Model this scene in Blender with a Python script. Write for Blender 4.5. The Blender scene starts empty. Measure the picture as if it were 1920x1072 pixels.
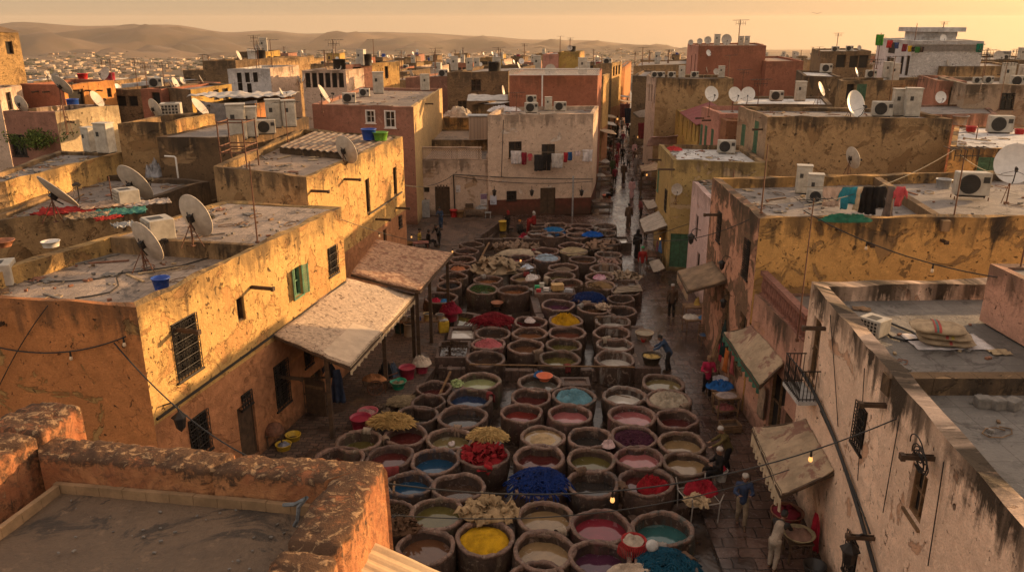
HAZE = .7e-4; EXPO = 1.0; SUNE = 4.3; SUNC = (1., .6, .27); SKYS = .15; SKYT = (.45, .43, .5); DUST = 4.; DUSTC = (1.75, 1.24, .76); DOMEFILL = (2.5, 1.87, 1.27)
import bpy, bmesh, math, random
from mathutils import Vector, Matrix, noise
RND = random.Random(7)
C = bpy.context.scene.collection
PI = math.pi
# ---------------------------------------------------------------- camera numbers (measured from the photograph)
F = 1500.0; PITCH = math.radians(18.3); CAMZ = 14.5
CT, ST = math.cos(PITCH), math.sin(PITCH)
def ray(px, py):
    u = (px-960)/F; v = (536-py)/F
    return u, CT+v*ST, -ST+v*CT
def W(px, py, z):
    u, dy, dz = ray(px, py); t = (z-CAMZ)/dz
    return Vector((u*t, dy*t, z))
def WY(px, py, Y):
    u, dy, dz = ray(px, py); t = Y/dy
    return Vector((u*t, Y, CAMZ+dz*t))
def PXL(p):
    d = p[1]*CT-(p[2]-CAMZ)*ST; up = p[1]*ST+(p[2]-CAMZ)*CT
    d = max(d, .01)
    return 960+F*p[0]/d, 536-F*up/d, d
# ---------------------------------------------------------------- node helpers
def nd(nt, typ, ins=None, out=0, **at):
    n = nt.nodes.new(typ)
    for k, v in at.items(): setattr(n, k, v)
    for k, v in (ins or {}).items():
        s = n.inputs[k]
        if isinstance(v, bpy.types.NodeSocket): nt.links.new(v, s)
        else:
            if hasattr(s.default_value, '__len__') and not isinstance(v, (int, float)) and len(v) == 3 and len(s.default_value) == 4: v = (*v, 1)
            s.default_value = v
    return n.outputs[out]
def mth(nt, op, a, b=0.0, c=0.0, clamp=False):
    return nd(nt, 'ShaderNodeMath', {0: a, 1: b, 2: c}, operation=op, use_clamp=clamp)
def mix(nt, f, a, b, blend='MIX'):
    n = nt.nodes.new('ShaderNodeMix'); n.data_type = 'RGBA'; n.blend_type = blend
    for i, v in ((0, f), (6, a), (7, b)):
        if isinstance(v, bpy.types.NodeSocket): nt.links.new(v, n.inputs[i])
        else: n.inputs[i].default_value = v if i == 0 else (*v[:3], 1)
    return n.outputs[2]
def sst(nt, v, a, b):
    n = nt.nodes.new('ShaderNodeMapRange'); n.interpolation_type = 'SMOOTHSTEP'
    nt.links.new(v, n.inputs[0]); n.inputs[1].default_value = a; n.inputs[2].default_value = b
    return n.outputs[0]
def nz(nt, vec, scale, detail=4, rough=.55, dist=0.0):
    return nd(nt, 'ShaderNodeTexNoise', {'Vector': vec, 'Scale': scale, 'Detail': detail, 'Roughness': rough, 'Distortion': dist})
def newmat(key):
    m = bpy.data.materials.new(key); m.use_nodes = True
    return m, m.node_tree, m.node_tree.nodes['Principled BSDF']
def bump(nt, b, h, dist=.02, st=.6):
    nt.links.new(nd(nt, 'ShaderNodeBump', {'Height': h, 'Distance': dist, 'Strength': st}), b.inputs['Normal'])
def sc3(c, k): return tuple(min(1, x*k) for x in c)
MATS = {}
def plaster(key, c, c2=None, stain=.8, patch=.56, holes=.5, dado=None, blocks=False):
    if key in MATS: return MATS[key]
    m, nt, b = newmat(key); MATS[key] = m
    c2 = c2 or (c[0]*.62, c[1]*.58, c[2]*.6)
    uv = nd(nt, 'ShaderNodeUVMap'); sp = nt.nodes.new('ShaderNodeSeparateXYZ'); nt.links.new(uv, sp.inputs[0])
    u, v = sp.outputs[0], sp.outputs[1]
    n1 = nz(nt, uv, .45, 6, .6, .3); n2 = nz(nt, uv, 2.6, 7, .68, .4); n3 = nz(nt, uv, 19, 4, .6)
    col = mix(nt, sst(nt, n1, .3, .7), sc3(c, .8), sc3(c, 1.12))
    col = mix(nt, sst(nt, n2, .35, .75), col, sc3(c, .72), 'MIX')
    n4 = nz(nt, uv, 55, 3, .6); col = mix(nt, mth(nt, 'MULTIPLY', sst(nt, n3, .48, .72), .6), col, sc3(c, .5)); col = mix(nt, mth(nt, 'MULTIPLY', sst(nt, n4, .52, .7), .45), col, sc3(c, .45)); col = mix(nt, mth(nt, 'MULTIPLY', sst(nt, nz(nt, uv, 8, 6, .7, .6), .55, .68), .5), col, sc3(c, 1.35))
    pm = sst(nt, nz(nt, uv, .6, 10, .66, .9), patch-.02, patch+.02)
    col = mix(nt, mth(nt, 'MULTIPLY', pm, .8), col, c2)
    ch = sst(nt, nz(nt, nd(nt, 'ShaderNodeVectorMath', {0: uv, 1: (3.3, 17.1, 0)}), 4.2, 5, .62, .9), .675-.07*holes, .69-.07*holes)
    col = mix(nt, mth(nt, 'MULTIPLY', ch, .82), col, (.04, .024, .014))
    pm2 = sst(nt, nz(nt, nd(nt, 'ShaderNodeVectorMath', {0: uv, 1: (31.3, 7.1, 0)}), 1.3, 8, .66, .6), patch+.05, patch+.075)
    col = mix(nt, mth(nt, 'MULTIPLY', pm2, .8), col, sc3(c2, .55))
    if blocks:
        br = nd(nt, 'ShaderNodeTexBrick', {'Vector': nd(nt, 'ShaderNodeVectorMath', {0: uv, 1: nd(nt, 'ShaderNodeTexNoise', {'Vector': uv, 'Scale': 1.5}, out=1)}), 'Scale': 1.6, 'Mortar Size': .018, 'Color1': (.75, .75, .75), 'Color2': (1.05, 1.05, 1.05), 'Mortar': (.4, .4, .4)})
        col = mix(nt, .75, col, br, 'MULTIPLY')
    # soot and lichen running down from the wall top (v = metres below the top)
    cb = nt.nodes.new('ShaderNodeCombineXYZ')
    nt.links.new(mth(nt, 'MULTIPLY', u, 2.3), cb.inputs[0]); nt.links.new(mth(nt, 'MULTIPLY', v, .3), cb.inputs[1])
    stk = nz(nt, cb.outputs[0], 1.0, 6, .65)
    s = mth(nt, 'MULTIPLY_ADD', stk, 1.9, -.72)
    s = mth(nt, 'SUBTRACT', s, mth(nt, 'MULTIPLY', v, .5))
    s = mth(nt, 'MULTIPLY_ADD', n2, .6, s)
    s = mth(nt, 'MULTIPLY', mth(nt, 'MULTIPLY', sst(nt, s, .02, .42), stain), mth(nt, 'MULTIPLY_ADD', sst(nt, nz(nt, nd(nt, 'ShaderNodeCombineXYZ', {0: mth(nt, 'MULTIPLY', u, .5)}), 1., 4, .6), .36, .62), .75, .25))
    col = mix(nt, s, col, (.05, .036, .025))
    # knocked-out holes
    uvd = nd(nt, 'ShaderNodeVectorMath', {0: uv, 1: mix(nt, .12, (0, 0, 0), nd(nt, 'ShaderNodeTexNoise', {'Vector': uv, 'Scale': 6.0}, out=1))})
    hm = None
    for sc, k in ((1.7, .17), (.8, .13), (4.2, .2)):
        vn = nt.nodes.new('ShaderNodeTexVoronoi'); vn.inputs['Scale'].default_value = sc; nt.links.new(uvd, vn.inputs['Vector'])
        rc = nt.nodes.new('ShaderNodeSeparateXYZ'); nt.links.new(vn.outputs['Color'], rc.inputs[0])
        r = mth(nt, 'MULTIPLY', mth(nt, 'SUBTRACT', rc.outputs[0], 1-holes), k/holes*(.6+holes*.4))
        h = mth(nt, 'MULTIPLY', mth(nt, 'SUBTRACT', r, vn.outputs['Distance']), 40.0, clamp=True)
        hm = h if hm is None else mth(nt, 'MAXIMUM', hm, h)
    col = mix(nt, mth(nt, 'MULTIPLY', hm, .8), col, (.03, .018, .012))
    # cracks
    ve = nt.nodes.new('ShaderNodeTexVoronoi'); ve.feature = 'DISTANCE_TO_EDGE'; ve.inputs['Scale'].default_value = .8
    nt.links.new(nd(nt, 'ShaderNodeVectorMath', {0: uv, 1: nd(nt, 'ShaderNodeTexNoise', {'Vector': uv, 'Scale': 1.9, 'Detail': 8.0, 'Roughness': .65}, out=1)}), ve.inputs['Vector'])
    ck = mth(nt, 'MULTIPLY', mth(nt, 'LESS_THAN', ve.outputs['Distance'], .007), sst(nt, n1, .5, .62))
    col = mix(nt, mth(nt, 'MULTIPLY', ck, .7), col, (.05, .03, .02))
    # splash dirt at the foot of the wall
    gp = nt.nodes.new('ShaderNodeSeparateXYZ'); nt.links.new(nd(nt, 'ShaderNodeNewGeometry'), gp.inputs[0])
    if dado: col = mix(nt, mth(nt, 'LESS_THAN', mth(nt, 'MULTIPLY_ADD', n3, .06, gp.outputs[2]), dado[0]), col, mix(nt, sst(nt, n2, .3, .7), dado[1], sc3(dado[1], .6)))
    dm = sst(nt, mth(nt, 'MULTIPLY_ADD', n2, -1.3, gp.outputs[2]), .35, -.6)
    col = mix(nt, mth(nt, 'MULTIPLY', dm, .7), col, (.06, .036, .024))
    nt.links.new(col, b.inputs['Base Color']); b.inputs['Roughness'].default_value = .92
    b.inputs['Specular IOR Level'].default_value = .2
    hgt = mth(nt, 'MULTIPLY_ADD', n3, .35, n2)
    hgt = mth(nt, 'SUBTRACT', hgt, mth(nt, 'MULTIPLY_ADD', mth(nt, 'MAXIMUM', hm, ch), 1.5, mth(nt, 'MULTIPLY', pm, .5)))
    bump(nt, b, hgt, .06, 1.)
    return m
def roofmat(key, c, tile=0, wet=.85, dark=(.05, .04, .035)):
    if key in MATS: return MATS[key]
    m, nt, b = newmat(key); MATS[key] = m
    uv = nd(nt, 'ShaderNodeUVMap')
    n1 = nz(nt, uv, .35, 7, .65, .6); n2 = nz(nt, uv, 2.2, 7, .7); n3 = nz(nt, uv, 16, 4)
    col = mix(nt, sst(nt, n1, .3, .7), sc3(c, .7), sc3(c, 1.15))
    col = mix(nt, sst(nt, n2, .45, .8), col, sc3(c, .6))
    col = mix(nt, mth(nt, 'MULTIPLY', sst(nt, n3, .5, .75), .4), col, sc3(c, .55))
    h = n2
    if tile:
        br = nd(nt, 'ShaderNodeTexBrick', {'Vector': uv, 'Scale': 1.0, 'Brick Width': tile, 'Row Height': tile, 'Mortar Size': .012, 'Mortar Smooth': .3, 'Color1': (.82, .82, .82), 'Color2': (1.1, 1.1, 1.1), 'Mortar': (.5, .47, .44)}, offset=0.0)
        col = mix(nt, .9, col, br, 'MULTIPLY')
    st = sst(nt, nz(nt, uv, .9, 9, .72, 1.2), .53, .6)
    col = mix(nt, mth(nt, 'MULTIPLY', st, .8), col, dark); col = mix(nt, mth(nt, 'MULTIPLY', sst(nt, nz(nt, uv, .23, 5, .6, .4), .5, .62), .45), col, sc3(c, .45)); col = mix(nt, mth(nt, 'MULTIPLY', sst(nt, nz(nt, uv, 5, 6, .7), .57, .66), .55), col, sc3(c, 1.5))
    vn = nt.nodes.new('ShaderNodeTexVoronoi'); vn.inputs['Scale'].default_value = 2.6; nt.links.new(nd(nt, 'ShaderNodeVectorMath', {0: uv, 1: mix(nt, .2, (0, 0, 0), nd(nt, 'ShaderNodeTexNoise', {'Vector': uv, 'Scale': 9.0}, out=1))}), vn.inputs['Vector'])
    rc = nt.nodes.new('ShaderNodeSeparateXYZ'); nt.links.new(vn.outputs['Color'], rc.inputs[0])
    sp = mth(nt, 'MULTIPLY', mth(nt, 'SUBTRACT', mth(nt, 'MULTIPLY', mth(nt, 'SUBTRACT', rc.outputs[0], .6), .3), vn.outputs['Distance']), 40., clamp=True)
    col = mix(nt, mth(nt, 'MULTIPLY', sp, .75), col, dark)
    nt.links.new(col, b.inputs['Base Color'])
    nt.links.new(mth(nt, 'MULTIPLY_ADD', n1, .3, wet-.25), b.inputs['Roughness'])
    bump(nt, b, mth(nt, 'MULTIPLY_ADD', n3, .6, h), .05, .9)
    return m
def simple(key, c, rough=.8, var=.35, scale=6., metal=0., bmp=.01, spec=.4, rust=None, alpha=None):
    if key in MATS: return MATS[key]
    m, nt, b = newmat(key); MATS[key] = m
    co = nd(nt, 'ShaderNodeTexCoord', out=3)
    n1 = nz(nt, co, scale, 6, .65); n2 = nz(nt, co, scale*6, 4, .6)
    col = mix(nt, sst(nt, n1, .3, .7), sc3(c, 1-var), sc3(c, 1+var*.5))
    col = mix(nt, mth(nt, 'MULTIPLY', sst(nt, n2, .5, .8), var), col, sc3(c, .5))
    if rust: col = mix(nt, mth(nt, 'MULTIPLY', sst(nt, nz(nt, co, scale*.6, 8, .7, .8), rust[1], rust[1]+.07), .85), col, rust[0])
    nt.links.new(col, b.inputs['Base Color']); b.inputs['Roughness'].default_value = rough
    b.inputs['Metallic'].default_value = metal; b.inputs['Specular IOR Level'].default_value = spec
    if bmp: bump(nt, b, mth(nt, 'MULTIPLY_ADD', n2, .5, n1), bmp, .6)
    return m
def dye(key, c, rough=.04):
    if key in MATS: return MATS[key]
    m, nt, b = newmat(key); MATS[key] = m
    co = nd(nt, 'ShaderNodeNewGeometry')
    n1 = nz(nt, co, 2.2, 5, .6, 1.0); n2 = nz(nt, co, 30, 3, .6)
    col = mix(nt, sst(nt, n1, .3, .7), sc3(c, .85), sc3(c, 1.12))
    ob = nd(nt, 'ShaderNodeTexCoord', out=3); rr = nd(nt, 'ShaderNodeVectorMath', {0: ob}, operation='LENGTH', out=1); rn = nd(nt, 'ShaderNodeObjectInfo', out=5)
    n3 = nz(nt, nd(nt, 'ShaderNodeVectorMath', {0: co, 1: nd(nt, 'ShaderNodeCombineXYZ', {2: mth(nt, 'MULTIPLY', rn, 30)})}), 1.7, 8, .68, 1.5)
    sm_ = sst(nt, mth(nt, 'ADD', n3, mth(nt, 'MULTIPLY', mth(nt, 'POWER', rr, 3.0), .22)), .64, .7); lum = (c[0]+c[1]+c[2])/3
    col = mix(nt, mth(nt, 'MULTIPLY', sm_, .55), col, tuple(x*.7+lum*.6+.035 for x in c))
    col = mix(nt, mth(nt, 'MULTIPLY', sst(nt, n2, .66, .72), .4), col, (.4, .33, .25)); col = mix(nt, mth(nt, 'MULTIPLY', sst(nt, nz(nt, co, 9, 5, .6, 1.), .62, .68), .5), col, sc3(c, .35))
    nt.links.new(col, b.inputs['Base Color']); b.inputs['Roughness'].default_value = rough
    b.inputs['IOR'].default_value = 1.5; b.inputs['Specular IOR Level'].default_value = .55
    nt.links.new(mth(nt, 'MULTIPLY_ADD', sm_, .35, rough), b.inputs['Roughness']); bump(nt, b, mth(nt, 'MULTIPLY_ADD', n2, .05, n1), .01, .14)
    return m
def woven(key, c, scale=10., c2=None):
    if key in MATS: return MATS[key]
    m, nt, b = newmat(key); MATS[key] = m
    co = nd(nt, 'ShaderNodeTexCoord', out=3)
    n1 = nz(nt, co, scale*.35, 5, .6); n2 = nz(nt, co, scale*5, 4, .7)
    col = mix(nt, sst(nt, n1, .3, .7), sc3(c, .7), c2 or sc3(c, 1.25))
    col = mix(nt, sst(nt, n2, .45, .8), col, sc3(c, .45))
    nt.links.new(col, b.inputs['Base Color']); b.inputs['Roughness'].default_value = .95
    b.inputs['Specular IOR Level'].default_value = .15
    bump(nt, b, n2, .01, .5)
    return m
# ---------------------------------------------------------------- mesh builder
class MB:
    def __init__(s): s.v = []; s.f = []; s.uv = []; s.mi = []; s.T = None; s.cm = 0
    def add(s, vs, fs, uvs=None, mi=None):
        o = len(s.v)
        if s.T is not None: vs = [s.T @ Vector(p) for p in vs]
        s.v += [tuple(p) for p in vs]
        for k, f in enumerate(fs):
            s.f.append([o+i for i in f]); s.mi.append(s.cm if mi is None else mi)
            s.uv.append(uvs[k] if uvs else [(vs[i][0], vs[i][1]) for i in f])
        return s
    def quad(s, a, b, c, d, uv=None, mi=None): return s.add([a, b, c, d], [(0, 1, 2, 3)], [uv] if uv else None, mi)
    def box(s, x0, y0, z0, x1, y1, z1, mi=None):
        v = [(x0, y0, z0), (x1, y0, z0), (x1, y1, z0), (x0, y1, z0), (x0, y0, z1), (x1, y0, z1), (x1, y1, z1), (x0, y1, z1)]
        f = [(3, 2, 1, 0), (4, 5, 6, 7), (0, 1, 5, 4), (1, 2, 6, 5), (2, 3, 7, 6), (3, 0, 4, 7)]
        uv = []
        for q in f:
            uv.append([((v[i][0]+v[i][1]) if q not in (f[0], f[1]) else v[i][0], z1-v[i][2] if q not in (f[0], f[1]) else v[i][1]) for i in q])
        return s.add(v, f, uv, mi)
    def rbox(s, cx, cy, cz, sx, sy, sz, bv=.02, mi=None):   # box with chamfered edges
        bm = bmesh.new(); bmesh.ops.create_cube(bm, size=1)
        for q in bm.verts: q.co = Vector((q.co.x*sx+cx, q.co.y*sy+cy, q.co.z*sz+cz))
        bmesh.ops.bevel(bm, geom=bm.edges[:], offset=bv, segments=2, affect='EDGES', profile=.6)
        bm.verts.index_update()
        s.add([q.co.copy() for q in bm.verts], [[q.index for q in f.verts] for f in bm.faces], None, mi); bm.free(); return s
    def tube(s, p0, p1, r0, r1=None, n=8, cap=True, mi=None):
        r1 = r0 if r1 is None else r1
        p0, p1 = Vector(p0), Vector(p1); d = (p1-p0)
        if d.length < 1e-6: return s
        d.normalize()
        a = d.orthogonal().normalized(); b = d.cross(a)
        vs = [p0+(a*math.cos(2*PI*i/n)+b*math.sin(2*PI*i/n))*r0 for i in range(n)]+[p1+(a*math.cos(2*PI*i/n)+b*math.sin(2*PI*i/n))*r1 for i in range(n)]
        fs = [(i, (i+1) % n, n+(i+1) % n, n+i) for i in range(n)]
        if cap: fs += [tuple(range(n-1, -1, -1)), tuple(range(n, 2*n))]
        return s.add(vs, fs, None, mi)
    def path(s, pts, r, n=6, mi=None, r1=None):
        pts = [Vector(p) for p in pts]; m = len(pts); vs = []; up = None
        for i, p in enumerate(pts):
            d = (pts[min(i+1, m-1)]-pts[max(i-1, 0)]).normalized()
            a = d.orthogonal().normalized() if up is None else (up-d*up.dot(d)).normalized()
            up = a; b = d.cross(a); rr = r if r1 is None else r+(r1-r)*i/(m-1)
            vs += [p+(a*math.cos(2*PI*k/n)+b*math.sin(2*PI*k/n))*rr for k in range(n)]
        fs = [(i*n+k, i*n+(k+1) % n, (i+1)*n+(k+1) % n, (i+1)*n+k) for i in range(m-1) for k in range(n)]
        fs += [tuple(range(n-1, -1, -1)), tuple(range((m-1)*n, m*n))]
        return s.add(vs, fs, None, mi)
    def lathe(s, prof, n=24, c=(0, 0, 0), jit=0, seed=0, mi=None, cap=False, sx=1, sy=1):
        vs = []; o = Vector((seed*3.1, seed*1.7, 0))
        for r, z in prof:
            for i in range(n):
                a = 2*PI*i/n; k = 1
                dz = 0
                if jit:
                    q = Vector((math.cos(a)*1.3, math.sin(a)*1.3, z*1.5))+o
                    k = 1+jit*noise.noise(q); dz = jit*.5*noise.noise(q*1.3+Vector((9, 9, 9)))
                vs.append((c[0]+r*k*math.cos(a)*sx, c[1]+r*k*math.sin(a)*sy, c[2]+z+dz))
        m = len(prof)
        fs = [(j*n+i, j*n+(i+1) % n, (j+1)*n+(i+1) % n, (j+1)*n+i) for j in range(m-1) for i in range(n)]
        if cap: fs += [tuple(range((m-1)*n, m*n))]
        uv = [[(vs[i][0]+vs[i][1], -vs[i][2]) for i in f] for f in fs]
        return s.add(vs, fs, uv, mi)
    def ball(s, c, r, n=10, m=6, mi=None, rz=None):
        rz = rz or r
        prof = [(max(1e-4, r*math.sin(PI*j/m)), -rz*math.cos(PI*j/m)) for j in range(m+1)]
        return s.lathe(prof, n, c, mi=mi)
    def grid(s, fn, nu, nv, mi=None, thick=0):
        vs = [fn(i/nu, j/nv) for j in range(nv+1) for i in range(nu+1)]
        fs = [(j*(nu+1)+i, j*(nu+1)+i+1, (j+1)*(nu+1)+i+1, (j+1)*(nu+1)+i) for j in range(nv) for i in range(nu)]
        return s.add(vs, fs, None, mi)
    def mesh(s, name, mats, smooth=False, origin=None):
        me = bpy.data.meshes.new(name)
        v = s.v if origin is None else [(a[0]-origin[0], a[1]-origin[1], a[2]-origin[2]) for a in s.v]
        me.from_pydata(v, [], s.f)
        ul = me.uv_layers.new(name='UVMap')
        ul.data.foreach_set('uv', [x for f in s.uv for p in f for x in p])
        for m in (mats if isinstance(mats, (list, tuple)) else [mats]): me.materials.append(m)
        me.polygons.foreach_set('material_index', s.mi)
        if smooth: me.polygons.foreach_set('use_smooth', [True]*len(s.f))
        me.update(); return me
    def build(s, name, mats, parent=None, smooth=False, origin=None, label=None, thick=0):
        o = bpy.data.objects.new(name, s.mesh(name, mats, smooth, origin)); C.objects.link(o)
        if parent: o.parent = parent
        elif origin is not None: o.location = origin
        if label: o['label'] = label
        if thick:
            md = o.modifiers.new('thickness', 'SOLIDIFY'); md.thickness = thick; md.offset = 0
        return o
def tag(o, label, cat, group=None):
    o['label'] = label; o['category'] = cat
    if group: o['group'] = group
    return o
def thing(name, label, cat, loc=(0, 0, 0), rz=0, group=None):
    o = bpy.data.objects.new(name, None); C.objects.link(o); o.empty_display_size = .2
    o.location = loc; o.rotation_euler = (0, 0, rz)
    return tag(o, label, cat, group)
def inst(name, me, parent, loc=(0, 0, 0), rot=(0, 0, 0), sc=(1, 1, 1), mat=None):
    o = bpy.data.objects.new(name, me); C.objects.link(o); o.parent = parent
    o.location = loc; o.rotation_euler = rot; o.scale = sc
    if mat:
        o.material_slots[0].link = 'OBJECT'; o.material_slots[0].material = mat
    return o
def struct(o): o['kind'] = 'structure'; return o
def fn3(p, s=1.): return noise.noise(Vector(p)*s)
# ---------------------------------------------------------------- palette
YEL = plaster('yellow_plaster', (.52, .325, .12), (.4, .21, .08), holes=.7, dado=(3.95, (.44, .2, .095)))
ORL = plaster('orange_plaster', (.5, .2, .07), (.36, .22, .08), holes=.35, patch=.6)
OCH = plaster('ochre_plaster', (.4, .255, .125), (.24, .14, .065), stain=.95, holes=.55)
OCHB = plaster('ochre_block_plaster', (.4, .255, .11), (.24, .15, .07), stain=.8, holes=.5, blocks=True)
DRK = plaster('sooty_plaster', (.16, .1, .055), (.3, .19, .1), stain=1., patch=.58, holes=.5)
BRN = plaster('brown_plaster', (.24, .155, .085), (.15, .1, .06), stain=.7, holes=.4, blocks=True)
PNK = plaster('pink_plaster', (.5, .27, .19), (.42, .22, .13), stain=.9, patch=.6, holes=.3)
PPK = plaster('pale_pink_plaster', (.82, .58, .42), (.5, .28, .17), stain=1.2, patch=.6, holes=.3)
ROS = plaster('rose_plaster', (.34, .165, .115), (.42, .24, .17), stain=.35, patch=.66, holes=.25)
RED = plaster('red_plaster', (.33, .125, .075), (.25, .1, .06), stain=.35, patch=.66, holes=.15)
CRM = plaster('cream_plaster', (.62, .45, .33), (.62, .52, .43), stain=.6, patch=.63, holes=.35, dado=(1.35, (.13, .045, .03)))
CRM2 = plaster('cream_plain_plaster', (.6, .44, .33), (.34, .22, .13), stain=.7, patch=.6, holes=.4)
WHT = plaster('white_plaster', (.56, .54, .53), (.42, .4, .4), stain=.45, patch=.65, holes=.2)
WBR = plaster('white_brick_plaster', (.6, .56, .53), (.5, .46, .43), stain=.3, patch=.68, holes=.12, blocks=True)
AMB = plaster('amber_plaster', (.64, .36, .12), (.25, .15, .07), stain=1., patch=.56, holes=.5)
MUS = plaster('mustard_plaster', (.46, .29, .075), (.36, .2, .07), stain=.6, patch=.58, holes=.2)
RAW = plaster('raw_earth_plaster', (.33, .145, .075), (.2, .09, .05), stain=.3, patch=.55, holes=.6)
SPK = plaster('street_pink_plaster', (.5, .23, .17), (.4, .2, .14), stain=.4, patch=.66, holes=.2)
RGRY = roofmat('grey_roof', (.2, .17, .15)); RTIL = roofmat('tiled_roof', (.33, .25, .19), .42)
RDRK = roofmat('dark_tiled_roof', (.15, .135, .12), .75); RWHT = roofmat('white_roof', (.5, .48, .46)); RBRN = roofmat('brown_roof', (.28, .2, .14))
WOOD = simple('dark_wood', (.07, .04, .022), .8, .5, 5); WOODL = simple('brown_wood', (.17, .095, .045), .8, .5, 5)
IRON = simple('dark_iron', (.022, .018, .016), .6, .5, 8, .3); RUST = simple('rusty_iron', (.13, .055, .03), .8, .5, 8)
GALV = simple('galvanised_metal', (.36, .36, .36), .45, .3, 5, .5)
BLKV = simple('dark_interior', (.012, .01, .009), .9, .3, 3, bmp=0)
DISH = simple('dish_paint', (.4, .345, .285), .5, .2, 3, rust=((.22, .12, .06), .66)); DISHW = simple('white_dish_paint', (.6, .57, .53), .45, .12, 3)
ACW = simple('aircon_enamel', (.4, .36, .3), .55, .3, 3, rust=((.2, .13, .08), .6)); ACD = simple('aircon_dark_grille', (.035, .032, .03), .7, .3, 6)
CABL = simple('black_cable', (.012, .011, .011), .6, .3, 4, bmp=0)
GRNP = simple('green_paint', (.05, .13, .07), .6, .4, 5); SHUT = simple('green_shutter_paint', (.1, .22, .12), .6, .4, 5); WPNT = simple('white_paint', (.62, .58, .53), .6, .2, 5)
GLASS = simple('window_glass', (.03, .028, .025), .08, .4, 2, bmp=0, spec=.7)
# ---------------------------------------------------------------- people (first, while the scene is small)
def blob(caps, vox, name, mat, parent, disp=0., smooth=3, balls=()):
    mb = MB()
    for p0, r0, p1, r1 in caps:
        mb.ball(p0, r0, 10, 6); mb.ball(p1, r1, 10, 6); mb.tube(p0, p1, r0, r1, 10)
    for c, r, rz in balls: mb.ball(c, r, 12, 8, rz=rz)
    o = mb.build('tmp', mat)
    md = o.modifiers.new('r', 'REMESH'); md.mode = 'VOXEL'; md.voxel_size = vox; md.use_smooth_shade = True
    if smooth: m2 = o.modifiers.new('s', 'SMOOTH'); m2.iterations = smooth; m2.factor = .5
    dg = bpy.context.evaluated_depsgraph_get()
    me = bpy.data.meshes.new_from_object(o.evaluated_get(dg)); old = o.data
    bpy.data.objects.remove(o); bpy.data.meshes.remove(old)
    me.name = name
    if disp:
        for v in me.vertices:
            v.co += v.normal*disp*(noise.noise(v.co*9)+.6*noise.noise(Vector((v.co.x*26, v.co.y*26, v.co.z*7))))
    if not me.materials: me.materials.append(mat)
    n = bpy.data.objects.new(name, me); C.objects.link(n); n.parent = parent
    return n
SKIN = simple('skin', (.2, .1, .06), .6, .2, 8); HAIRB = simple('black_hair', (.012, .01, .009), .7, .3, 20)
def cloth_c(nm, c): return woven('cloth_'+nm, c, 6)
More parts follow.
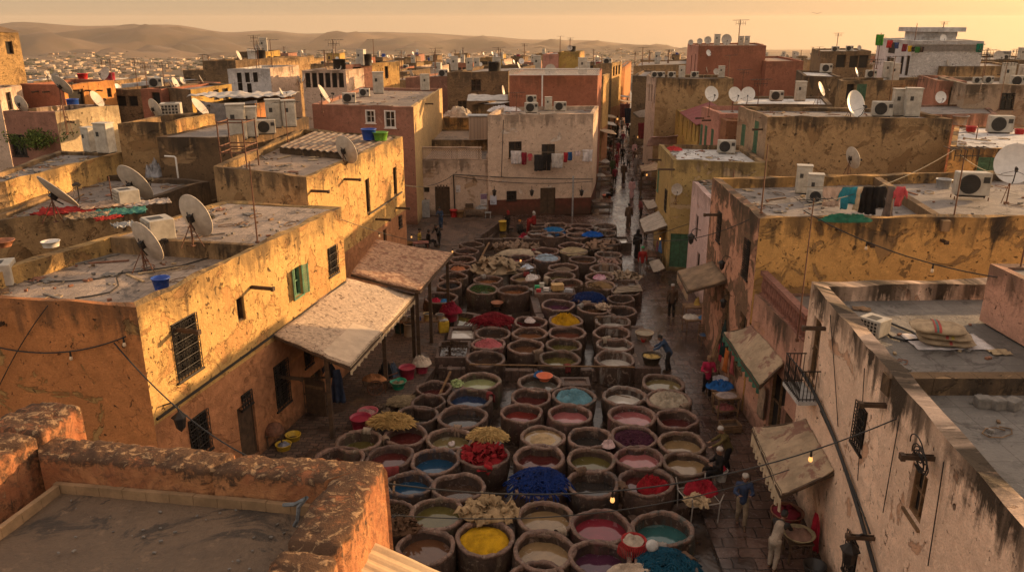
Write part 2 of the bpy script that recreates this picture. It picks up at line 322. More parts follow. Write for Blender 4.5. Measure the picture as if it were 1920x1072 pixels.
def person(label, px, py, face, top, bottom, pose='walk', hat=None, hair=True, robe=False, hood=False, h=1.7, near=False, z0=.1, bend=0., arm='down', shoes=None, sit=.0, group=None, hatshape='cap', vest=None):
    loc = W(px, py, z0); vox = .0105 if near else (.02 if loc.y < 45 else .032)
    T = thing('person', label, 'person', loc, -math.radians(face), group)
    S = h/1.7; V = lambda x, y, z: Vector((x*S, y*S, z*S))
    hip = .9
    if pose == 'sit': hip = .28+sit
    if pose == 'floor': hip = .14+sit
    bn = math.radians(bend)
    def tor(x, y, z):   # point on the trunk: z measured up from the hip
        return V(x, y*math.cos(bn)+z*math.sin(bn), hip-y*math.sin(bn)+z*math.cos(bn))
    neck, chest, waist = tor(0, 0, .56), tor(0, .0, .42), tor(0, 0, .12)
    hd = tor(0, .03, .73); shl, shr = tor(-.175, 0, .5), tor(.175, 0, .5)
    st = {'walk': .22, 'stand': .03, 'step': .12}.get(pose, 0)
    legs = []
    for sx, k in ((-1, 1), (1, -1)):
        H = V(sx*.085, 0, hip)
        if pose == 'sit': K = V(sx*.13, .42, hip+.06); A = V(sx*.12, .5, .08)
        elif pose == 'floor': K = V(sx*.24, .36, hip+.2); A = V(sx*.05, .45, .07)
        else: K = V(sx*.09, k*st*.62+.05, hip*.53); A = V(sx*.09, k*st*1.0-(.06 if k < 0 else 0), .08+(.05 if k < 0 and st > .1 else 0))
        legs.append((H, K, A))
    arms = []
    for sx, k in ((-1, -1), (1, 1)):
        Sh = shl if sx < 0 else shr
        if arm == 'down': E = Sh+V(sx*.06, k*st*.35-.02, -.28); Wr = E+V(sx*.0, k*st*.3+.06, -.25)
        elif arm == 'front': E = Sh+V(sx*.08, .1, -.24); Wr = E+V(-sx*.1, .2, .04)
        elif arm == 'reach': E = Sh+V(sx*.03, .17, -.2); Wr = E+V(-sx*.03, .2, -.12)
        else: E = Sh+V(sx*.1, .1, -.2); Wr = E+V(-sx*.14, .14, -.12)
        arms.append((Sh, E, Wr))
    caps = [(tor(0, 0, .02), .125*S, waist, .115*S), (waist, .11*S, chest, .125*S), (tor(-.1, 0, .44), .085*S, tor(.1, 0, .44), .085*S), (shl, .058*S, shr, .058*S), (chest, .1*S, neck, .06*S), (neck, .05*S, tor(0, .02, .66), .05*S)]
    for H, K, A in legs:
        foot = A+V(0, .16, -.045) if pose != 'floor' else A+V(0, .1, .0)
        caps += [(H, .085*S, K, .058*S), (K, .056*S, A, .036*S), (A, .036*S, foot, .03*S), (A+V(0, -.03, -.03), .034*S, foot, .034*S)]
    for Sh, E, Wr in arms:
        d = (Wr-E).normalized(); side = d.cross(Vector((0, 0, 1)))
        side = (Vector((1, 0, 0)) if side.length < .2 else side.normalized())
        caps += [(Sh, .05*S, E, .038*S), (E, .038*S, Wr, .026*S)]
        pe = Wr+d*.085*S; curl = d.cross(side).normalized()
        caps += [(Wr+side*q*.02*S, .017*S, pe+side*q*.024*S, .015*S) for q in (-1, 0, 1)]
        for q, L in ((-1.5, .062), (-.5, .076), (.5, .08), (1.5, .07)):
            b = pe+side*q*.018*S; m1 = b+(d*.9-curl*.3).normalized()*L*.55*S; e1 = m1+(d*.6-curl*.8).normalized()*L*.45*S
            caps += [(b, .0095*S, m1, .0085*S), (m1, .0085*S, e1, .0075*S)]
        tb = Wr+d*.03*S+side*.03*S
        caps.append((tb, .011*S, tb+(d*.7+side*.7).normalized()*.06*S, .0085*S))
    fwd = Vector((0, math.cos(bn), -math.sin(bn))); upv = Vector((0, math.sin(bn), math.cos(bn)))
    sd = Vector((1, 0, 0))
    caps += [(hd+fwd*.075*S-upv*.0*S, .018*S, hd+fwd*.105*S-upv*.03*S, .02*S), (hd+sd*.08*S, .02*S, hd+sd*.085*S-upv*.04*S, .018*S), (hd-sd*.08*S, .02*S, hd-sd*.085*S-upv*.04*S, .018*S), (hd+fwd*.05*S-upv*.085*S, .04*S, hd-upv*.05*S+fwd*.02*S, .06*S), (hd+fwd*.07*S+upv*.028*S-sd*.03*S, .014*S, hd+fwd*.07*S+upv*.028*S+sd*.03*S, .014*S), (hd+fwd*.083*S-upv*.07*S-sd*.02*S, .01*S, hd+fwd*.083*S-upv*.07*S+sd*.02*S, .01*S)]
    body = blob(caps, vox, 'body', SKIN, T, balls=[(hd, .088*S, .115*S)])
    if near:
        for q in (-1, 1):
            MB().ball(hd+fwd*.088*S+sd*q*.032*S, .011*S, 8, 6).build('eye', BLKV, T, True)
    g = .017*S
    if robe:
        hem = (legs[0][2]+legs[1][2])/2; hm = Vector((hem.x, hem.y*.5, .2*S))
        cs = [(chest, .145*S, tor(0, 0, .0), .165*S), (tor(0, 0, 0), .165*S, hm, .2*S), (hm, .2*S, Vector((hm.x, hm.y, .12*S)), .19*S), (shl, .075*S, shr, .075*S), (chest, .12*S, neck, .075*S)]
        if pose in ('floor', 'sit'):
            cs = cs[:1]+cs[3:]
            for H, K, A in legs: cs += [(H, .12*S, K, .11*S), (K, .11*S, A, .08*S)]
        for Sh, E, Wr in arms: cs += [(Sh, .075*S, E, .065*S), (E, .065*S, Wr, .065*S)]
        if hood: cs += [(hd-upv*.05*S-fwd*.03*S, .12*S, hd+upv*.07*S-fwd*.05*S, .1*S), (hd+upv*.07*S-fwd*.05*S, .09*S, hd+upv*.17*S-fwd*.1*S, .02*S), (neck, .1*S, hd-upv*.05*S-fwd*.03*S, .12*S)]
        blob(cs, max(vox, .02), 'robe', top, T, .012)
    else:
        cs = [(tor(0, 0, -.03), .145*S, waist, .13*S), (waist, .13*S, chest, .14*S), (tor(-.1, 0, .44), .1*S, tor(.1, 0, .44), .1*S), (shl, .072*S, shr, .072*S), (chest, .115*S, neck-upv*.02*S, .075*S)]
        for Sh, E, Wr in arms: cs += [(Sh, .066*S, E, .056*S), (E, .056*S, E+(Wr-E)*.93, .042*S)]
        blob(cs, max(vox, .016), 'jacket', top, T, .012)
        cs = [(tor(0, 0, -.02), .135*S, tor(0, 0, .06), .13*S)]
        for H, K, A in legs: cs += [(H, .1*S, K, .075*S), (K, .075*S, A+(K-A)*.12, .058*S)]
        blob(cs, max(vox, .016), 'trousers', bottom, T, .012)
    for H, K, A in legs:
        foot = A+V(0, .17, -.045)
        if pose != 'floor': MB().lathe([(.001, -.05), (.045, -.045), (.05, -.01), (.042, .03), (.03, .07), (.001, .075)], 12, A+V(0, .06, -.02), sy=2.6).build('shoe', shoes or WOOD, T, True)
    if vest: blob([(tor(0, 0, -.03), .15*S, waist, .138*S), (waist, .138*S, chest, .15*S), (tor(-.08, 0, .45), .1*S, tor(.08, 0, .45), .1*S)], .02, 'vest', vest, T, .012)
    if hat:
        if hatshape == 'cap': MB().lathe([(.098, .0), (.104, .015), (.1, .05), (.078, .085), (.04, .1), (.001, .104)], 16, hd+upv*.035*S, jit=.05, sy=1.06).build('cap', hat, T, True)
        else: blob([(hd+upv*.02*S-fwd*.025*S, .108*S, hd-upv*.06*S-fwd*.05*S, .1*S), (hd-upv*.1*S-fwd*.02*S, .09*S, neck, .09*S), (hd+upv*.08*S, .08*S, hd+upv*.02*S, .1*S)], .024, 'headscarf', hat, T, .008)
    elif hair and not hood:
        blob([(hd+upv*.05*S-fwd*.02*S, .1*S, hd-fwd*.035*S, .09*S)], .02, 'hair', HAIRB, T, .008)
    return T
# ---------------------------------------------------------------- houses
def inset(P, d):
    n = len(P); out = []
    for i in range(n):
        a, b, c = Vector(P[i-1]), Vector(P[i]), Vector(P[(i+1) % n])
        d1 = (b-a).normalized(); d2 = (c-b).normalized()
        n1 = Vector((-d1.y, d1.x)); n2 = Vector((-d2.y, d2.x))
        k = (n1+n2)/(1+n1.dot(n2)); out.append(b+k*d)
    return out
HS = {}
def wallhit(key, i, px, py):
    H = HS[key]; P = H['P']; a = Vector(P[i]); b = Vector(P[(i+1) % 4]); d = (b-a).normalized(); n = Vector((d.y, -d.x))
    rx, ry, rz = ray(px, py); t = (a.x*n.x+a.y*n.y)/(rx*n.x+ry*n.y)
    q = Vector((rx*t, ry*t, CAMZ+rz*t)); u = (q.x-a.x)*d.x+(q.y-a.y)*d.y
    return q, u, d, n
def window_parts(kind, w, h, parent, org, pos, d, n, lab=None):
    M = Matrix(((d.x, -n.x, 0, pos.x-org[0]), (d.y, -n.y, 0, pos.y-org[1]), (0, 0, 1, pos.z-org[2]), (0, 0, 0, 1)))
    fm = {'white': WPNT, 'grille': IRON, 'slot': WOOD, 'green': SHUT, 'door': WOOD, 'door2': WOOD, 'gdoor': GRNP, 'dgreen': GRNP, 'open': WOODL}.get(kind, WOOD)
    mb = MB(); mb.T = M
    x, z = w/2, h/2
    mb.quad((-x, .195, -z), (x, .195, -z), (x, .195, z), (-x, .195, z), mi=1)
    t = .05 if kind != 'white' else .09
    y0 = .08 if kind != 'white' else -.04
    for q in ((-x, -z, -x+t, z), (x-t, -z, x, z), (-x+t, z-t, x-t, z), (-x+t, -z, x-t, -z+t)): mb.box(q[0], y0, q[1], q[2], .18, q[3])
    if kind in ('door', 'door2', 'gdoor'):
        o = mb.build('door', [fm, BLKV], parent, label=lab)
        mb = MB(); mb.T = M; k = 2 if w > 1 else 1
        for j in range(k):
            a = -x+t+j*(w-2*t)/k+.01; b = a+(w-2*t)/k-.02
            mb.box(a, .1, -z+t, b, .15, z-t)
            if kind == 'gdoor':
                m = int((b-a)/.09)
                for i in range(m): mb.box(a+i*.09+.01, .08, -z+t+.01, a+i*.09+.05, .1, z-t-.01)
            else:
                for r0, r1 in ((.08, .45), (.52, .92)): mb.box(a+.07, .085, -z+h*r0, b-.07, .1, -z+h*r1)
        mb.build('door_leaf', fm, o)
        return o
    if kind == 'slot' or min(w, h) < .35: pass
    else:
        mb.box(-.025, .1, -z+t, .025, .17, z-t); mb.box(-x+t, .11, -.02, x-t, .165, .02)
        mb.box(-x-.06, -.06, -z-.06, x+.06, .02, -z-.002)
    o = mb.build('window', [fm, BLKV if kind in ('slot', 'open') else GLASS], parent, label=lab)
    if kind == 'grille':
        g = MB(); g.T = M; nx = max(3, int(w/.14)); nzz = max(3, int(h/.28))
        for i in range(nx+1): xx = -x+w*i/nx; g.tube((xx, -.05, -z), (xx, -.05, z), .013, n=5)
        for i in range(nzz+1): zz = -z+h*i/nzz; g.tube((-x, -.05, zz), (x, -.05, zz), .013, n=5)
        for i in range(nx):
            for j in range(nzz):
                cx = -x+w*(i+.5)/nx; cz = -z+h*(j+.5)/nzz
                g.path([(cx+.05*math.cos(a*.9), -.05, cz+(.09-.006*a)*math.sin(a*.9)) for a in range(8)], .009, 4)
        g.build('grille', IRON, o)
    if kind in ('green', 'dgreen'):
        for sx in (-1, 1):
            g = MB(); g.T = M @ Matrix.Translation((sx*x, -.01, 0)) @ Matrix.Rotation(math.radians(-25*sx), 4, 'Z')
            a, b = (0, w*.48) if sx > 0 else (-w*.48, 0)
            if kind == 'dgreen': a, b = (-w*.48, 0) if sx > 0 else (0, w*.48); g.T = M @ Matrix.Translation((sx*x, .02, 0))
            for q in ((a, -z, a+.06, z), (b-.06, -z, b, z)): g.box(q[0], -.03, q[1], q[2], 0, q[3])
            k = int(h/.07)
            for i in range(k): g.box(a+.06, -.022, -z+i*h/k, b-.06, -.008, -z+(i+.8)*h/k)
            g.build('shutter', fm, o)
    return o
def house(key, name, label, c, z=None, Y=None, dep=None, mat=YEL, mats=None, roof=RGRY, zb=0, par=.45, pt=.28, wins=(), cat='house', ref=None, spouts=(), group=None, pts=None, jit=.09, zs=None):
    if pts: P = [Vector(p) for p in pts]
    else:
        r = ref if ref is not None else (1 if c[2] else 0)
        if z is None: z = WY(c[r][0], c[r][1], Y).z
        P = [W(q[0], q[1], z).xy if q else None for q in c]
        if dep: P[2] = P[1]+Vector(dep); P[3] = P[0]+Vector(dep)
        if P[3] is None: P[3] = P[0]+P[2]-P[1]
        if P[2] is None: P[2] = P[1]+P[3]-P[0]
        if P[0] is None: P[0] = P[1]+P[3]-P[2]
    org = Vector(((P[0].x+P[1].x+P[2].x+P[3].x)/4, (P[0].y+P[1].y+P[2].y+P[3].y)/4, zb))
    T = thing(name, label, cat, org, 0, group)
    HS[key] = dict(P=P, z=z, T=T, org=org, fl=z-par)
    I = inset(P, pt); mats = mats or [mat]*4
    ml = []
    for m in mats+[mats[0]]:
        if m not in ml: ml.append(m)
    mb = MB(); seed = sum(map(ord, key))*.37
    ops = {0: [], 1: [], 2: [], 3: []}
    for (wi, px, py, w, h, kind, *ex) in wins:
        if px is None: pos = None; u, zz = ex[0], ex[1]
        else: q, u, d, n = wallhit(key, wi, px, py); zz = q.z
        L = (P[(wi+1) % 4]-P[wi]).length
        if kind in ('door', 'door2', 'gdoor'): zz = max(zz, zb+h/2+.12)
        u = min(max(u, w/2+.15), L-w/2-.15); zz = min(zz, z-par-h/2-.05)
        ops[wi].append((u, zz, w, h, kind))
    def top(x, y): return jit*(noise.noise(Vector((x*.9, y*.9, seed)))+.5*noise.noise(Vector((x*3, y*3, seed))))
    for i in range(4):
        a, b = P[i], P[(i+1) % 4]; L = (b-a).length; d = (b-a)/L; n = Vector((d.y, -d.x)); mi = ml.index(mats[i])
        us = {0., L}; k = max(1, min(40, int(L/(.9 if a.y < 60 else 2.5)))); us |= {L*j/k for j in range(1, k)}
        zs_ = {zb, z}
        for (u, zz, w, h, kd) in ops[i]: us |= {u-w/2, u+w/2}; zs_ |= {zz-h/2, zz+h/2}
        us = sorted(us); zl = sorted(zs_)
        def pt3(u, zz, off=0.):
            p = a+d*u-n*off
            return (p.x, p.y, zz+(top(p.x, p.y) if zz >= z-1e-6 else 0))
        for j in range(len(us)-1):
            for q in range(len(zl)-1):
                um, zm = (us[j]+us[j+1])/2, (zl[q]+zl[q+1])/2
                if any(abs(um-o[0]) < o[2]/2 and abs(zm-o[1]) < o[3]/2 for o in ops[i]): continue
                u0, u1, z0, z1 = us[j], us[j+1], zl[q], zl[q+1]
                mb.quad(pt3(u0, z0), pt3(u1, z0), pt3(u1, z1), pt3(u0, z1), [(u0+seed+i*17, z-z0), (u1+seed+i*17, z-z0), (u1+seed+i*17, z-z1), (u0+seed+i*17, z-z1)], mi)
        for (u, zz, w, h, kd) in ops[i]:
            x0, x1, z0, z1 = u-w/2, u+w/2, zz-h/2, zz+h/2
            for A, B in (((x0, z0), (x1, z0)), ((x1, z0), (x1, z1)), ((x1, z1), (x0, z1)), ((x0, z1), (x0, z0))):
                mb.quad(pt3(*A), pt3(*B), pt3(*B, .2), pt3(*A, .2), [(A[0]+seed, z-A[1]), (B[0]+seed, z-B[1]), (B[0]+seed+.2, z-B[1]), (A[0]+seed+.2, z-A[1])], mi)
            p = a+d*u
            window_parts(kd, w, h, T, org, Vector((p.x, p.y, zz)), d, n)
        # parapet cap and inner face
        ia, ib = I[i], I[(i+1) % 4]
        for j in range(len(us)-1):
            s0, s1 = us[j]/L, us[j+1]/L
            o0, o1 = a.lerp(b, s0), a.lerp(b, s1); q0, q1 = ia.lerp(ib, s0), ia.lerp(ib, s1)
            t0, t1 = z+top(o0.x, o0.y), z+top(o1.x, o1.y)
            r0, r1 = z-.01+top(q0.x+3, q0.y), z-.01+top(q1.x+3, q1.y)
            su = seed+i*17+5
            mb.quad((o0.x, o0.y, t0), (o1.x, o1.y, t1), (q1.x, q1.y, r1), (q0.x, q0.y, r0), [(us[j]+su, .05), (us[j+1]+su, .05), (us[j+1]+su, .25), (us[j]+su, .25)], mi)
            if par > .02: mb.quad((q0.x, q0.y, r0), (q1.x, q1.y, r1), (q1.x, q1.y, z-par), (q0.x, q0.y, z-par), [(us[j]+su, .0), (us[j+1]+su, 0), (us[j+1]+su, par), (us[j]+su, par)], mi)
    mb.build('wall', ml, T, origin=org)
    rb = MB(); zf = z-par if par > .02 else z-.02
    m = 6
    def rp(s, t):
        p = I[0].lerp(I[1], s).lerp(I[3].lerp(I[2], s), t); q = math.sin(PI*s)*math.sin(PI*t)
        return (p.x, p.y, zf+.03*noise.noise(Vector((p.x*.7, p.y*.7, seed)))*min(1, q*3))
    rb.grid(rp, m, m); rb.build('roof', roof, T, origin=org)
    for (wi, px, py, L) in spouts:
        q, u, d, n = wallhit(key, wi, px, py)
        M = Matrix(((d.x, -n.x, 0, q.x-org.x), (d.y, -n.y, 0, q.y-org.y), (0, 0, 1, q.z-org.z), (0, 0, 0, 1)))
        s = MB(); s.T = M; s.box(-.05, -L, -.05, .05, .1, -.02); s.box(-.05, -L, -.018, -.03, .1, .05); s.box(.03, -L, -.018, .05, .1, .05); s.box(-.07, -L-.05, -.07, .07, -L+.04, .06)
        s.build('drain_spout', WOOD, T)
    return T
def hpart(key, name, mb, mat, **k): return mb.build(name, mat, HS[key]['T'], origin=HS[key]['org'], **k)
def fl(key): return HS[key]['fl']
# ---------------------------------------------------------------- rooftop equipment
def _refl():
    mb = MB(); prof = [(1e-3, 0)]+[(r/8, .2*(r/8)**2) for r in range(1, 9)]
    full = prof+[(1.02, .21), (1.02, .17)]+[(r/8, .2*(r/8)**2-.03) for r in range(8, 0, -1)]
    mb.lathe(full, 28); mb.v = [(x*.93, z, -y) for x, y, z in mb.v]; return mb.mesh('reflector', DISH, True)
def _arm():
    mb = MB(); mb.path([(0, .2, -1), (0, .5, -.92), (0, .88, -.5)], .03, 6); mb.tube((0, .98, -.42), (0, .78, -.3), .09, .06, 10); mb.box(-.06, .9, -.55, .06, 1.05, -.4)
    for s in (-1, 1): mb.tube((s*.55, .1, -.55), (0, .85, -.46), .012, n=5)
    return mb.mesh('feed_arm', IRON)
def _brk():
    mb = MB(); mb.box(-.12, -.22, -.16, .12, -.02, .16); mb.tube((0, -.2, -.1), (0, -.12, -.55), .03); mb.tube((-.2, -.04, .25), (0, -.2, 0), .025, n=5); mb.tube((.2, -.04, .25), (0, -.2, 0), .025, n=5); return mb.mesh('bracket', IRON)
def _tripod():
    mb = MB(); mb.tube((0, 0, 0), (0, 0, 1), .035)
    for a in (.3, 2.4, 4.5): mb.tube((math.cos(a)*.55, math.sin(a)*.55, 0), (0, 0, .8), .022, n=5)
    mb.tube((math.cos(.3)*.3, math.sin(.3)*.3, .36), (math.cos(2.4)*.3, math.sin(2.4)*.3, .36), .016, n=4); mb.box(-.09, -.09, 0, .09, .09, .03)
    return mb.mesh('stand', RUST)
def _pole():
    mb = MB(); mb.tube((0, 0, 0), (0, 0, 1), .035); mb.box(-.12, -.12, 0, .12, .12, .04); mb.tube((.25, .1, 0), (0, 0, .6), .02, n=5); return mb.mesh('stand', RUST)
REFL, ARM, BRK, TRI, POL = _refl(), _arm(), _brk(), _tripod(), _pole()
def dish(label, px, py, dpx, az, el=25, z0=None, Y=None, key=None, hc=None, mat=None, stand=TRI, group='satellite dishes on the roofs', tiny=False):
    if key: z0 = fl(key)
    if Y is None:
        r = .5
        for _ in range(3): c = W(px, py, z0+(hc or r*1.25)); r = dpx/2/F*PXL(c)[2]
    else:
        c = WY(px, py, Y); r = dpx/2/F*PXL(c)[2]
        if z0 is None: z0 = c.z-r*1.3
    T = thing('satellite_dish', label, 'satellite dish', (c.x, c.y, z0), -math.radians(az), group)
    hz = c.z-z0; R = (math.radians(el), 0, 0)
    inst('reflector', REFL, T, (0, 0, hz), R, (r, r, r), mat)
    inst('feed_arm', ARM, T, (0, 0, hz), R, (r, r, r))
    if not tiny: inst('bracket', BRK, T, (0, 0, hz), R, (r, r, r))
    inst('stand', stand, T, (0, -.16*r, 0), (0, 0, 0), (max(.6, r), max(.6, r), max(.1, hz)))
    return T
def _ac():
    a = MB().rbox(0, 0, .36, .86, .34, .62, .03).mesh('casing', ACW, False)
    g = MB(); g.lathe([(.001, 0), (.25, 0), (.265, .012), (.25, .02)], 24); g.v = [(x-.1, -.175-z, y+.36) for x, y, z in g.v]
    for i in range(-4, 5):
        q = math.sqrt(max(0, .25**2-(i*.055)**2)); g.box(-.1-q, -.2, .36+i*.055-.006, -.1+q, -.19, .36+i*.055+.006)
    g.box(-.11, -.205, .11, -.09, -.2, .61)
    s = MB()
    for i in range(7): s.box(.433, -.12, .2+i*.06, .437, .12, .23+i*.06)
    s.box(.22, -.176, .4, .38, -.172, .56)
    f = MB(); f.rbox(0, 0, .03, .7, .26, .06, .01)
    return a, g.mesh('fan_grille', ACD), s.mesh('louvre', ACD), f.mesh('base', IRON)
def _cab():
    a = MB().rbox(0, 0, .66, .66, .5, 1.24, .02).mesh('casing', ACW)
    d = MB(); d.rbox(0, -.26, .62, .56, .03, 1.02, .012)
    s = MB().box(-.2, -.282, .75, -.05, -.278, .95)
    t = MB().rbox(0, 0, 1.3, .72, .56, .05, .015); f = MB().rbox(0, 0, .025, .6, .42, .05, .01)
    return a, d.mesh('door', ACW), s.mesh('vent', ACD), t.mesh('lid', ACW), f.mesh('base', IRON)
def _win():
    a = MB().rbox(0, 0, .25, .62, .55, .46, .02).mesh('casing', ACW); g = MB()
    g.box(-.26, -.282, .06, .26, -.278, .44)
    w = MB()
    for i in range(6): w.box(-.27+i*.1, -.3, .05, -.24+i*.1, -.284, .45)
    for i in range(5): w.box(-.27, -.306, .05+i*.095, .27, -.3, .075+i*.095)
    s = MB()
    for i in range(4): s.box(-.313, -.15+i*.08, .12, -.31, -.11+i*.08, .34)
    s.box(-.15, -.2, .4815, .15, .1, .484)
    return a, g.mesh('back_panel', ACD), w.mesh('grille', ACW), s.mesh('louvre', ACD)
ACM, CBM, WNM = _ac(), _cab(), _win()
def ac(label, px, py, wpx, rz=0, kind='ac', z0=None, key=None, Y=None, group=None, raise_=0):
    if key: z0 = fl(key)
    if Y: c = WY(px, py, Y)
    else: c = W(px, py, z0+raise_)
    k = wpx/F*PXL(c)[2]; ms = {'ac': ACM, 'cab': CBM, 'win': WNM}[kind]
    k /= {'ac': .9, 'cab': .8, 'win': .75}[kind]
    nm, ct = {'ac': ('air_conditioner', 'air conditioner'), 'cab': ('metal_cabinet', 'cabinet'), 'win': ('air_conditioner', 'air conditioner')}[kind]
    T = thing(nm, label, ct, c, math.radians(rz), group or {'ac': 'air conditioner units on the roofs', 'cab': 'white metal cabinets on the roofs', 'win': 'air conditioner units on the roofs'}[kind])
    for m in ms: inst(m.name.split('.')[0], m, T, sc=(k, k, k))
    if raise_:
        mb = MB()
        for sx in (-.42, .42):
            for sy in (-.16, .16): mb.tube((sx*k, sy*k, -raise_), (sx*k, sy*k, .02), .025)
        mb.build('rack', RUST, T)
    return T
def _yagi(n, seed):
    r = random.Random(seed); mb = MB(); mb.tube((-.35, 0, .93), (.45, .1, .95), .012, n=4)
    for i in range(n): x = -.33+i*.76/(n-1); L = .13+.1*(1-i/n)+r.random()*.03; mb.tube((x, -L, .93+.02*i/n), (x, L, .94+.02*i/n), .008, n=4)
    if seed % 2: mb.tube((-.2, 0, .78), (.3, -.05, .79), .01, n=4); [mb.tube((-.2+i*.12, 0, .68), (-.2+i*.12, 0, .9), .008, n=4) for i in range(5)]
    return mb.mesh('aerial', IRON)
YAG = [_yagi(7, 1), _yagi(6, 2), _yagi(9, 3)]
def _mast():
    mb = MB(); mb.tube((0, 0, 0), (0, 0, 1), .03, .022, 6); mb.box(-.06, -.06, 0, .06, .06, .02); return mb.mesh('mast', RUST)
MAST = _mast()
def antenna(label, px, pyb, pyt, z0=None, key=None, Y=None, var=0, rz=0, bare=False, k=1., group='aerial masts on the roofs'):
    if key: z0 = fl(key)
    c = WY(px, pyb, Y) if Y else W(px, pyb, z0)
    h = WY(px, pyt, c.y).z-c.z
    T = thing('antenna_mast' if not bare else 'iron_pole', label, 'antenna' if not bare else 'pole', c, rz, group)
    s = max(1, c.y/60)*k
    inst('mast', MAST, T, sc=(s, s, h))
    if not bare: q = min(h, 1.6)*1.1*k; inst('aerial', YAG[var % 3], T, (0, 0, h-q*.97), sc=(q, q, q))
    return T
LIT = None
def cable(label, a, b, sag=.3, r=.018, n=24, mat=CABL, bulbs=(), blab='', pts=None, lit=False):
    a, b = Vector(a), Vector(b)
    P = [Vector(p) for p in pts] if pts else [a.lerp(b, i/n)-Vector((0, 0, sag*4*(i/n)*(1-i/n))) for i in range(n+1)]
    o = P[0].copy(); mb = MB(); mb.path(P, r, 5)
    q = mb.build('cable', mat, origin=o); tag(q, label, 'cable')
    for i, (t, lb) in enumerate(bulbs):
        p = a.lerp(b, t)-Vector((0, 0, sag*4*t*(1-t)+r)); T = thing('light_bulb', lb, 'light bulb', p, 0, 'bulbs on the overhead wires')
        inst('socket', BULB[0], T); inst('globe', BULB[1], T, mat=LITM if lit else None)
    return q
LITM, _nt, _b = newmat('lit_bulb_glass'); _b.inputs['Base Color'].default_value = (.9, .5, .2, 1); _b.inputs['Emission Color'].default_value = (1, .45, .12, 1); _b.inputs['Emission Strength'].default_value = .6
BGL = simple('bulb_glass', (.6, .45, .3), .1, .1, 2, bmp=0)
def _bulb():
    s = MB().tube((0, 0, -.12), (0, 0, .01), .03, .02).mesh('socket', IRON); g = MB(); g.lathe([(.001, -.25), (.035, -.235), (.048, -.2), (.04, -.15), (.024, -.11)], 12)
    return s, g.mesh('globe', BGL, True)
BULB = _bulb()
def bucket(label, px, py, z0, r, h, mat, inner=None, name='bucket', handle=True, ht=.8, taper=.78, group=None, p=None, lump=0):
    c = Vector(p) if p else W(px, py, z0); T = thing(name, label, name.replace('_', ' ').split()[-1], c, RND.random()*3, group)
    mb = MB(); mb.lathe([(.001, .01), (r*taper, .0), (r*taper, .005), (r*.97, h*.93), (r*1.05, h*.94), (r*1.06, h), (r*.97, h), (r*taper*.95, .03), (.001, .03)], 24)
    mb.build('tub' if name != 'bucket' else 'pail', mat, T, True)
    if inner:
        q = MB(); rr = r*(taper+(1-taper)*ht)*.94
        q.lathe([(rr, h*ht)]+[(rr*k, h*ht+lump*(1-k*k)*(1+.5*fn3((k*5, lump, h)))) for k in (.8, .6, .4, .2, .001)], 16, jit=.25 if lump else 0, seed=px)
        q.build('contents', inner, T, True)
    if handle: MB().path([(r*math.cos(a), .05*math.sin(a*2), h*.93-r*.5*math.sin(a)) for a in [PI*i/10 for i in range(11)]], .008, 4).build('handle', IRON, T)
    return T
def garment(label, p, w, h, d, mat, kind='sheet', name='garment', group='laundry on the line', cat='laundry', lean=0.):
    # p: top centre on the line, d: unit direction of the line
    d = Vector(d).normalized(); n = Vector((d.y, -d.x, 0)); p = Vector(p); o = p.copy(); mb = MB(); sd = p.x*3.7+p.y
    def P(x, t, e=0): return p+d*x-Vector((0, 0, h*t))+n*(.05*math.sin(x*26+sd)*(.3+t)+.06*fn3((x*4, t*2, sd))+.02*math.sin(x*11+t*3+sd)+lean*t)+d*.05*fn3((t*3, sd, x))
    if kind == 'sheet': mb.grid(lambda s, t: P((s-.5)*w*(1-.1*t), t*(1+.05*fn3((s*3, sd, 0)))), 14, 10)
    elif kind == 'shirt':
        mb.grid(lambda s, t: P((s-.5)*w*.62, t), 8, 10)
        for q in (-1, 1): mb.grid(lambda s, t: P(q*(w*.31+w*.2*s), .03+t*.38+s*.25), 3, 5)
    elif kind == 'trousers':
        for q in (-1, 1): mb.grid(lambda s, t: P(q*(.02+.0*t)*w+q*s*w*(.46-.1*t), t), 6, 12)
        mb.grid(lambda s, t: P((s-.5)*w*.9, t*.3), 8, 4)
    else: mb.grid(lambda s, t: P((s-.5)*w*(.5+.5*t), t), 12, 12)
    q = mb.build(name, mat, None, True, origin=o, thick=.012); return tag(q, label, cat, group)
def rope(label, a, b, sag=.1): return cable(label, a, b, sag, .012, 14, simple('rope_fibre', (.25, .2, .14), .9))
def prism(mb, p0, p1, w, h, mi=None):   # plank-like beam between two points
    p0, p1 = Vector(p0), Vector(p1); d = (p1-p0).normalized(); a = d.cross(Vector((0, 0, 1)))
    a = Vector((1, 0, 0)) if a.length < .01 else a.normalized(); b = a.cross(d)
    v = [q+a*sx*w/2+b*sy*h/2 for q in (p0, p1) for sx, sy in ((-1, -1), (1, -1), (1, 1), (-1, 1))]
    return mb.add(v, [(3, 2, 1, 0), (4, 5, 6, 7), (0, 1, 5, 4), (1, 2, 6, 5), (2, 3, 7, 6), (3, 0, 4, 7)], None, mi)
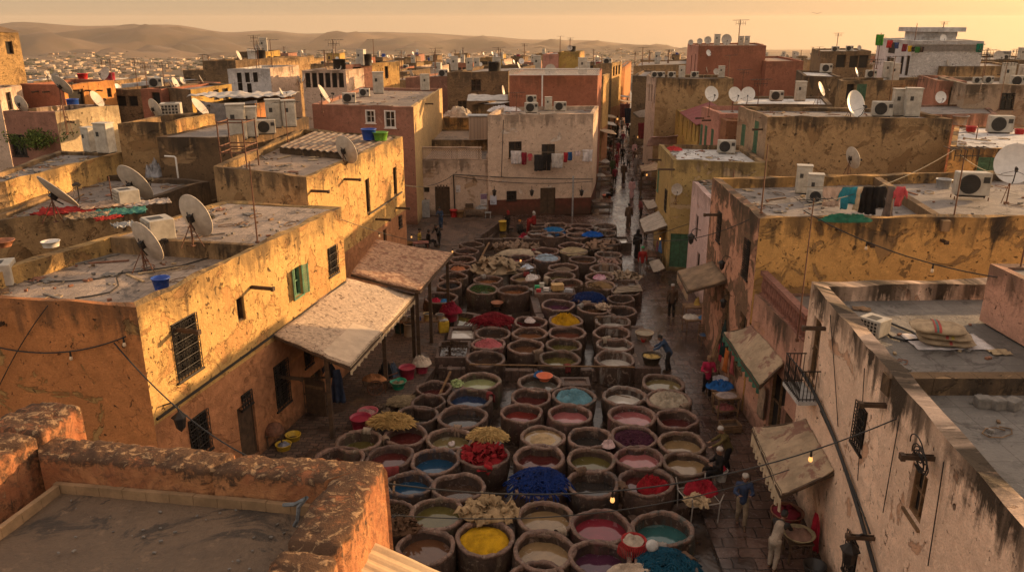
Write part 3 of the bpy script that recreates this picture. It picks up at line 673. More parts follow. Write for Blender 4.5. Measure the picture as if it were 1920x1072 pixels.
def awning(label, a, b, c, d, mat, posts=(), corr=0., sag=.1, val=0, valmat=None, group='awnings over the courtyard and street', mark=False, thick=.035, nx=14, ny=14, patch=None, beams=True, calm=1.):
    # a-b along the wall, d-c along the free edge (a next to d)
    a, b, c, d = map(Vector, (a, b, c, d)); o = (a+b+c+d)/4; o.z = min(p.z for p in (a, b, c, d))
    T = thing('awning', label, 'awning', o, 0, group)
    def P(s, t):
        p = a.lerp(b, s).lerp(d.lerp(c, s), t)
        z = -sag*math.sin(PI*t)*(1-.3*math.sin(PI*s))+calm*.05*fn3((s*3.1, t*2.7, o.x))+(corr*math.sin(s*60) if corr else 0)
        e = calm*.04*fn3((s*9, t*9, o.y))
        return (p.x+e, p.y+e, p.z+z)
    m = MB(); m.grid(P, nx*(5 if corr else 1), ny)
    can = m.build('canopy', mat, T, not corr, origin=o, thick=thick)
    if val:
        v = MB(); n = 60
        dr = (c-d).normalized(); nn = Vector((dr.y, -dr.x, 0)).normalized()
        v.grid(lambda s, t: tuple(Vector(P(s, 1.0))+nn*(.035*math.sin(s*n*2.2)*t+.02*(1-t))-Vector((0, 0, .02+val*t*(1+.18*math.sin(s*n*1.1)))) ), n*2, 3)
        v.build('valance', valmat or mat, T, origin=o, thick=.01)
    if beams:
        w = MB(); off = Vector((0, 0, -.09-corr))
        ab = sag*.0
        prism(w, d+off, c+off, .08, .1); prism(w, a+off, d+off, .07, .09); prism(w, b+off, c+off, .07, .09)
        w.build('frame', WOOD, T, origin=o)
    for q in posts:
        p = MB(); q = Vector(q); zt = q.z; p.box(q.x-.075, q.y-.075, .05, q.x+.075, q.y+.075, zt); p.box(q.x-.11, q.y-.11, .0, q.x+.11, q.y+.11, .3); p.build('post', WOOD, T, origin=o)
    if patch:
        m = MB(); s0, s1, t0, t1 = patch[:4]
        m.grid(lambda s, t: tuple(Vector(P(s0+(s1-s0)*s, t0+(t1-t0)*t))+Vector((0, 0, .03))), 8, 8); m.build('patch', patch[4], can, origin=o, thick=.01)
        can_o = m
    return T
# ---------------------------------------------------------------- heaps of yarn, cloth, grain, hides
def heap_mb(kind, r, h, seed, sx=1., sy=1.):
    R = random.Random(seed); mb = MB(); off = Vector((seed*1.37, seed*.71, 0))
    def dome(u, v): return math.sqrt(max(0, 1-u*u-v*v))
    if kind in ('cloth', 'grain', 'wool', 'base'):
        nr, na = (26, 64) if kind == 'cloth' else (16, 40)
        vs = [(0, 0, h)]
        for j in range(1, nr+1):
            for i in range(na):
                a = 2*PI*i/na; k = j/nr; e = 1+.14*noise.noise(Vector((math.cos(a)*1.5, math.sin(a)*1.5, seed)))
                x, y = r*k*e*math.cos(a), r*k*e*math.sin(a); q = Vector((x, y, 0))*(1/r)+off
                if kind == 'cloth': fo = q+Vector((noise.noise(q*2), noise.noise(q*2+Vector((5, 5, 5))), 0))*.35; z = h*(1-k**2.6)*(.55+.45*noise.noise(q*1.5))+(1-k**4)*(h*.5+.02)*((1-abs(noise.noise(fo*2.6)))**3+.55*(1-abs(noise.noise(fo*5.5)))**3-.6)+.06*h*noise.noise(q*15)
                elif kind == 'wool': z = h*(1-k**3)*(.9+.2*noise.noise(q*2.2))+.12*h*abs(noise.noise(q*9))
                else: z = h*(1-k**1.6)*(.85+.3*noise.noise(q*1.7))+.03*noise.noise(q*8)+.02*noise.noise(q*25)
                vs.append((x*sx, y*sy, z-.02*(k > .97)))
        fs = [(0, 1+i, 1+(i+1) % na) for i in range(na)]+[(1+(j-1)*na+i, 1+j*na+i, 1+j*na+(i+1) % na, 1+(j-1)*na+(i+1) % na) for j in range(1, nr) for i in range(na)]
        mb.add(vs, fs)
    if kind == 'yarn':
        mb = heap_mb('base', r*.95, h*.85, seed, sx, sy)
        for k in range(int(230*min(1, r/.7)+60)):
            a = R.random()*2*PI; q = math.sqrt(R.random())*r*.95; x, y = q*math.cos(a), q*math.sin(a); th = R.random()*2*PI; P = []
            for i in range(6):
                z = h*(1-min(1, math.hypot(x, y)/r)**1.8)*(.85+.3*noise.noise(Vector((x/r*1.7, y/r*1.7, 0))+off))+.035+.05*R.random()-max(0, math.hypot(x, y)-r)*.9
                P.append((x*sx, y*sy, z)); th += R.uniform(-1, 1); x += .085*math.cos(th); y += .085*math.sin(th)
            mb.path(P, .016+.012*R.random(), 4)
    if kind == 'hide':
        mb = heap_mb('base', r*.85, h*.6, seed, sx, sy)
        for k in range(46):
            a = R.random()*2*PI; q = math.sqrt(R.random())*r*.9; x, y = q*math.cos(a), q*math.sin(a); z = h*(1-(q/r)**1.6)*.9; w = r*R.uniform(.14, .26); th = R.random()*6; f = R.uniform(.4, 1.3); c0 = Vector((x*sx, y*sy, z)); sdd = R.random()*50
            A = Vector((math.cos(th), math.sin(th), R.uniform(-.2, .5))); B = Vector((-math.sin(th), math.cos(th), R.uniform(-.3, .6)))
            mb.grid(lambda s, t: tuple(c0+A*(s-.5)*2*w+B*(t-.5)*1.5*w+Vector((0, 0, w*f*(.6*math.sin(s*5+sdd)+.5*noise.noise(Vector((s*3, t*3, sdd))))))), 6, 5)
    if kind == 'straw':
        for k in range(900):
            a = R.random()*2*PI; q = math.sqrt(R.random()); x, y = q*r*math.cos(a)*sx, q*r*math.sin(a)*sy; z = h*(1-q**3)*(.35+.65*R.random())+.03; th = R.gauss(.2, .75); L = R.uniform(.2, .5)
            d = Vector((math.cos(th), math.sin(th), R.uniform(-.25, .2)))*L/2; m = Vector((x, y, z)); mb.path([m-d, m+Vector((0, 0, .03)), m+d-Vector((0, 0, .05*R.random()))], .014, 3)
    if kind == 'twig':
        for k in range(150):
            a = R.random()*2*PI; q = math.sqrt(R.random()); m = Vector((q*r*math.cos(a)*sx, q*r*math.sin(a)*sy, h*(1-q*q)*R.random()+.03)); th = R.random()*6; L = R.uniform(.15, .35)
            d = Vector((math.cos(th), math.sin(th), R.uniform(-.3, .3)))*L/2; mb.path([m-d, m+Vector((R.uniform(-.05, .05), R.uniform(-.05, .05), .03)), m+d], .016, 4, r1=.006)
    return mb
def heap(label, loc, r, h, kind, mat, name='cloth_heap', cat='cloth', sx=1., sy=1., seed=None, group=None, rz=0.):
    seed = seed if seed is not None else int(abs(loc[0]*13+loc[1]*7)) % 97+1
    mb = heap_mb(kind, r, h, seed, sx, sy); o = mb.build(name, mat, None, kind in ('cloth', 'grain', 'wool', 'yarn', 'hide'), origin=None, thick=.012 if kind == 'hide' else 0)
    o.location = loc; o.rotation_euler[2] = rz
    return tag(o, label, cat, group)
# ---------------------------------------------------------------- the people in the photo
cc = cloth_c; CN = dict(navy=(.03, .045, .09), tan=(.2, .15, .1), white=(.32, .29, .26), cream=(.46, .38, .3), beige=(.28, .23, .18), black=(.014, .012, .012), char=(.03, .027, .026), red=(.2, .015, .015), magenta=(.3, .015, .05), brown=(.075, .045, .03), olive=(.1, .075, .03), blue=(.035, .06, .11), beanie=(.2, .12, .07), green=(.03, .2, .08), grey=(.2, .18, .17), yellow=(.35, .24, .05), pink=(.5, .3, .3), orange=(.42, .16, .04), dgreen=(.05, .07, .03), maroon=(.12, .03, .03), wine=(.15, .02, .03))
K = {k: cc(k, v) for k, v in CN.items()}
P_ = person
P_('person in navy jacket, tan trousers and white cap walking down the near lane', 1388, 985, 190, K['navy'], K['tan'], 'step', K['white'], near=True, arm='front', h=1.75)
P_('person in cream overalls with dark sleeves bending towards the red basket stand, bottom right', 1447, 1066, 40, K['char'], K['beige'], 'stand', None, near=True, bend=38, arm='reach', h=1.75, vest=K['beige'])
P_('person in olive shirt and white skullcap working at the beige water vat', 1362, 885, 275, K['olive'], K['black'], 'stand', K['white'], near=True, bend=22, arm='reach', h=1.72)
P_('person in black with a white and black cap sitting behind the scarlet heap', 1344, 925, 260, K['black'], K['black'], 'sit', K['white'], near=True, sit=.55, arm='front')
P_('person in magenta jacket and brown beanie walking towards the camera', 1324, 744, 183, K['magenta'], K['black'], 'step', K['beanie'], near=True, arm='front', h=1.78)
P_('person in dark blue shirt bending over the cooking pots', 1252, 697, 285, K['blue'], K['char'], 'stand', None, near=True, bend=32, arm='reach', h=1.75)
P_('person in long brown coat and white cap walking away up the lane', 1258, 597, 5, K['brown'], K['black'], 'step', K['white'], near=True, h=1.8)
P_('person in red coat and green cap walking up the lane', 1203, 517, 2, K['red'], K['grey'], 'step', K['green'], h=1.75)
P_('person in black hooded robe in front of the red coat', 1194, 483, 5, K['black'], K['black'], 'step', robe=True, hood=True, h=1.8)
P_('person in dark cloak striding past the grey awning', 1178, 427, 10, K['brown'], K['black'], 'walk', h=1.78, robe=True)
P_('person in brown jacket beside the large grey lane awning', 1200, 413, 70, K['maroon'], K['black'], 'stand')
P_('person in brown poncho walking in the middle of the street', 1169, 340, 5, K['brown'], K['maroon'], 'step', robe=True)
P_('person in white robe with pink shawl standing in the street', 1184, 372, 190, K['pink'], K['white'], 'stand', K['black'], robe=True, hatshape='scarf')
P_('person in black sitting beside the orange bowl on the left of the street', 1147, 374, 250, K['black'], K['black'], 'sit', arm='front', sit=.12)
P_('person in dark green walking up the street at the left', 1148, 329, 0, K['dgreen'], K['dgreen'], 'step', robe=True)
P_('person in dark red close behind the one in green', 1156, 317, 0, K['wine'], K['red'], 'step')
P_('person in black jacket with bent arm, walking before the dark red figure', 1167, 305, 5, K['black'], K['black'], 'step')
P_('person in grey robe and pale headscarf near the red shop front', 1192, 324, 10, K['grey'], K['black'], 'step', K['cream'], robe=True, hatshape='scarf')
P_('person in black standing under the beige stall awning', 1204, 341, 60, K['black'], K['black'], 'stand')
for i, (px, py, c, c2, lab) in enumerate([(1145, 287, 'black', 'wine', 'person in black at a stall on the left of the street'), (1158, 293, 'wine', 'red', 'person in dark red farther up the street'), (1189, 296, 'pink', 'black', 'person in pale pink with a dark hood near the shop lights'), (1168, 274, 'wine', 'grey', 'person in wine red beyond the wet middle of the street'), (1156, 256, 'black', 'black', 'person in black robe far up the street, larger of two'), (1147, 256, 'char', 'black', 'person in charcoal beside the far black robe'), (1180, 262, 'black', 'brown', 'person in black by the hanging red cloth'), (1150, 236, 'char', 'black', 'tiny person in charcoal near the lit far bulbs'), (1163, 232, 'brown', 'black', 'tiny person in brown at the narrow end of the street'), (1188, 282, 'brown', 'maroon', 'person in brown by the shop lights on the right')]):
    P_(lab, px, py, RND.choice([0, 180, 20]), K[c], K[c2], 'step', None, robe=i in (4, 2))
for i, (px, py, c, c2, lab) in enumerate([(1142, 310, 'char', 'black', 'person in charcoal by the brown stall on the left of the street'), (1178, 316, 'grey', 'black', 'person in grey coat in the right half of the street'), (1162, 284, 'black', 'brown', 'person in black coat behind the dark red walker'), (1176, 252, 'wine', 'black', 'person in wine jacket ahead of the hung red cloth'), (1141, 262, 'brown', 'char', 'person in brown at the pale stall'), (1166, 246, 'grey', 'char', 'person in grey in the wet middle of the far street'), (1158, 240, 'black', 'black', 'small black figure left of the far grey one'), (1171, 224, 'char', 'wine', 'tiny person in charcoal farthest up the street'), (1190, 310, 'brown', 'black', 'person in brown near the pink roof cover'), (1210, 448, 'char', 'black', 'person in charcoal below the large grey tin awning'), (1152, 347, 'wine', 'black', 'person in wine red near the orange bowl')]):
    P_(lab, px, py, RND.choice([0, 180, 20, 200]), K[c], K[c2], 'step', None)
P_('person in yellow shirt sitting in the courtyard corner', 787, 462, 100, K['yellow'], K['black'], 'sit', K['black'], sit=.1)
P_('person in black jacket sitting beside the yellow shirt', 804, 464, 60, K['black'], K['black'], 'sit', sit=.1)
P_('person in dark blue standing before the open dark door', 827, 431, 200, K['blue'], K['blue'], 'stand', None, bend=12, arm='front')
P_('person in dark trousers bending in the courtyard corner', 824, 463, 210, K['char'], K['char'], 'step', None, bend=28, arm='reach')
P_('person with red headscarf and black clothes standing by the far vats', 953, 440, 250, K['black'], K['black'], 'stand', K['red'], arm='front', hatshape='scarf')
P_('person in red robe with white shawl sitting on a far vat', 1001, 440, 260, K['red'], K['red'], 'floor', K['white'], sit=.7, arm='front', robe=True, hatshape='scarf')
P_('person with orange hat crouching beside the crimson wool', 974, 446, 150, K['char'], K['black'], 'floor', K['orange'], sit=.3, arm='front')
# ---------------------------------------------------------------- the dye vats
def claymat(key, c, own=True):
    m, nt, b = newmat(key)
    co = nd(nt, 'ShaderNodeTexCoord', out=3); rn = nd(nt, 'ShaderNodeObjectInfo', out=5)
    v = nd(nt, 'ShaderNodeVectorMath', {0: co, 1: nd(nt, 'ShaderNodeCombineXYZ', {0: mth(nt, 'MULTIPLY', rn, 50), 1: mth(nt, 'MULTIPLY', rn, 31)})})
    n1 = nz(nt, v, 2.2, 7, .68, .4); n2 = nz(nt, v, 14, 5, .65)
    st = nz(nt, nd(nt, 'ShaderNodeMapping', {0: v, 3: (6, 6, .7)}), 1.6, 6, .65)
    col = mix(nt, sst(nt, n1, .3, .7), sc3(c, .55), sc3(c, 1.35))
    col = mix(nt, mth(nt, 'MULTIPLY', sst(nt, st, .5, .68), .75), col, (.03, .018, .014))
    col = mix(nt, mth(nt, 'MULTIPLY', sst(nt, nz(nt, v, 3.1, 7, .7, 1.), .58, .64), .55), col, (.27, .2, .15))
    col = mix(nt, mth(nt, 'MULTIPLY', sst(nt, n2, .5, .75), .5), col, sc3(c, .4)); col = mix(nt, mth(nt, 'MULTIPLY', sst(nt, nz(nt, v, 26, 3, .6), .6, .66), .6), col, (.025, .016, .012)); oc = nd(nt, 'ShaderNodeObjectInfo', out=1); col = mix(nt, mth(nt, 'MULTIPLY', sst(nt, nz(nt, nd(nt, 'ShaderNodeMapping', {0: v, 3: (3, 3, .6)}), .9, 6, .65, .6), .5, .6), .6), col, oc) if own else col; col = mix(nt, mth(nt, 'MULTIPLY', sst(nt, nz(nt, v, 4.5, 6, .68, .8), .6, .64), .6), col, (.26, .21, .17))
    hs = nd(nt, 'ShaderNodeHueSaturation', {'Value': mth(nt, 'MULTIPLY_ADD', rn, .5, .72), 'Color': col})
    nt.links.new(hs, b.inputs['Base Color']); nt.links.new(mth(nt, 'MULTIPLY_ADD', n1, .6, .3), b.inputs['Roughness']); b.inputs['Specular IOR Level'].default_value = .35
    bump(nt, b, mth(nt, 'MULTIPLY_ADD', n2, .5, n1), .05, .9)
    return m
CLAY, RIMC = claymat('vat_clay', (.055, .032, .023)), claymat('vat_rim_clay', (.155, .092, .068))  # pinkish rim clay made lighter, wall darker: lit edges, shaded bodies painted in
VB = []
for k in range(7):
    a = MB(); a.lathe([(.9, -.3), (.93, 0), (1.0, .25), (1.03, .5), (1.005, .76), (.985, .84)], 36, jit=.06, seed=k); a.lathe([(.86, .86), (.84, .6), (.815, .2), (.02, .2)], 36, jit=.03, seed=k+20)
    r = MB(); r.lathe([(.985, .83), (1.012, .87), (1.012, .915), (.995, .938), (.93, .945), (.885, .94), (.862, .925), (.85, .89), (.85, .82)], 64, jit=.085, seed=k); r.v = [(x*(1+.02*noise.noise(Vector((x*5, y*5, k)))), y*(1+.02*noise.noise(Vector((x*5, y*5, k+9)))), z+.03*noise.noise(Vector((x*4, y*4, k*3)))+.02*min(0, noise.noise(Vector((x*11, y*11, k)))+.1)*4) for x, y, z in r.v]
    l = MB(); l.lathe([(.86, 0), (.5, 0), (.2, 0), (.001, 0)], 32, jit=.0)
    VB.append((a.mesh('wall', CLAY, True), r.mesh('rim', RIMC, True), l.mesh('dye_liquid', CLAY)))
DY = {'milk': (.42, .38, .33), 'tan': (.2, .13, .065), 'khaki': (.13, .1, .045), 'olive': (.08, .065, .02), 'maroon': (.06, .013, .012), 'red': (.12, .016, .013), 'crimson': (.15, .016, .026), 'pink': (.24, .075, .075), 'brown': (.09, .04, .02), 'rbrown': (.095, .03, .018), 'obrown': (.15, .06, .025), 'black': (.022, .019, .018), 'blue': (.008, .04, .085), 'navy': (.012, .025, .06), 'teal': (.025, .085, .085), 'green': (.19, .2, .09), 'purple': (.055, .016, .035), 'dbrown': (.045, .026, .018), 'grey': (.09, .08, .065)}
DN = dict(milk='milky_dye', tan='tan_dye', khaki='khaki_dye', olive='olive_dye', maroon='maroon_dye', red='red_dye', crimson='crimson_dye', pink='pink_dye', brown='brown_dye', rbrown='red_brown_dye', obrown='orange_brown_dye', black='black_dye', blue='blue_dye', navy='navy_dye', teal='teal_dye', green='pale_green_dye', purple='purple_dye', dbrown='dark_brown_dye', grey='grey_dye')
VR = random.Random(3)
RIMZ = .93
def vat(cx, cy, w, lev, dy, label, sink=0.):
    c = W(cx, cy, RIMZ-sink); d = PXL(c)[2]; r = w/2/F*d
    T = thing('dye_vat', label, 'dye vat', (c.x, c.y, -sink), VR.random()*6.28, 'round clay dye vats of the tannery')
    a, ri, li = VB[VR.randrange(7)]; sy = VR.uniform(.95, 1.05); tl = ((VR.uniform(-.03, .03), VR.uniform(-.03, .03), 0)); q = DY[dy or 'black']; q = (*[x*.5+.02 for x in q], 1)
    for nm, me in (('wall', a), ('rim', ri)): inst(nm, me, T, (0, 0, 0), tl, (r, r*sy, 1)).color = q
    if dy: inst('dye_liquid', li, T, (0, 0, RIMZ-lev), (0, 0, 0), (r, r*sy, 1), dye(DN[dy], DY[dy]))
    return c, r
VL = [
# front rows
(1017,818,89,.12,'tan','clay vat filled with beige wool under pale water'),(1105,819,86,.38,'black','clay vat of black dye with a bundle of pale rags on its rim'),
(1188,818,90,.3,'purple','clay vat holding matted purple wool, between two plain liquid vats'),(1279,828,90,.3,'tan','clay vat of beige water in front of the man in the olive shirt'),
(1013,856,97,.3,'maroon','clay vat of dark maroon dye directly behind the royal blue yarn'),(1109,861,92,.3,'olive','clay vat of murky olive dye right of the maroon one behind the blue yarn'),
(1200,858,91,.24,'pink','clay vat of pinkish red dye directly behind the vat with scarlet cloth'),(1289,868,88,.24,'tan','clay vat of yellowish tan water beside the seated man in black'),
(1012,904,100,.25,'navy','clay vat overflowing with royal blue yarn'),(1113,904,102,.35,'black','clay vat of near black dye between the blue yarn and the scarlet cloth'),
(1214,903,104,.25,'maroon','clay vat half covered with scarlet cloth'),(1021,967,110,.3,'tan','clay vat of sandy tan water right of the crumpled cream cloth'),
(1128,984,112,.28,'crimson','clay vat of deep crimson dye near the front'),(1245,989,117,.42,'teal','large clay vat of dark teal dye beside the lane'),
(1019,1028,115,.28,'tan','clay vat of tan water right of the yellow powder'),(1124,1045,112,.35,'purple','clay vat of dark purple dye under the red basket'),
(1248,1062,118,.25,'teal','front clay vat covered by teal blue yarn'),(1010,1086,118,.3,'rbrown','frontmost clay vat of dark reddish dye cut by the bottom of the photo'),
(673,825,88,.42,'olive','clay vat of olive green dye nearest the first awning post'),(761,814,82,.3,'maroon','clay vat of dark red dye just in front of the straw bundle'),
(844,821,90,.33,'khaki','clay vat of greyish olive dye with a white scrap floating in it'),(637,858,92,.36,'rbrown','clay vat of reddish brown dye half hidden behind the near parapet'),
(731,856,94,.26,'maroon','clay vat of dark red dye above the blue vats by the parapet'),(817,862,93,.36,'blue','clay vat of deep blue dye left of the scarlet rags'),
(905,852,98,.25,'maroon','clay vat heaped with scarlet rags'),(767,905,92,.33,'blue','clay vat of bright petrol blue dye touching the parapet corner'),
(859,911,102,.38,'dbrown','clay vat of dark brown dye behind the crumpled cream cloth'),(733,957,80,.2,'dbrown','clay vat full of brown leaves peeking out beside the parapet'),
(820,960,107,.26,'olive','clay vat of brownish olive water in the second row from the front'),(799,1023,115,.3,'brown','frontmost clay vat of chestnut brown dye at the left'),
(908,1006,112,.2,'tan','clay vat heaped with bright yellow powder'),
# middle rows
(899,713,83,.27,'green','clay vat of pale green water'),(814,727,70,.36,'maroon','worn oval vat with a wooden pole leaning in it'),(881,745,85,.28,'navy','clay vat of dark blue dye mirroring the sky'),
(804,752,68,.5,'dbrown','broken empty vat behind the straw bundle'),(867,779,94,.28,'black','clay vat of black dye mirroring grey sky, below the dark blue one'),(780,777,79,.4,'black','clay vat of black dye beside the straw bundle'),
(1012,716,82,.28,'grey','clay vat of grey water with an orange basin on its edge'),(1243,717,82,.2,'khaki','clay vat of khaki sludge with a white foam patch'),
(997,742,78,.3,'maroon','clay vat of dark red dye left of the light blue cloth'),(1075,742,83,.2,'teal','clay vat piled with light blue cloth'),
(1170,741,83,.33,'milk','clay vat of milky grey water with a thin stick afloat'),(1254,746,83,.2,'tan','clay vat piled with cream hides beside the lane'),
(980,773,80,.3,'red','clay vat of blood red dye with red drips down its side'),(1066,775,86,.27,'pink','clay vat of pale pink dye below the light blue cloth'),
(1185,778,89,.24,'pink','clay vat of frothy rose pink dye right of the water channel'),(1271,784,84,.36,'maroon','clay vat of dark red dye, rightmost of its row by the lane'),
(915,644,66,.2,'pink','clay vat full of pink wool'),(910,671,75,.35,'dbrown','clay vat of dark brown dye under a long pole'),(924,624,68,.32,'dbrown','clay vat of dark brown dye directly in front of the dark red yarn'),
(994,603,64,.3,'maroon','clay vat of dark red dye with a white rag on it'),(1060,600,65,.2,'obrown','clay vat holding saffron yellow cloth'),(1149,602,68,.38,'milk','farthest of the four milky water vats beside the lane'),
(993,624,69,.3,'obrown','clay vat of orange brown dye behind the plain brown one'),(1064,623,72,.3,'rbrown','clay vat of red brown dye in front of the saffron cloth'),(1148,623,73,.4,'dbrown','clay vat of dark dye with a white scum edge, between milky vats'),
(987,648,70,.3,'brown','clay vat of plain brown dye left of the dark olive ones'),(1057,645,71,.3,'olive','farther of two dark olive vats behind the long pole'),(1154,645,71,.36,'milk','milky water vat second nearest along the lane'),
(1049,671,79,.28,'olive','nearer of two dark olive vats, touching the long pole'),(1153,671,76,.36,'milk','nearest milky water vat, left of the man in dark blue'),
(1047,571,67,.3,'purple','clay vat of dark plum dye left of the deep blue yarn'),(1105,557,60,.2,'navy','clay vat heaped with deep blue yarn under the brown twigs'),(1113,578,62,.3,'brown','clay vat of brown water with a pale hide over its rim'),
(1165,582,56,.42,'black','deep dark vat behind the milky row'),(1165,560,52,.4,'dbrown','shallow dark vat behind the deep dark one'),(843,534,50,.3,'black','clay vat of wet black cloth half behind the awning post'),
(826,557,64,.35,'dbrown','clay vat with red and blue cloth inside, half behind the awning post'),(903,541,59,.2,'olive','clay vat full of green leaves'),(965,543,64,.3,'obrown','tall clay vat of rusty orange dye right of the green leaves'),
(916,524,56,.25,'obrown','clay vat of amber dye behind the green leaves'),(986,520,56,.25,'tan','clay vat with white cloth on one side, behind the rusty orange dye'),
(1063,530,60,.28,'rbrown','clay vat of red brown dye behind the row of small boxes'),(1126,534,60,.2,'tan','clay vat heaped with tan grain'),(1174,544,54,.35,'dbrown','clay vat with worn boards lying across it'),
# far rows
(851,518,54,.3,'brown','clay vat of dull brown dye left of the pale hides heap'),(859,501,48,.25,'obrown','clay vat with salmon coloured scraps inside'),(867,486,50,.3,'rbrown','clay vat of brick red dye, second in line beyond the rusty awning'),
(874,471,48,.3,'rbrown','clay vat of brick red dye, first in line nearest the courtyard floor'),(884,458,48,.3,'dbrown','low broken vat at the near edge of the courtyard floor'),
(981,499,50,.3,'olive','clay vat of dull olive dye right of the pale hides heap'),(976,483,44,.3,'crimson','clay vat of glowing red dye behind the pale hides heap'),
(1050,517,60,.3,'olive','clay vat of mossy green water with a worn rim'),(1057,501,56,.25,'brown','clay vat of gravelly brown scraps behind the mossy green water'),(1126,518,55,.3,'dbrown','clay vat with striped pink cloth over its edge'),
(1136,503,57,.4,'milk','clay vat with a white slab of scum, in front of the bony scraps'),(1143,490,48,.3,'dbrown','squat vat full of bony scraps'),(1092,486,55,.3,'brown','tall clay vat of plain brown dye right of the pale blue cloth'),
(1024,483,53,.2,'blue','clay vat heaped with pale blue cloth'),(1140,477,54,.38,'milk','clay vat with a white slab of scum, behind the bony scraps'),(1076,470,52,.2,'tan','clay vat heaped with beige grain'),
(1024,470,51,.3,'rbrown','clay vat of brown dye behind the pale blue cloth'),(1072,460,50,.3,'rbrown','clay vat of brown dye with a white scrap, behind the beige grain'),
(1037,440,46,.3,'brown','empty looking brown vat just behind the low wall, left one'),(1083,441,46,.3,'grey','grey rimmed vat just behind the low wall, left of the blue tarpaulin'),(1038,431,42,.2,'blue','clay vat of bright blue yarn'),
(1084,432,46,.3,'brown','oval brown vat right of the bright blue yarn'),(1042,422,44,.3,'brown','brown vat behind the bright blue yarn'),(1090,424,46,.25,'rbrown','rosy brown vat below the double wooden door'),(1134,424,46,.35,'milk','far corner vat with white scum beside the lane'),
(1012,421,34,.3,'dbrown','small far vat beside the seated woman in red'),(1008,436,40,.3,'dbrown','dark far vat right in front of the seated woman in red'),(1137,436,40,.35,'milk','far vat with white scum behind the blue tarpaulin'),
(1143,452,44,.35,'milk','far vat with white scum right of the blue tarpaulin'),
]
VC = {}
for v in VL:
    c, r = vat(*v); VC[(v[0], v[1])] = (c, r)
def onvat(k, dz=-.12, k2=None):
    c, r = VC[k]; return Vector((c.x, c.y, RIMZ+dz)), r
HP = [((1017,818),-.2,.8,.1,'wool',(.5,.36,.2),'beige_wool','wool','soaked beige wool floating in a vat'),((1188,818),-.18,.8,.14,'yarn',(.075,.02,.04),'purple_wool','wool','matted purple wool inside a clay vat'),
((1012,904),-.05,1.02,.3,'yarn',(.008,.03,.16),'royal_blue_yarn','yarn','royal blue yarn spilling over a vat near the front'),((1248,1062),-.06,.95,.26,'yarn',(.008,.075,.13),'teal_blue_yarn','yarn','teal blue yarn in the front vat beside the red basket'),
((905,852),-.12,.92,.34,'hide',(.34,.022,.028),'scarlet_rag','rags','scarlet rags heaped high in a vat below the straw sheaf'),((908,1006),-.14,.82,.16,'grain',(.6,.33,.012),'yellow_powder','powder','bright saffron yellow powder filling a front vat'),
((733,957),-.15,.8,.12,'twig',(.09,.055,.03),'brown_leaves','leaves','dry brown leaves in the vat beside the parapet'),((1075,742),-.1,.84,.24,'cloth',(.14,.3,.36),'light_blue_cloth','cloth','light blue cloth piled in a vat'),
((1254,746),-.1,.86,.22,'cloth',(.46,.38,.28),'cream_hide','hides','cream hides folded into a vat beside the lane'),((915,644),-.1,.8,.2,'cloth',(.5,.13,.14),'pink_wool','wool','pink wool in a vat behind the long pole'),
((1060,600),-.06,.8,.26,'cloth',(.52,.27,.01),'saffron_cloth','cloth','saffron yellow cloth twisted in a vat'),((1105,557),-.06,.95,.2,'yarn',(.006,.025,.12),'deep_blue_yarn','yarn','deep blue yarn in front of the brown twig heap'),
((903,541),-.1,.8,.14,'twig',(.06,.13,.04),'green_leaves','leaves','green leaves filling a vat by the flooded pit'),((1126,534),-.08,.8,.2,'grain',(.24,.145,.065),'tan_grain','grain','tan grain piled in a vat left of the worn boards'),
((859,501),-.14,.6,.14,'cloth',(.5,.19,.09),'salmon_scrap','scraps','salmon coloured scraps in a vat beyond the rusty awning'),((1057,501),-.16,.6,.12,'grain',(.2,.14,.1),'gravel_scrap','scraps','grey brown scraps in a vat behind the mossy green water'),
((1143,490),-.1,.75,.18,'hide',(.42,.26,.21),'bony_scrap','bones','bony pinkish scraps in a squat vat by the lane'),((1024,483),-.06,.84,.22,'cloth',(.36,.46,.55),'pale_blue_cloth','cloth','pale blue cloth heaped in a far vat'),
((1076,470),-.04,.98,.22,'grain',(.4,.31,.18),'beige_grain','grain','beige grain heaped above the rim of a far vat'),((1038,431),-.06,.84,.14,'yarn',(.02,.17,.42),'bright_blue_yarn','yarn','bright blue yarn in a far vat near the seated woman'),
((843,534),-.14,.7,.14,'cloth',(.02,.018,.02),'black_cloth','cloth','wet black cloth in a vat behind the awning post')]
for k, dz, kr, h, kind, c, nm, cat, lab in HP:
    p, r = onvat(k, dz); heap(lab, p, r*kr*1.04, h*1.15, kind, woven(nm, sc3(c, .62)), nm, cat)
p, r = onvat((1214, 903), -.2); heap('scarlet cloth trailing over the right half of a vat', p+Vector((r*.25, .02, 0)), r*.62, .34, 'cloth', woven('scarlet_cloth', (.2, .008, .013)), 'scarlet_cloth')
p, r = onvat((826, 557), -.25); heap('crimson cloth in the vat behind the awning post', p+Vector((-r*.3, 0, 0)), r*.4, .18, 'cloth', woven('crimson_cloth', (.35, .02, .05)), 'crimson_cloth'); heap('sky blue cloth beside the crimson cloth in a vat', p+Vector((r*.25, -.1, 0)), r*.35, .16, 'cloth', woven('sky_blue_cloth', (.04, .2, .42)), 'blue_cloth')
p, r = onvat((986, 520), -.1); heap('white cloth bundle on the edge of a vat right of the pale hides', p+Vector((r*.4, 0, .0)), r*.5, .3, 'cloth', woven('white_cloth', (.55, .5, .48)), 'white_cloth')
p, r = onvat((981, 499), -.1); heap('bluish white bag lying across a far vat', p+Vector((r*.3, -.2, 0)), r*.55, .25, 'cloth', woven('bluish_white_cloth', (.45, .5, .58)), 'white_bag', 'bag')
p, r = onvat((994, 603), -.05); heap('white rag draped on a dark red vat', p+Vector((0, r*.3, 0)), r*.34, .16, 'cloth', woven('white_rag', (.5, .42, .4)), 'white_rag', 'rag')
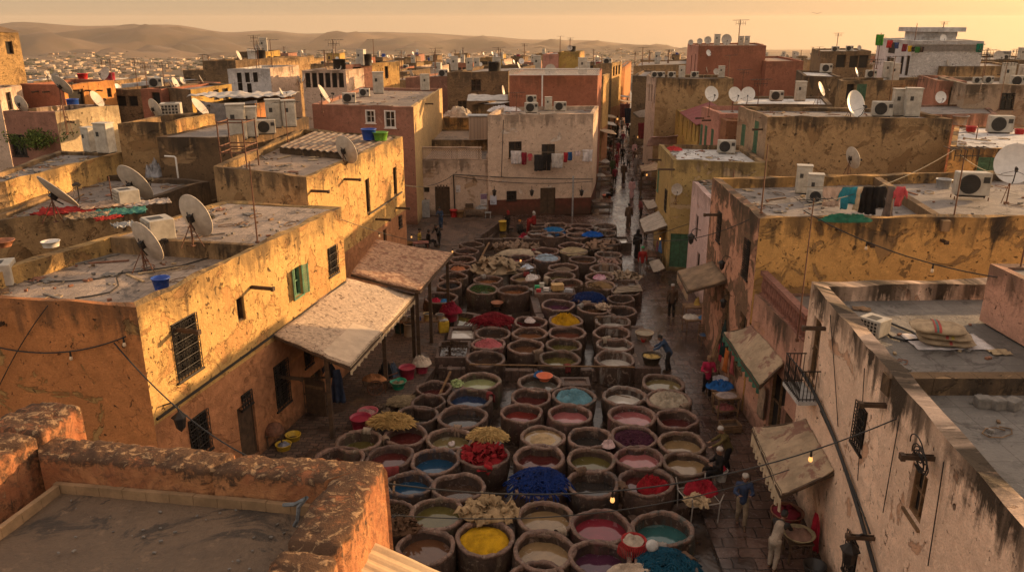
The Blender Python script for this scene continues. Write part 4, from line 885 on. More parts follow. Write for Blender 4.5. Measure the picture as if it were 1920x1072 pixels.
p, r = onvat((1126, 518), .0); heap('striped pink cloth over the edge of a vat', p+Vector((-r*.1, -r*.3, 0)), r*.45, .2, 'cloth', woven('striped_pink_cloth', (.42, .16, .25), 6, (.6, .4, .45)), 'pink_cloth')
p, r = onvat((1105, 819), -.02); heap('bundle of pale pinkish rags on the rim of a black vat', p+Vector((r*.75, -r*.65, 0)), r*.3, .2, 'cloth', woven('pale_rag', (.5, .36, .35)), 'pale_rag', 'rag')
p, r = onvat((1113, 578), 0); heap('pale hide hanging over a brown vat rim', p+Vector((r*.6, r*.3, -.05)), r*.5, .16, 'hide', woven('pale_hide', (.38, .28, .2)), 'pale_hide', 'hide')
p, r = onvat((899, 713), 0); heap('limp pale green cabbage leaves on the vat rim', p+Vector((-r*1.0, -r*.3, -.05)), r*.32, .2, 'hide', woven('cabbage_leaf', (.3, .36, .16)), 'cabbage_leaf', 'leaves')
p, r = onvat((1174, 544), .03); mb = MB()
for i in range(4): prism(mb, (p.x-r+i*.1, p.y-.5+i*.22, RIMZ+.03+.01*i), (p.x+r*1.1, p.y-.2+i*.25, RIMZ+.06+.01*i), .16, .03)
tag(mb.build('worn_board', simple('grey_wood', (.22, .17, .12), .85, .4, 4)), 'worn grey boards laid across a vat by the lane', 'boards')
# wet hides and rags thrown over some rims
R = random.Random(41); DC = [((.2, .14, .1), 'brown'), ((.3, .24, .18), 'cream'), ((.12, .075, .05), 'dark brown'), ((.16, .03, .03), 'dark red'), ((.22, .2, .18), 'grey')]
for key in R.sample(sorted(VC), 30):
    c, r = VC[key]; a = R.uniform(0, 6.28); cl, cn = R.choice(DC); ww = R.uniform(.25, .5); li, lo = R.uniform(.1, .3), R.uniform(.2, .5); d = Vector((math.cos(a), math.sin(a), 0)); tn = Vector((-d.y, d.x, 0)); sd_ = R.random()*50; mb = MB()
    def dp(s, t):
        x = (s-.5)*ww*(1+.3*fn3((t*3, sd_, 1))); q = -li+(li+lo+.22)*t; w2 = .025*math.sin(s*14+sd_)+.03*fn3((s*4, t*5, sd_))
        if q < 0: return c+d*(r*.85-.03+w2)+tn*x+Vector((0, 0, .02+q*.9))
        if q < .22: return c+d*(r*.85-.01+(r*.17+.03)*q/.22)+tn*x+Vector((0, 0, .03+.02*math.sin(PI*q/.22)+abs(w2)))
        return c+d*(r*1.035+.03+w2)+tn*x+Vector((0, 0, .03-(q-.22)))
    o = mb.grid(dp, 12, 16).build('wet_hide', woven('wet_hide_'+cn.replace(' ', '_'), cl), None, True, thick=.014); tag(o, '%s wet hide draped over a vat rim' % cn, 'hide', 'wet hides draped over vat rims')
# heaps that lie between the vats
for px, py, z, r, h, kind, c, nm, cat, lab, sx, sy in [
 (930,506,.75,1.35,.65,'hide',(.38,.28,.18),'pale_hide_heap','hides','large heap of pale dried hides between far vats',1.35,.9),(968,466,.7,1.3,.35,'hide',(.25,.17,.12),'brown_hide_heap','hides','flat heap of brown hides below the far low wall',1.3,.6),
 (975,475,.75,.9,.25,'wool',(.42,.34,.24),'cream_wool_heap','wool','cream wool in front of the brown hides heap',1.5,.7),(925,602,.8,.85,.4,'yarn',(.2,.012,.02),'dark_red_yarn','yarn','dark red yarn heaped on a square tub',1.25,.75),
 (1098,543,.95,.75,.4,'twig',(.1,.062,.035),'brown_twig_heap','twigs','heap of brown twigs behind the deep blue yarn',1.2,.8),(851,652,.75,.62,.22,'twig',(.06,.035,.02),'bark_heap','bark','brown bark strips in a square stone tub',1.0,1.0),
 (735,795,.95,.5,.38,'straw',(.52,.33,.12),'straw_bundle','straw','loose golden straw on the vats beside the pink tubs',1.5,.8),(915,822,1.12,.36,.36,'straw',(.6,.4,.16),'straw_sheaf','straw','short straw sheaf above the scarlet rags',1.6,.75),
 (915,962,.95,.7,.4,'hide',(.42,.29,.16),'cream_cloth_heap','cloth','crumpled cream cloth draped behind the yellow powder',1.4,.8),(756,990,.9,.45,.3,'hide',(.13,.07,.04),'brown_leather_scrap','leather','dark brown leather scraps beside the parapet corner',1.3,.9),
 (1127,462,.6,1.1,.35,'hide',(.3,.19,.13),'pinkish_hide_heap','hides','pinkish hides strewn between far vats left of the lane',1.2,.8),(1172,520,.7,.9,.25,'hide',(.35,.26,.18),'root_heap','roots','knotted pale roots piled beside the lane edge',1.2,.9),
 (760,755,.4,.5,.2,'straw',(.4,.3,.18),'stalk_heap','stalks','pale stalks scattered beside the broken vat',1.2,.8),(1112,441,.95,.55,.28,'cloth',(.015,.1,.42),'blue_tarpaulin','tarpaulin','crumpled bright blue tarpaulin on far vats',1.3,.8),
 (1010,443,.7,.8,.2,'cloth',(.3,.28,.27),'grey_cloth','cloth','grey cloth spread in front of the seated woman in red',1.3,.6),(984,447,.5,.5,.4,'cloth',(.3,.015,.04),'crimson_wool','wool','crimson wool beside the seated figure in the orange hat',1.0,.8)]:
    heap(lab, W(px, py, z), r, h, kind, woven(nm, sc3(c, .72)), nm, cat, sx, sy)
# square tubs, basins and low walls of the tannery
STN = claymat('tannery_stone', (.085, .05, .037), False)
def tub(label, x0, x1, y0, y1, z, dy=None, name='stone_basin', lev=.15, zb=-.3, th=.16):
    a, b = W(x0, y1, z), W(x1, y1, z); d = W((x0+x1)/2, y0, z).y-a.y; T = thing(name, label, 'basin', ((a.x+b.x)/2, a.y+d/2, 0))
    hw, hd = (b.x-a.x)/2, d/2; mb = MB()
    mb.rbox(0, -hd+th/2, (z+zb)/2, 2*hw, th, z-zb, .03); mb.rbox(0, hd-th/2, (z+zb)/2, 2*hw, th, z-zb, .03); mb.rbox(-hw+th/2, 0, (z+zb)/2, th-.004, 2*hd-2*th, z-zb-.006, .03); mb.rbox(hw-th/2, 0, (z+zb)/2, th-.004, 2*hd-2*th, z-zb-.006, .03)
    mb.build('wall', STN, T)
    MB().quad((-hw+.1, -hd+.1, z-lev), (hw-.1, -hd+.1, z-lev), (hw-.1, hd-.1, z-lev), (-hw+.1, hd-.1, z-lev)).build('dye_liquid', dye(DN[dy], DY[dy]) if dy else STN, T)
    return T
tub('square stone basin of clear water mirroring the sky', 838, 893, 612, 636, .6, 'milk'); tub('square stone tub full of bark strips', 815, 880, 638, 670, .72, 'dbrown'); tub('square stone tub under the dark red yarn', 885, 960, 590, 610, .78, 'dbrown')
tub('flooded stone pit of dark green water below the green leaves', 850, 890, 588, 612, .3, 'olive', name='flooded_pit', lev=.1); tub('flat stone basin with a pink slab behind the light blue cloth', 1052, 1108, 706, 722, .85, None, lev=.08)
tub('stone tub with white scum left of the lane, far end', 1140, 1185, 443, 456, .6, 'milk'); tub('stone counter carrying two cooking pots beside the man in dark blue', 1190, 1240, 610, 690, .62, None, lev=.04, th=.3)
tub('stone trough carrying the small boxes', 1002, 1080, 537, 551, .9, 'dbrown', lev=.03, th=.24); tub('angular stone trough at the lane edge behind the milky vats', 1150, 1205, 524, 545, .8, 'dbrown'); tub('ruined stone pit behind the brown bark tub', 822, 846, 663, 690, .4, 'dbrown')
def lowwall(label, p0, p1, z0, z1, th=.3):
    a, b = Vector((*p0, 0)), Vector((*p1, 0)); mb = MB(); d = (b-a); L = d.length; d /= L; n = Vector((-d.y, d.x, 0)); k = max(2, int(L/.6)); R = random.Random(int(L*100)); x = 0
    for i in range(k):
        x0, x1 = L*i/k, L*(i+1)/k-.015; j = R.uniform(-.03, .03); mb.T = Matrix(((d.x, n.x, 0, a.x), (d.y, n.y, 0, a.y), (0, 0, 1, 0), (0, 0, 0, 1)))
        mb.rbox((x0+x1)/2, j, (z0+z1)/2+j*.3, x1-x0, th, z1-z0+j, .035)
    return tag(mb.build('low_wall', STN), label, 'low wall', 'low stone walls between the vats')
def lwp(label, x0, y0, x1, y1, zt, z0=-.3, th=.3): a, b = W(x0, y0, zt), W(x1, y1, zt); return lowwall(label, (a.x, a.y), (b.x, b.y), z0, zt, th)
lwp('long low stone wall crossing the vats behind the dark blue vat', 838, 690, 1190, 692, .45); lwp('low stone wall behind the small boxes, running to the lane', 890, 447, 1135, 446, .75); lwp('low stone wall running under the cream tan vats to the chair', 930, 943, 1245, 944, .3)
lwp('mossy stone ledge right of the rusty orange vat', 1013, 595, 1000, 553, .7, th=.4); lwp('crumbling stone ledge at the left of the flooded pit', 855, 582, 935, 596, .45, th=.22); lwp('low stone wall at the near edge of the brown courtyard floor', 893, 445, 945, 408, .55, th=.35)
lwp('short broken stone ledge behind the crimson vat', 1180, 970, 1290, 945, .25)
# poles, paddles, bowls
def pole(label, a, b, r=.035, mat=WOODL, name='wooden_pole'): a, b = Vector(a), Vector(b); mb = MB(); mb.path([a.lerp(b, i/6)+Vector((fn3((i, a.x, 0))*.03, 0, fn3((i, a.x, 5))*.03)) for i in range(7)], r, 7); return tag(mb.build(name, mat, origin=a), label, 'pole')
pole('long wooden pole lying across the dark olive vats', W(880, 683, 1.02), W(1190, 688, 1.02)); pole('wooden pole slanting out of the worn oval vat', W(818, 752, .6), W(845, 696, 1.5), .05); pole('wooden pole leaning behind the brick red vats', W(897, 492, .5), W(917, 455, 1.3), .06); pole('thin stick floating in the milky grey vat', W(1145, 737, .62), W(1182, 745, .63), .015)
pole('thin wooden stake leaning over the dark red vat by the parapet', W(740, 898, .7), W(738, 922, 1.0), .04)
bucket('orange plastic basin resting on a grey vat', 1021, 712, RIMZ, .32, .2, simple('orange_plastic', (.5, .1, .03), .45, .2), name='basin', handle=False, taper=.6)
heap('crumpled blue cloth behind the orange basin', W(1012, 703, RIMZ), .25, .2, 'cloth', woven('mid_blue_cloth', (.03, .12, .3)), 'blue_cloth')
bucket('round copper bowl standing in the flooded pit', 932, 573, .35, .32, .2, simple('copper', (.3, .12, .06), .4, .3, metal=.4), name='bowl', handle=False, taper=.55, inner=simple('copper', (.3, .12, .06)), ht=.2)
T = bucket('red wicker basket of oyster shells between front vats', 1188, 1024, .95, .33, .22, woven('red_wicker', (.3, .03, .03), 20), name='basket', handle=False, inner=woven('shell_heap', (.34, .28, .22), 14), ht=.85, lump=.1)
mb = MB()
for i in range(22): a = 2.6+i*.12; mb.path([(.34*math.cos(a), .34*math.sin(a), .2), (.42*math.cos(a), .42*math.sin(a), .1), (.46*math.cos(a+.05), .46*math.sin(a+.05), -.12)], .012, 4)
mb.build('fringe', woven('red_wicker', (.3, .03, .03)), T)
q = MB().ball((0, 0, .16), .17, 16, 10).build('stone_ball', simple('pale_stone', (.45, .44, .42), .7, .35, 5), None, True); q.location = W(1222, 1032, 1.0); tag(q, 'pale grey ball lying beside the red basket', 'ball')
heap('beige cloth strip at the bottom edge below the red basket', W(1182, 1068, .95), .4, .16, 'cloth', woven('beige_strip_cloth', (.42, .33, .25)), 'beige_cloth', 'cloth', 1.6, .6)
q = MB().lathe([(.001, .02), (.13, .0), (.12, .06), (.05, .1), (.001, .1)], 14, jit=.2).build('white_scrap', woven('white_rag', (.5, .42, .4)), None, True); q.location = W(847, 833, .62); tag(q, 'white scrap floating in the greyish olive vat', 'scrap')
BXC = [(.02, .3, .12), (.55, .5, .42), (.4, .03, .03), (.6, .55, .5), (.42, .26, .1), (.3, .3, .32)]
for i, (px, py, w, h, lab) in enumerate([(1007, 541, .26, .16, 'small green box, leftmost of the boxes on the stone trough'), (1016, 538, .24, .22, 'cream carton on the stone trough behind the red box'), (1010, 547, .24, .14, 'small red box at the front left of the stone trough'), (1024, 545, .28, .15, 'white carton in the middle of the stone trough'), (1045, 543, .62, .3, 'wooden crate standing on the stone trough'), (1067, 547, .4, .14, 'grey tin tray right of the wooden crate')]):
    T = thing('crate' if i == 4 else 'box', lab, 'crate' if i == 4 else 'box', W(px, py, .9), RND.uniform(-.2, .2), 'small boxes on the stone trough'); m = simple('box_paint_%s' % 'green cream red white wood tin'.split()[i], BXC[i], .6, .3)
    MB().rbox(0, 0, h/2, w, w*.7, h, .012).build('body', m, T); MB().rbox(0, 0, h+.012, w*1.04, w*.74, .024, .008).build('lid', m, T)
# ---------------------------------------------------------------- ground, street, hills
def pave(key, c, bw, rh, wetlo, wethi, dark=(.02, .014, .012)):
    m, nt, b = newmat(key); g = nd(nt, 'ShaderNodeNewGeometry')
    w = nd(nt, 'ShaderNodeVectorMath', {0: g, 1: mix(nt, .3, (0, 0, 0), nd(nt, 'ShaderNodeTexNoise', {'Vector': g, 'Scale': 1.1, 'Detail': 3.0}, out=1))})
    n1 = nz(nt, g, .55, 6, .65); n2 = nz(nt, g, 7, 5, .65)
    def brk(c1, c2, mo): return nd(nt, 'ShaderNodeTexBrick', {'Vector': w, 'Scale': 1.0, 'Brick Width': bw, 'Row Height': rh, 'Mortar Size': .022, 'Mortar Smooth': .5, 'Color1': c1, 'Color2': c2, 'Mortar': mo})
    col = mix(nt, 1., mix(nt, sst(nt, n1, .3, .7), sc3(c, .6), sc3(c, 1.3)), brk((.6, .6, .6), (1.25, 1.2, 1.15), (.22, .2, .2)), 'MULTIPLY')
    col = mix(nt, mth(nt, 'MULTIPLY', sst(nt, n2, .5, .8), .5), col, dark)
    pud = sst(nt, nz(nt, g, .8, 5, .6, .5), .52, .6)
    col = mix(nt, mth(nt, 'MULTIPLY', pud, .45), col, dark)
    nt.links.new(col, b.inputs['Base Color'])
    rr = mth(nt, 'MULTIPLY_ADD', n2, .35, mth(nt, 'MULTIPLY_ADD', n1, wethi, wetlo)); nt.links.new(mth(nt, 'MULTIPLY', rr, mth(nt, 'SUBTRACT', 1.0, mth(nt, 'MULTIPLY', pud, .55))), b.inputs['Roughness'])
    b.inputs['Specular IOR Level'].default_value = .55
    bump(nt, b, mth(nt, 'MULTIPLY_ADD', n2, .4, nd(nt, 'ShaderNodeSeparateColor', {0: brk((.8, .8, .8), (1, 1, 1), (0, 0, 0))})), .03, .8)
    return m
STREET = pave('wet_stone_paving', (.085, .052, .042), .7, .48, -.1, .36); COURT = pave('brick_paving', (.1, .06, .042), .34, .2, .35, .5)
# hills profile measured on the skyline: photo x, photo y
SKY = [(-900, 60), (-300, 52), (0, 45), (30, 41), (160, 48), (315, 46), (430, 60), (500, 57), (570, 63), (700, 60), (780, 62), (900, 68), (1000, 75), (1100, 76), (1200, 84), (1300, 91), (1440, 92), (1530, 91), (1640, 95), (1860, 91), (1920, 93), (2300, 90), (3000, 85)]
def skyline(px):
    for (a, ya), (b, yb) in zip(SKY, SKY[1:]):
        if px <= b: t = max(0, (px-a)/(b-a)); return ya+(yb-ya)*(3*t*t-2*t**3)
    return SKY[-1][1]
def sm(a, b, x): t = min(1, max(0, (x-a)/(b-a))); return t*t*(3-2*t)
def terr(x, y):
    d = math.hypot(x, y)
    h = -.05-62*sm(190, 900, d)
    if d > 900: h += 6*fn3((x*.0022, y*.0022, 1))+2.5*fn3((x*.008, y*.008, 4))
    if d > 1700 and y > 0:
        px = 960+F*x/(y*CT+1e-6)
        top = 14.5+4200*((536-skyline(max(-800, min(2900, px))))/F*CT-ST)/(CT+(536-60)/F*ST)
        k = sm(1900, 4200, d); rg = noise.ridged_multi_fractal(Vector((x*.0011+3, y*.0011, .3)), 1., 2.1, 5, .9, 2.)-1.1
        rg2 = noise.ridged_multi_fractal(Vector((x*.0026+1, y*.0017, 4.3)), 1., 2.2, 6, .9, 2.)
        right = sm(1150, 1450, px)
        h = h*(1-k)+top*k+(46*(rg2-.9)+30*rg+12*fn3((x*.009, y*.009, 2))+16*(noise.ridged_multi_fractal(Vector((x*.0062, y*.0045, 8.1)), 1., 2.1, 4, .9, 2.)-1.))*sm(1900, 2500, d)*(1-sm(3300, 4200, d))*(1-.75*right)
        if d > 4250: h -= (d-4250)*.12
    return h
mb = MB(); ds = [0, 15, 40, 80, 140, 190, 240, 300, 380, 480, 600, 740, 900, 1050, 1200, 1350, 1500]+[1500+45*i for i in range(1, 64)]+[4600, 5200]
NA = 190; vs = []
for d in ds:
    for i in range(NA+1):
        a = math.radians(-62+124*i/NA); x, y = d*math.sin(a), d*math.cos(a)-8
        vs.append((x, y, terr(x, y) if d > 190 else -.05))
mb.add(vs, [(j*(NA+1)+i+1, j*(NA+1)+i, (j+1)*(NA+1)+i, (j+1)*(NA+1)+i+1) for j in range(1, len(ds)-1) for i in range(NA)]+[(i+1, i, NA+1+i, NA+2+i) for i in range(NA)])
m, nt, b = newmat('dry_earth'); g = nd(nt, 'ShaderNodeNewGeometry')
n1 = nz(nt, g, .0016, 8, .6, .6); n2 = nz(nt, g, .012, 6, .65)
col = mix(nt, sst(nt, n1, .35, .65), (.034, .026, .019), (.125, .08, .05)); col = mix(nt, mth(nt, 'MULTIPLY', sst(nt, n2, .5, .75), .6), col, (.045, .045, .022))
sp = nt.nodes.new('ShaderNodeSeparateXYZ'); nt.links.new(g, sp.inputs[0])
n3 = nz(nt, g, 3., 6, .6); col = mix(nt, sst(nt, sp.outputs[1], 130, 90), col, mix(nt, sst(nt, n3, .3, .7), (.02, .014, .012), (.06, .04, .03)))
nt.links.new(col, b.inputs['Base Color']); nt.links.new(mth(nt, 'MULTIPLY_ADD', sst(nt, sp.outputs[1], 60, 100), .85, .1), b.inputs['Roughness']); b.inputs['Specular IOR Level'].default_value = .4
bump(nt, b, n3, .05, .5)
struct(mb.build('ground', m, None, True))
def sheet(name, pts, z, mat, thick=.3):
    n = len(pts); m = MB(); v = [(p[0], p[1], z) for p in pts]+[(p[0], p[1], z-thick) for p in pts]
    m.add(v, [tuple(range(n))]+[(i, n+i, n+(i+1) % n, (i+1) % n) for i in range(n)]); return struct(m.build(name, mat))
sheet('street', [(5.7, 4), (16, 4), (16, 40), (15, 60), (17, 95), (27, 190), (22.5, 190), (9, 80), (6.8, 61.2), (-.6, 61.2), (-1, 57), (5.2, 57), (6.1, 50), (6.2, 42), (6.0, 32), (5.85, 20)], .1, STREET)
sheet('courtyard_floor', [(-8.2, 42), (-3.5, 42), (-3.0, 46), (-1.0, 56.9), (-.7, 61.2), (-12, 61.2)], .104, COURT)
T1 = [W(590, 868, .3), W(655, 838, .3), W(728, 776, .3), W(790, 724, .3), W(815, 690, .3), W(832, 645, .3), W(846, 560, .3)]
sheet('stone_path', [(-12, 18)]+[(p.x, p.y) for p in T1]+[(-3.6, 42), (-12, 44)], .3, COURT, .6)
# the far town on the plain reads as one mass
R = random.Random(11); mb = MB(); wm = [simple('far_wall_pale', (.42, .32, .23), .9, .3, .05, bmp=0), simple('far_wall_pink', (.3, .2, .13), .9, .3, .05, bmp=0), simple('far_tree', (.03, .035, .02), .9, .3, .05, bmp=0)]
for k in range(13000):
    a = math.radians(R.uniform(-44, 44)); d = R.uniform(520, 1000) if k % 3 == 0 else 900+1300*R.random()**1.3; x, y = d*math.sin(a), d*math.cos(a)
    if noise.noise(Vector((x*.006, y*.006, 2)))+.25*R.random() < -.02 and k % 4: continue
    if a > .25 and k % 3: continue
    z = terr(x, y)-1; s = R.uniform(5, 13)*(1 if d > 900 else .6); h = R.uniform(2, 5)
    mb.T = Matrix.Translation((x, y, z)) @ Matrix.Rotation(R.random()*1.6, 4, 'Z')
    if R.random() < .3: mb.cm = 2; mb.ball((0, 0, h*.3), s*.6, 6, 4, rz=s*.3)
    else: mb.cm = 0 if R.random() < .6 else 1; mb.box(-s/2, -s/2*.8, 0, s/2, s/2*.8, h)
mb.cm = 0; mb.T = None
o = mb.build('far_town', wm); o['kind'] = 'stuff'; o['label'] = 'far town of small pale houses and trees on the plain below the hills'
# ---------------------------------------------------------------- air, sun, sky, camera
sc = bpy.context.scene
SAZ, SEL = math.radians(62), math.radians(9.5)
sd = Vector((math.sin(SAZ)*math.cos(SEL), math.cos(SAZ)*math.cos(SEL), math.sin(SEL)))
L = bpy.data.lights.new('sun', 'SUN'); L.energy = SUNE; L.angle = math.radians(.5); L.color = SUNC
so = bpy.data.objects.new('sun', L); C.objects.link(so); so.rotation_euler = (-sd).to_track_quat('-Z', 'Y').to_euler()
wd = bpy.data.worlds.new('World'); sc.world = wd; wd.use_nodes = True; nt = wd.node_tree; bg = nt.nodes['Background']
sk = nt.nodes.new('ShaderNodeTexSky'); sk.sky_type = 'NISHITA'; sk.sun_disc = False; sk.sun_elevation = SEL; sk.sun_rotation = SAZ; sk.dust_density = DUST; sk.air_density = 1.2; sk.ozone_density = .3
tint = mix(nt, 1., sk.outputs[0], SKYT, 'MULTIPLY')
# dusty glow near the horizon; brighter dome overhead added to fill shade
dz = nt.nodes.new('ShaderNodeSeparateXYZ'); nt.links.new(nd(nt, 'ShaderNodeTexCoord', out=0), dz.inputs[0])
dust_fill = mix(nt, sst(nt, dz.outputs[2], .02, .55), DUSTC, DOMEFILL)
tint = mix(nt, 1., tint, dust_fill, 'ADD')
[n for n in nt.nodes if n.type == 'MIX' and n.blend_type == 'ADD'][0].clamp_result = False; nt.links.new(tint, bg.inputs[0]); bg.inputs[1].default_value = SKYS
hz = MB(); hz.box(-6500, -40, -160, 6500, 5600, 45)
m = bpy.data.materials.new('haze_air'); m.use_nodes = True; nt = m.node_tree; nt.nodes.remove(nt.nodes['Principled BSDF'])
pv = nt.nodes.new('ShaderNodeVolumePrincipled'); pv.inputs['Color'].default_value = (1., .82, .64, 1); pv.inputs['Density'].default_value = HAZE; pv.inputs['Anisotropy'].default_value = .35
nt.links.new(pv.outputs[0], nt.nodes['Material Output'].inputs['Volume'])
o = hz.build('haze', m); o['kind'] = 'stuff'
cam = bpy.data.cameras.new('camera'); co = bpy.data.objects.new('camera', cam); C.objects.link(co); sc.camera = co
cam.sensor_width = 36; cam.lens = 36*F/1920; cam.clip_start = .1; cam.clip_end = 20000
co.location = (0, 0, CAMZ); co.rotation_euler = (PI/2-PITCH, 0, 0)
sc.view_settings.view_transform = 'Standard'; sc.view_settings.look = 'None'; sc.view_settings.exposure = EXPO
sc.cycles.max_bounces = 6; sc.cycles.volume_bounces = 0; sc.cycles.use_denoising = True
# ---------------------------------------------------------------- houses
H = house
# ---- left side, near; some sun-facing walls take brighter plaster, sunlight painted in
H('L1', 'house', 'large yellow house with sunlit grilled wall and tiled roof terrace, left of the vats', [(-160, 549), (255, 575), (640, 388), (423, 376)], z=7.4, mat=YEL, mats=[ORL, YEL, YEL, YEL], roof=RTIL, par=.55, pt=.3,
  wins=[(1, 350, 650, 1.15, 1.75, 'grille'), (1, 452, 580, .42, .8, 'slot'), (1, 558, 528, .62, 1.1, 'green'), (1, 624, 488, .8, 1.15, 'grille'), (1, 529, 720, .95, 1.7, 'grille'), (1, 375, 815, .95, 1.35, 'grille'), (1, 466, 808, 1.0, 2.1, 'door'), (1, 578, 665, .6, .85, 'grille'), (1, 462, 748, .6, .5, 'grille'), (1, 622, 660, .7, .8, 'grille'), (1, 597, 742, .95, 2.1, 'open')], spouts=[(1, 328, 618, .75), (1, 470, 538, .8), (1, 527, 706, .8), (0, 6, 605, .5)])
b, c0 = HS['L1']['P'], HS['L1']
I1 = inset(b, .3)
def L1p(s, t): return I1[0].lerp(I1[1], s).lerp(I1[3].lerp(I1[2], s), t)
mb = MB(); q = [L1p(.0, .52), L1p(.999, .52), L1p(.999, .998), L1p(0.0, .998)]; zf = fl('L1')
n = 4
mb.add([(p.x, p.y, zf+.5) for p in q]+[(p.x, p.y, zf-.05) for p in q], [(0, 1, 2, 3), (4, 5, 1, 0)], [[(p.x, p.y) for p in q], [(0, .6), (9, .6), (9, 0), (0, 0)]]); hpart('L1', 'upper_terrace', mb, RTIL)
mb = MB(); a, d = L1p(0, .5), L1p(.999, .5); a2, d2 = L1p(0, .52), L1p(.999, .52)
mb.add([(a.x, a.y, zf-.02), (d.x, d.y, zf-.02), (d.x, d.y, zf+.56), (a.x, a.y, zf+.56), (a2.x, a2.y, zf+.56), (d2.x, d2.y, zf+.56)], [(0, 1, 2, 3), (3, 2, 5, 4)], [[(0, .55), (9, .55), (9, 0), (0, 0)], [(0, 0), (9, 0), (9, .2), (0, .2)]]); hpart('L1', 'step_wall', mb, OCH)
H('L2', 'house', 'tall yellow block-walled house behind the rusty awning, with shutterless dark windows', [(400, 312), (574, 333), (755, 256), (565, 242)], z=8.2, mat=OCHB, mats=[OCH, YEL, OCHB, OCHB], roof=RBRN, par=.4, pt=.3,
  wins=[(1, 690, 368, .55, 1.8, 'slot'), (1, 741, 340, .6, 1.6, 'slot'), (1, 750, 415, .5, .7, 'grille'), (1, 722, 445, .5, .9, 'slot')], spouts=[(1, 645, 336, .8), (1, 583, 358, .8), (1, 742, 390, .8), (1, 704, 411, .8)])
I2 = inset(HS['L2']['P'], .3); zf = fl('L2')
def L2p(s, t): return I2[0].lerp(I2[1], s).lerp(I2[3].lerp(I2[2], s), t)
mb = MB()
def cor(s, t):
    p = L2p(.12+.87*s, .5+.49*t); return (p.x, p.y, zf+.36+.035*math.sin(s*75))
mb.grid(cor, 150, 2); hpart('L2', 'corrugated_roof', mb, simple('rusted_sheet', (.22, .165, .12), .85, .5, 2, rust=((.1, .055, .035), .5)), thick=.02)
mb = MB(); a, d = L2p(.12, .51), L2p(.985, .51); mb.quad((a.x, a.y, zf-.05), (d.x, d.y, zf-.05), (d.x, d.y, zf+.33), (a.x, a.y, zf+.33), [(0, .4), (9, .4), (9, .0), (0, .0)]); hpart('L2', 'step_wall', mb, DRK)
H('D2', 'house', 'low soot-blackened house behind the white bag, joined to an ochre wall', [(294, 257), (428, 257), None, None], Y=42, dep=(2, 9), mat=DRK, roof=RGRY, par=.05, pt=.25, ref=1)
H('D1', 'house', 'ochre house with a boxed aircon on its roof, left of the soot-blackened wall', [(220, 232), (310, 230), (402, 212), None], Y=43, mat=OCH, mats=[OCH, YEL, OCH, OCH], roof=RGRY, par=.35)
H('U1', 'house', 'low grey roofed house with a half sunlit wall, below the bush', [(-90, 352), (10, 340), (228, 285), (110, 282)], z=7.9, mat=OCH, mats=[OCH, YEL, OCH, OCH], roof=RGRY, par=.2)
H('M1', 'house', 'grey roofed house in the dip between the ochre wall and the yellow terrace', [(-60, 425), (262, 376), (392, 338), (170, 326)], z=6.9, mat=DRK, mats=[OCH, DRK, DRK, OCH], roof=RGRY, par=.25)
H('P1', 'house', 'pale pink house with a bright cream sunlit side, behind the green bush', [(5, 208), (103, 210), (222, 197), None], Y=45, mat=PPK, mats=[ROS, plaster('lit_cream_plaster', (.55, .42, .25), (.4, .27, .14), stain=.7, patch=.62, holes=.35), PPK, PPK], roof=RBRN, par=.3, wins=[(0, 8, 272, .9, 1.2, 'grille')], spouts=[(1, 125, 228, .5)])  # sunward wall in paler plaster, shaded front darker: light painted in
H('O1', 'house', 'bright orange house with rows of spouts under the two big dishes at upper left', [(38, 158), (118, 160), (214, 150), None], Y=58, mat=RED, mats=[RED, plaster('lit_orange_plaster', (.56, .24, .07), (.4, .17, .06), stain=.5, patch=.66, holes=.25), RED, RED], roof=RBRN, par=.3, wins=[(1, 144, 184, 1.6, 1.2, 'slot'), (1, 205, 174, .5, .7, 'slot')], spouts=[(1, 140, 170, .4), (1, 160, 170, .4), (1, 182, 170, .4), (0, 72, 172, .5), (0, 92, 172, .5)])  # orange on the lit wall, darker red on shaded ones: light painted in
H('WH', 'house', 'cream corner house at the left edge in front of the tower', [(-60, 168), (-4, 168), (40, 160), None], Y=54, mat=CRM2, roof=RGRY, par=.2, wins=[(1, 18, 190, .8, 1.2, 'dark')])
H('TW', 'tower', 'tall weathered tower at the upper left edge with sloping top and one window', [None]*4, pts=[(-41.2, 56), (-36.9, 56), (-35.6, 60.5), (-40.4, 60.5)], z=13.75, mat=OCHB, mats=[DRK, OCHB, OCHB, OCHB], roof=RBRN, par=.1, cat='tower', wins=[(1, 18, 90, .6, .9, 'slot')])  # front takes the dark plaster to paint its shade; lit side lighter
t = HS['TW']; mb = MB(); P = t['P']; z = t['z']; mb.add([(P[0].x-.2, P[0].y-.2, z+.02), (P[1].x+.2, P[1].y-.2, z+.02), (P[2].x+.2, P[2].y, z+.02), (P[3].x, P[3].y, z+.02), ((P[0].x+P[1].x)/2, (P[0].y+P[1].y)/2, z+.9), ((P[2].x+P[3].x)/2, (P[2].y+P[3].y)/2, z+.7)], [(0, 1, 4), (1, 2, 5, 4), (2, 3, 5), (3, 0, 4, 5)]); hpart('TW', 'sloping_roof', mb, BRN)
H('G1', 'house', 'ochre house with two small windows between the orange house and a dark red wall', [(205, 168), (263, 168), None, None], Y=64, dep=(2, 8), mat=BRN, roof=RGRY, par=.2, wins=[(0, 228, 190, .7, .8, 'slot'), (0, 250, 190, .7, .8, 'slot')])
H('G2', 'house', 'dark red house with a narrow door, right of the two-window ochre house', [(263, 167), (302, 167), None, None], Y=61, dep=(2, 7), mat=RED, roof=RGRY, par=.2, wins=[(0, 293, 185, .6, 1.8, 'slot')])
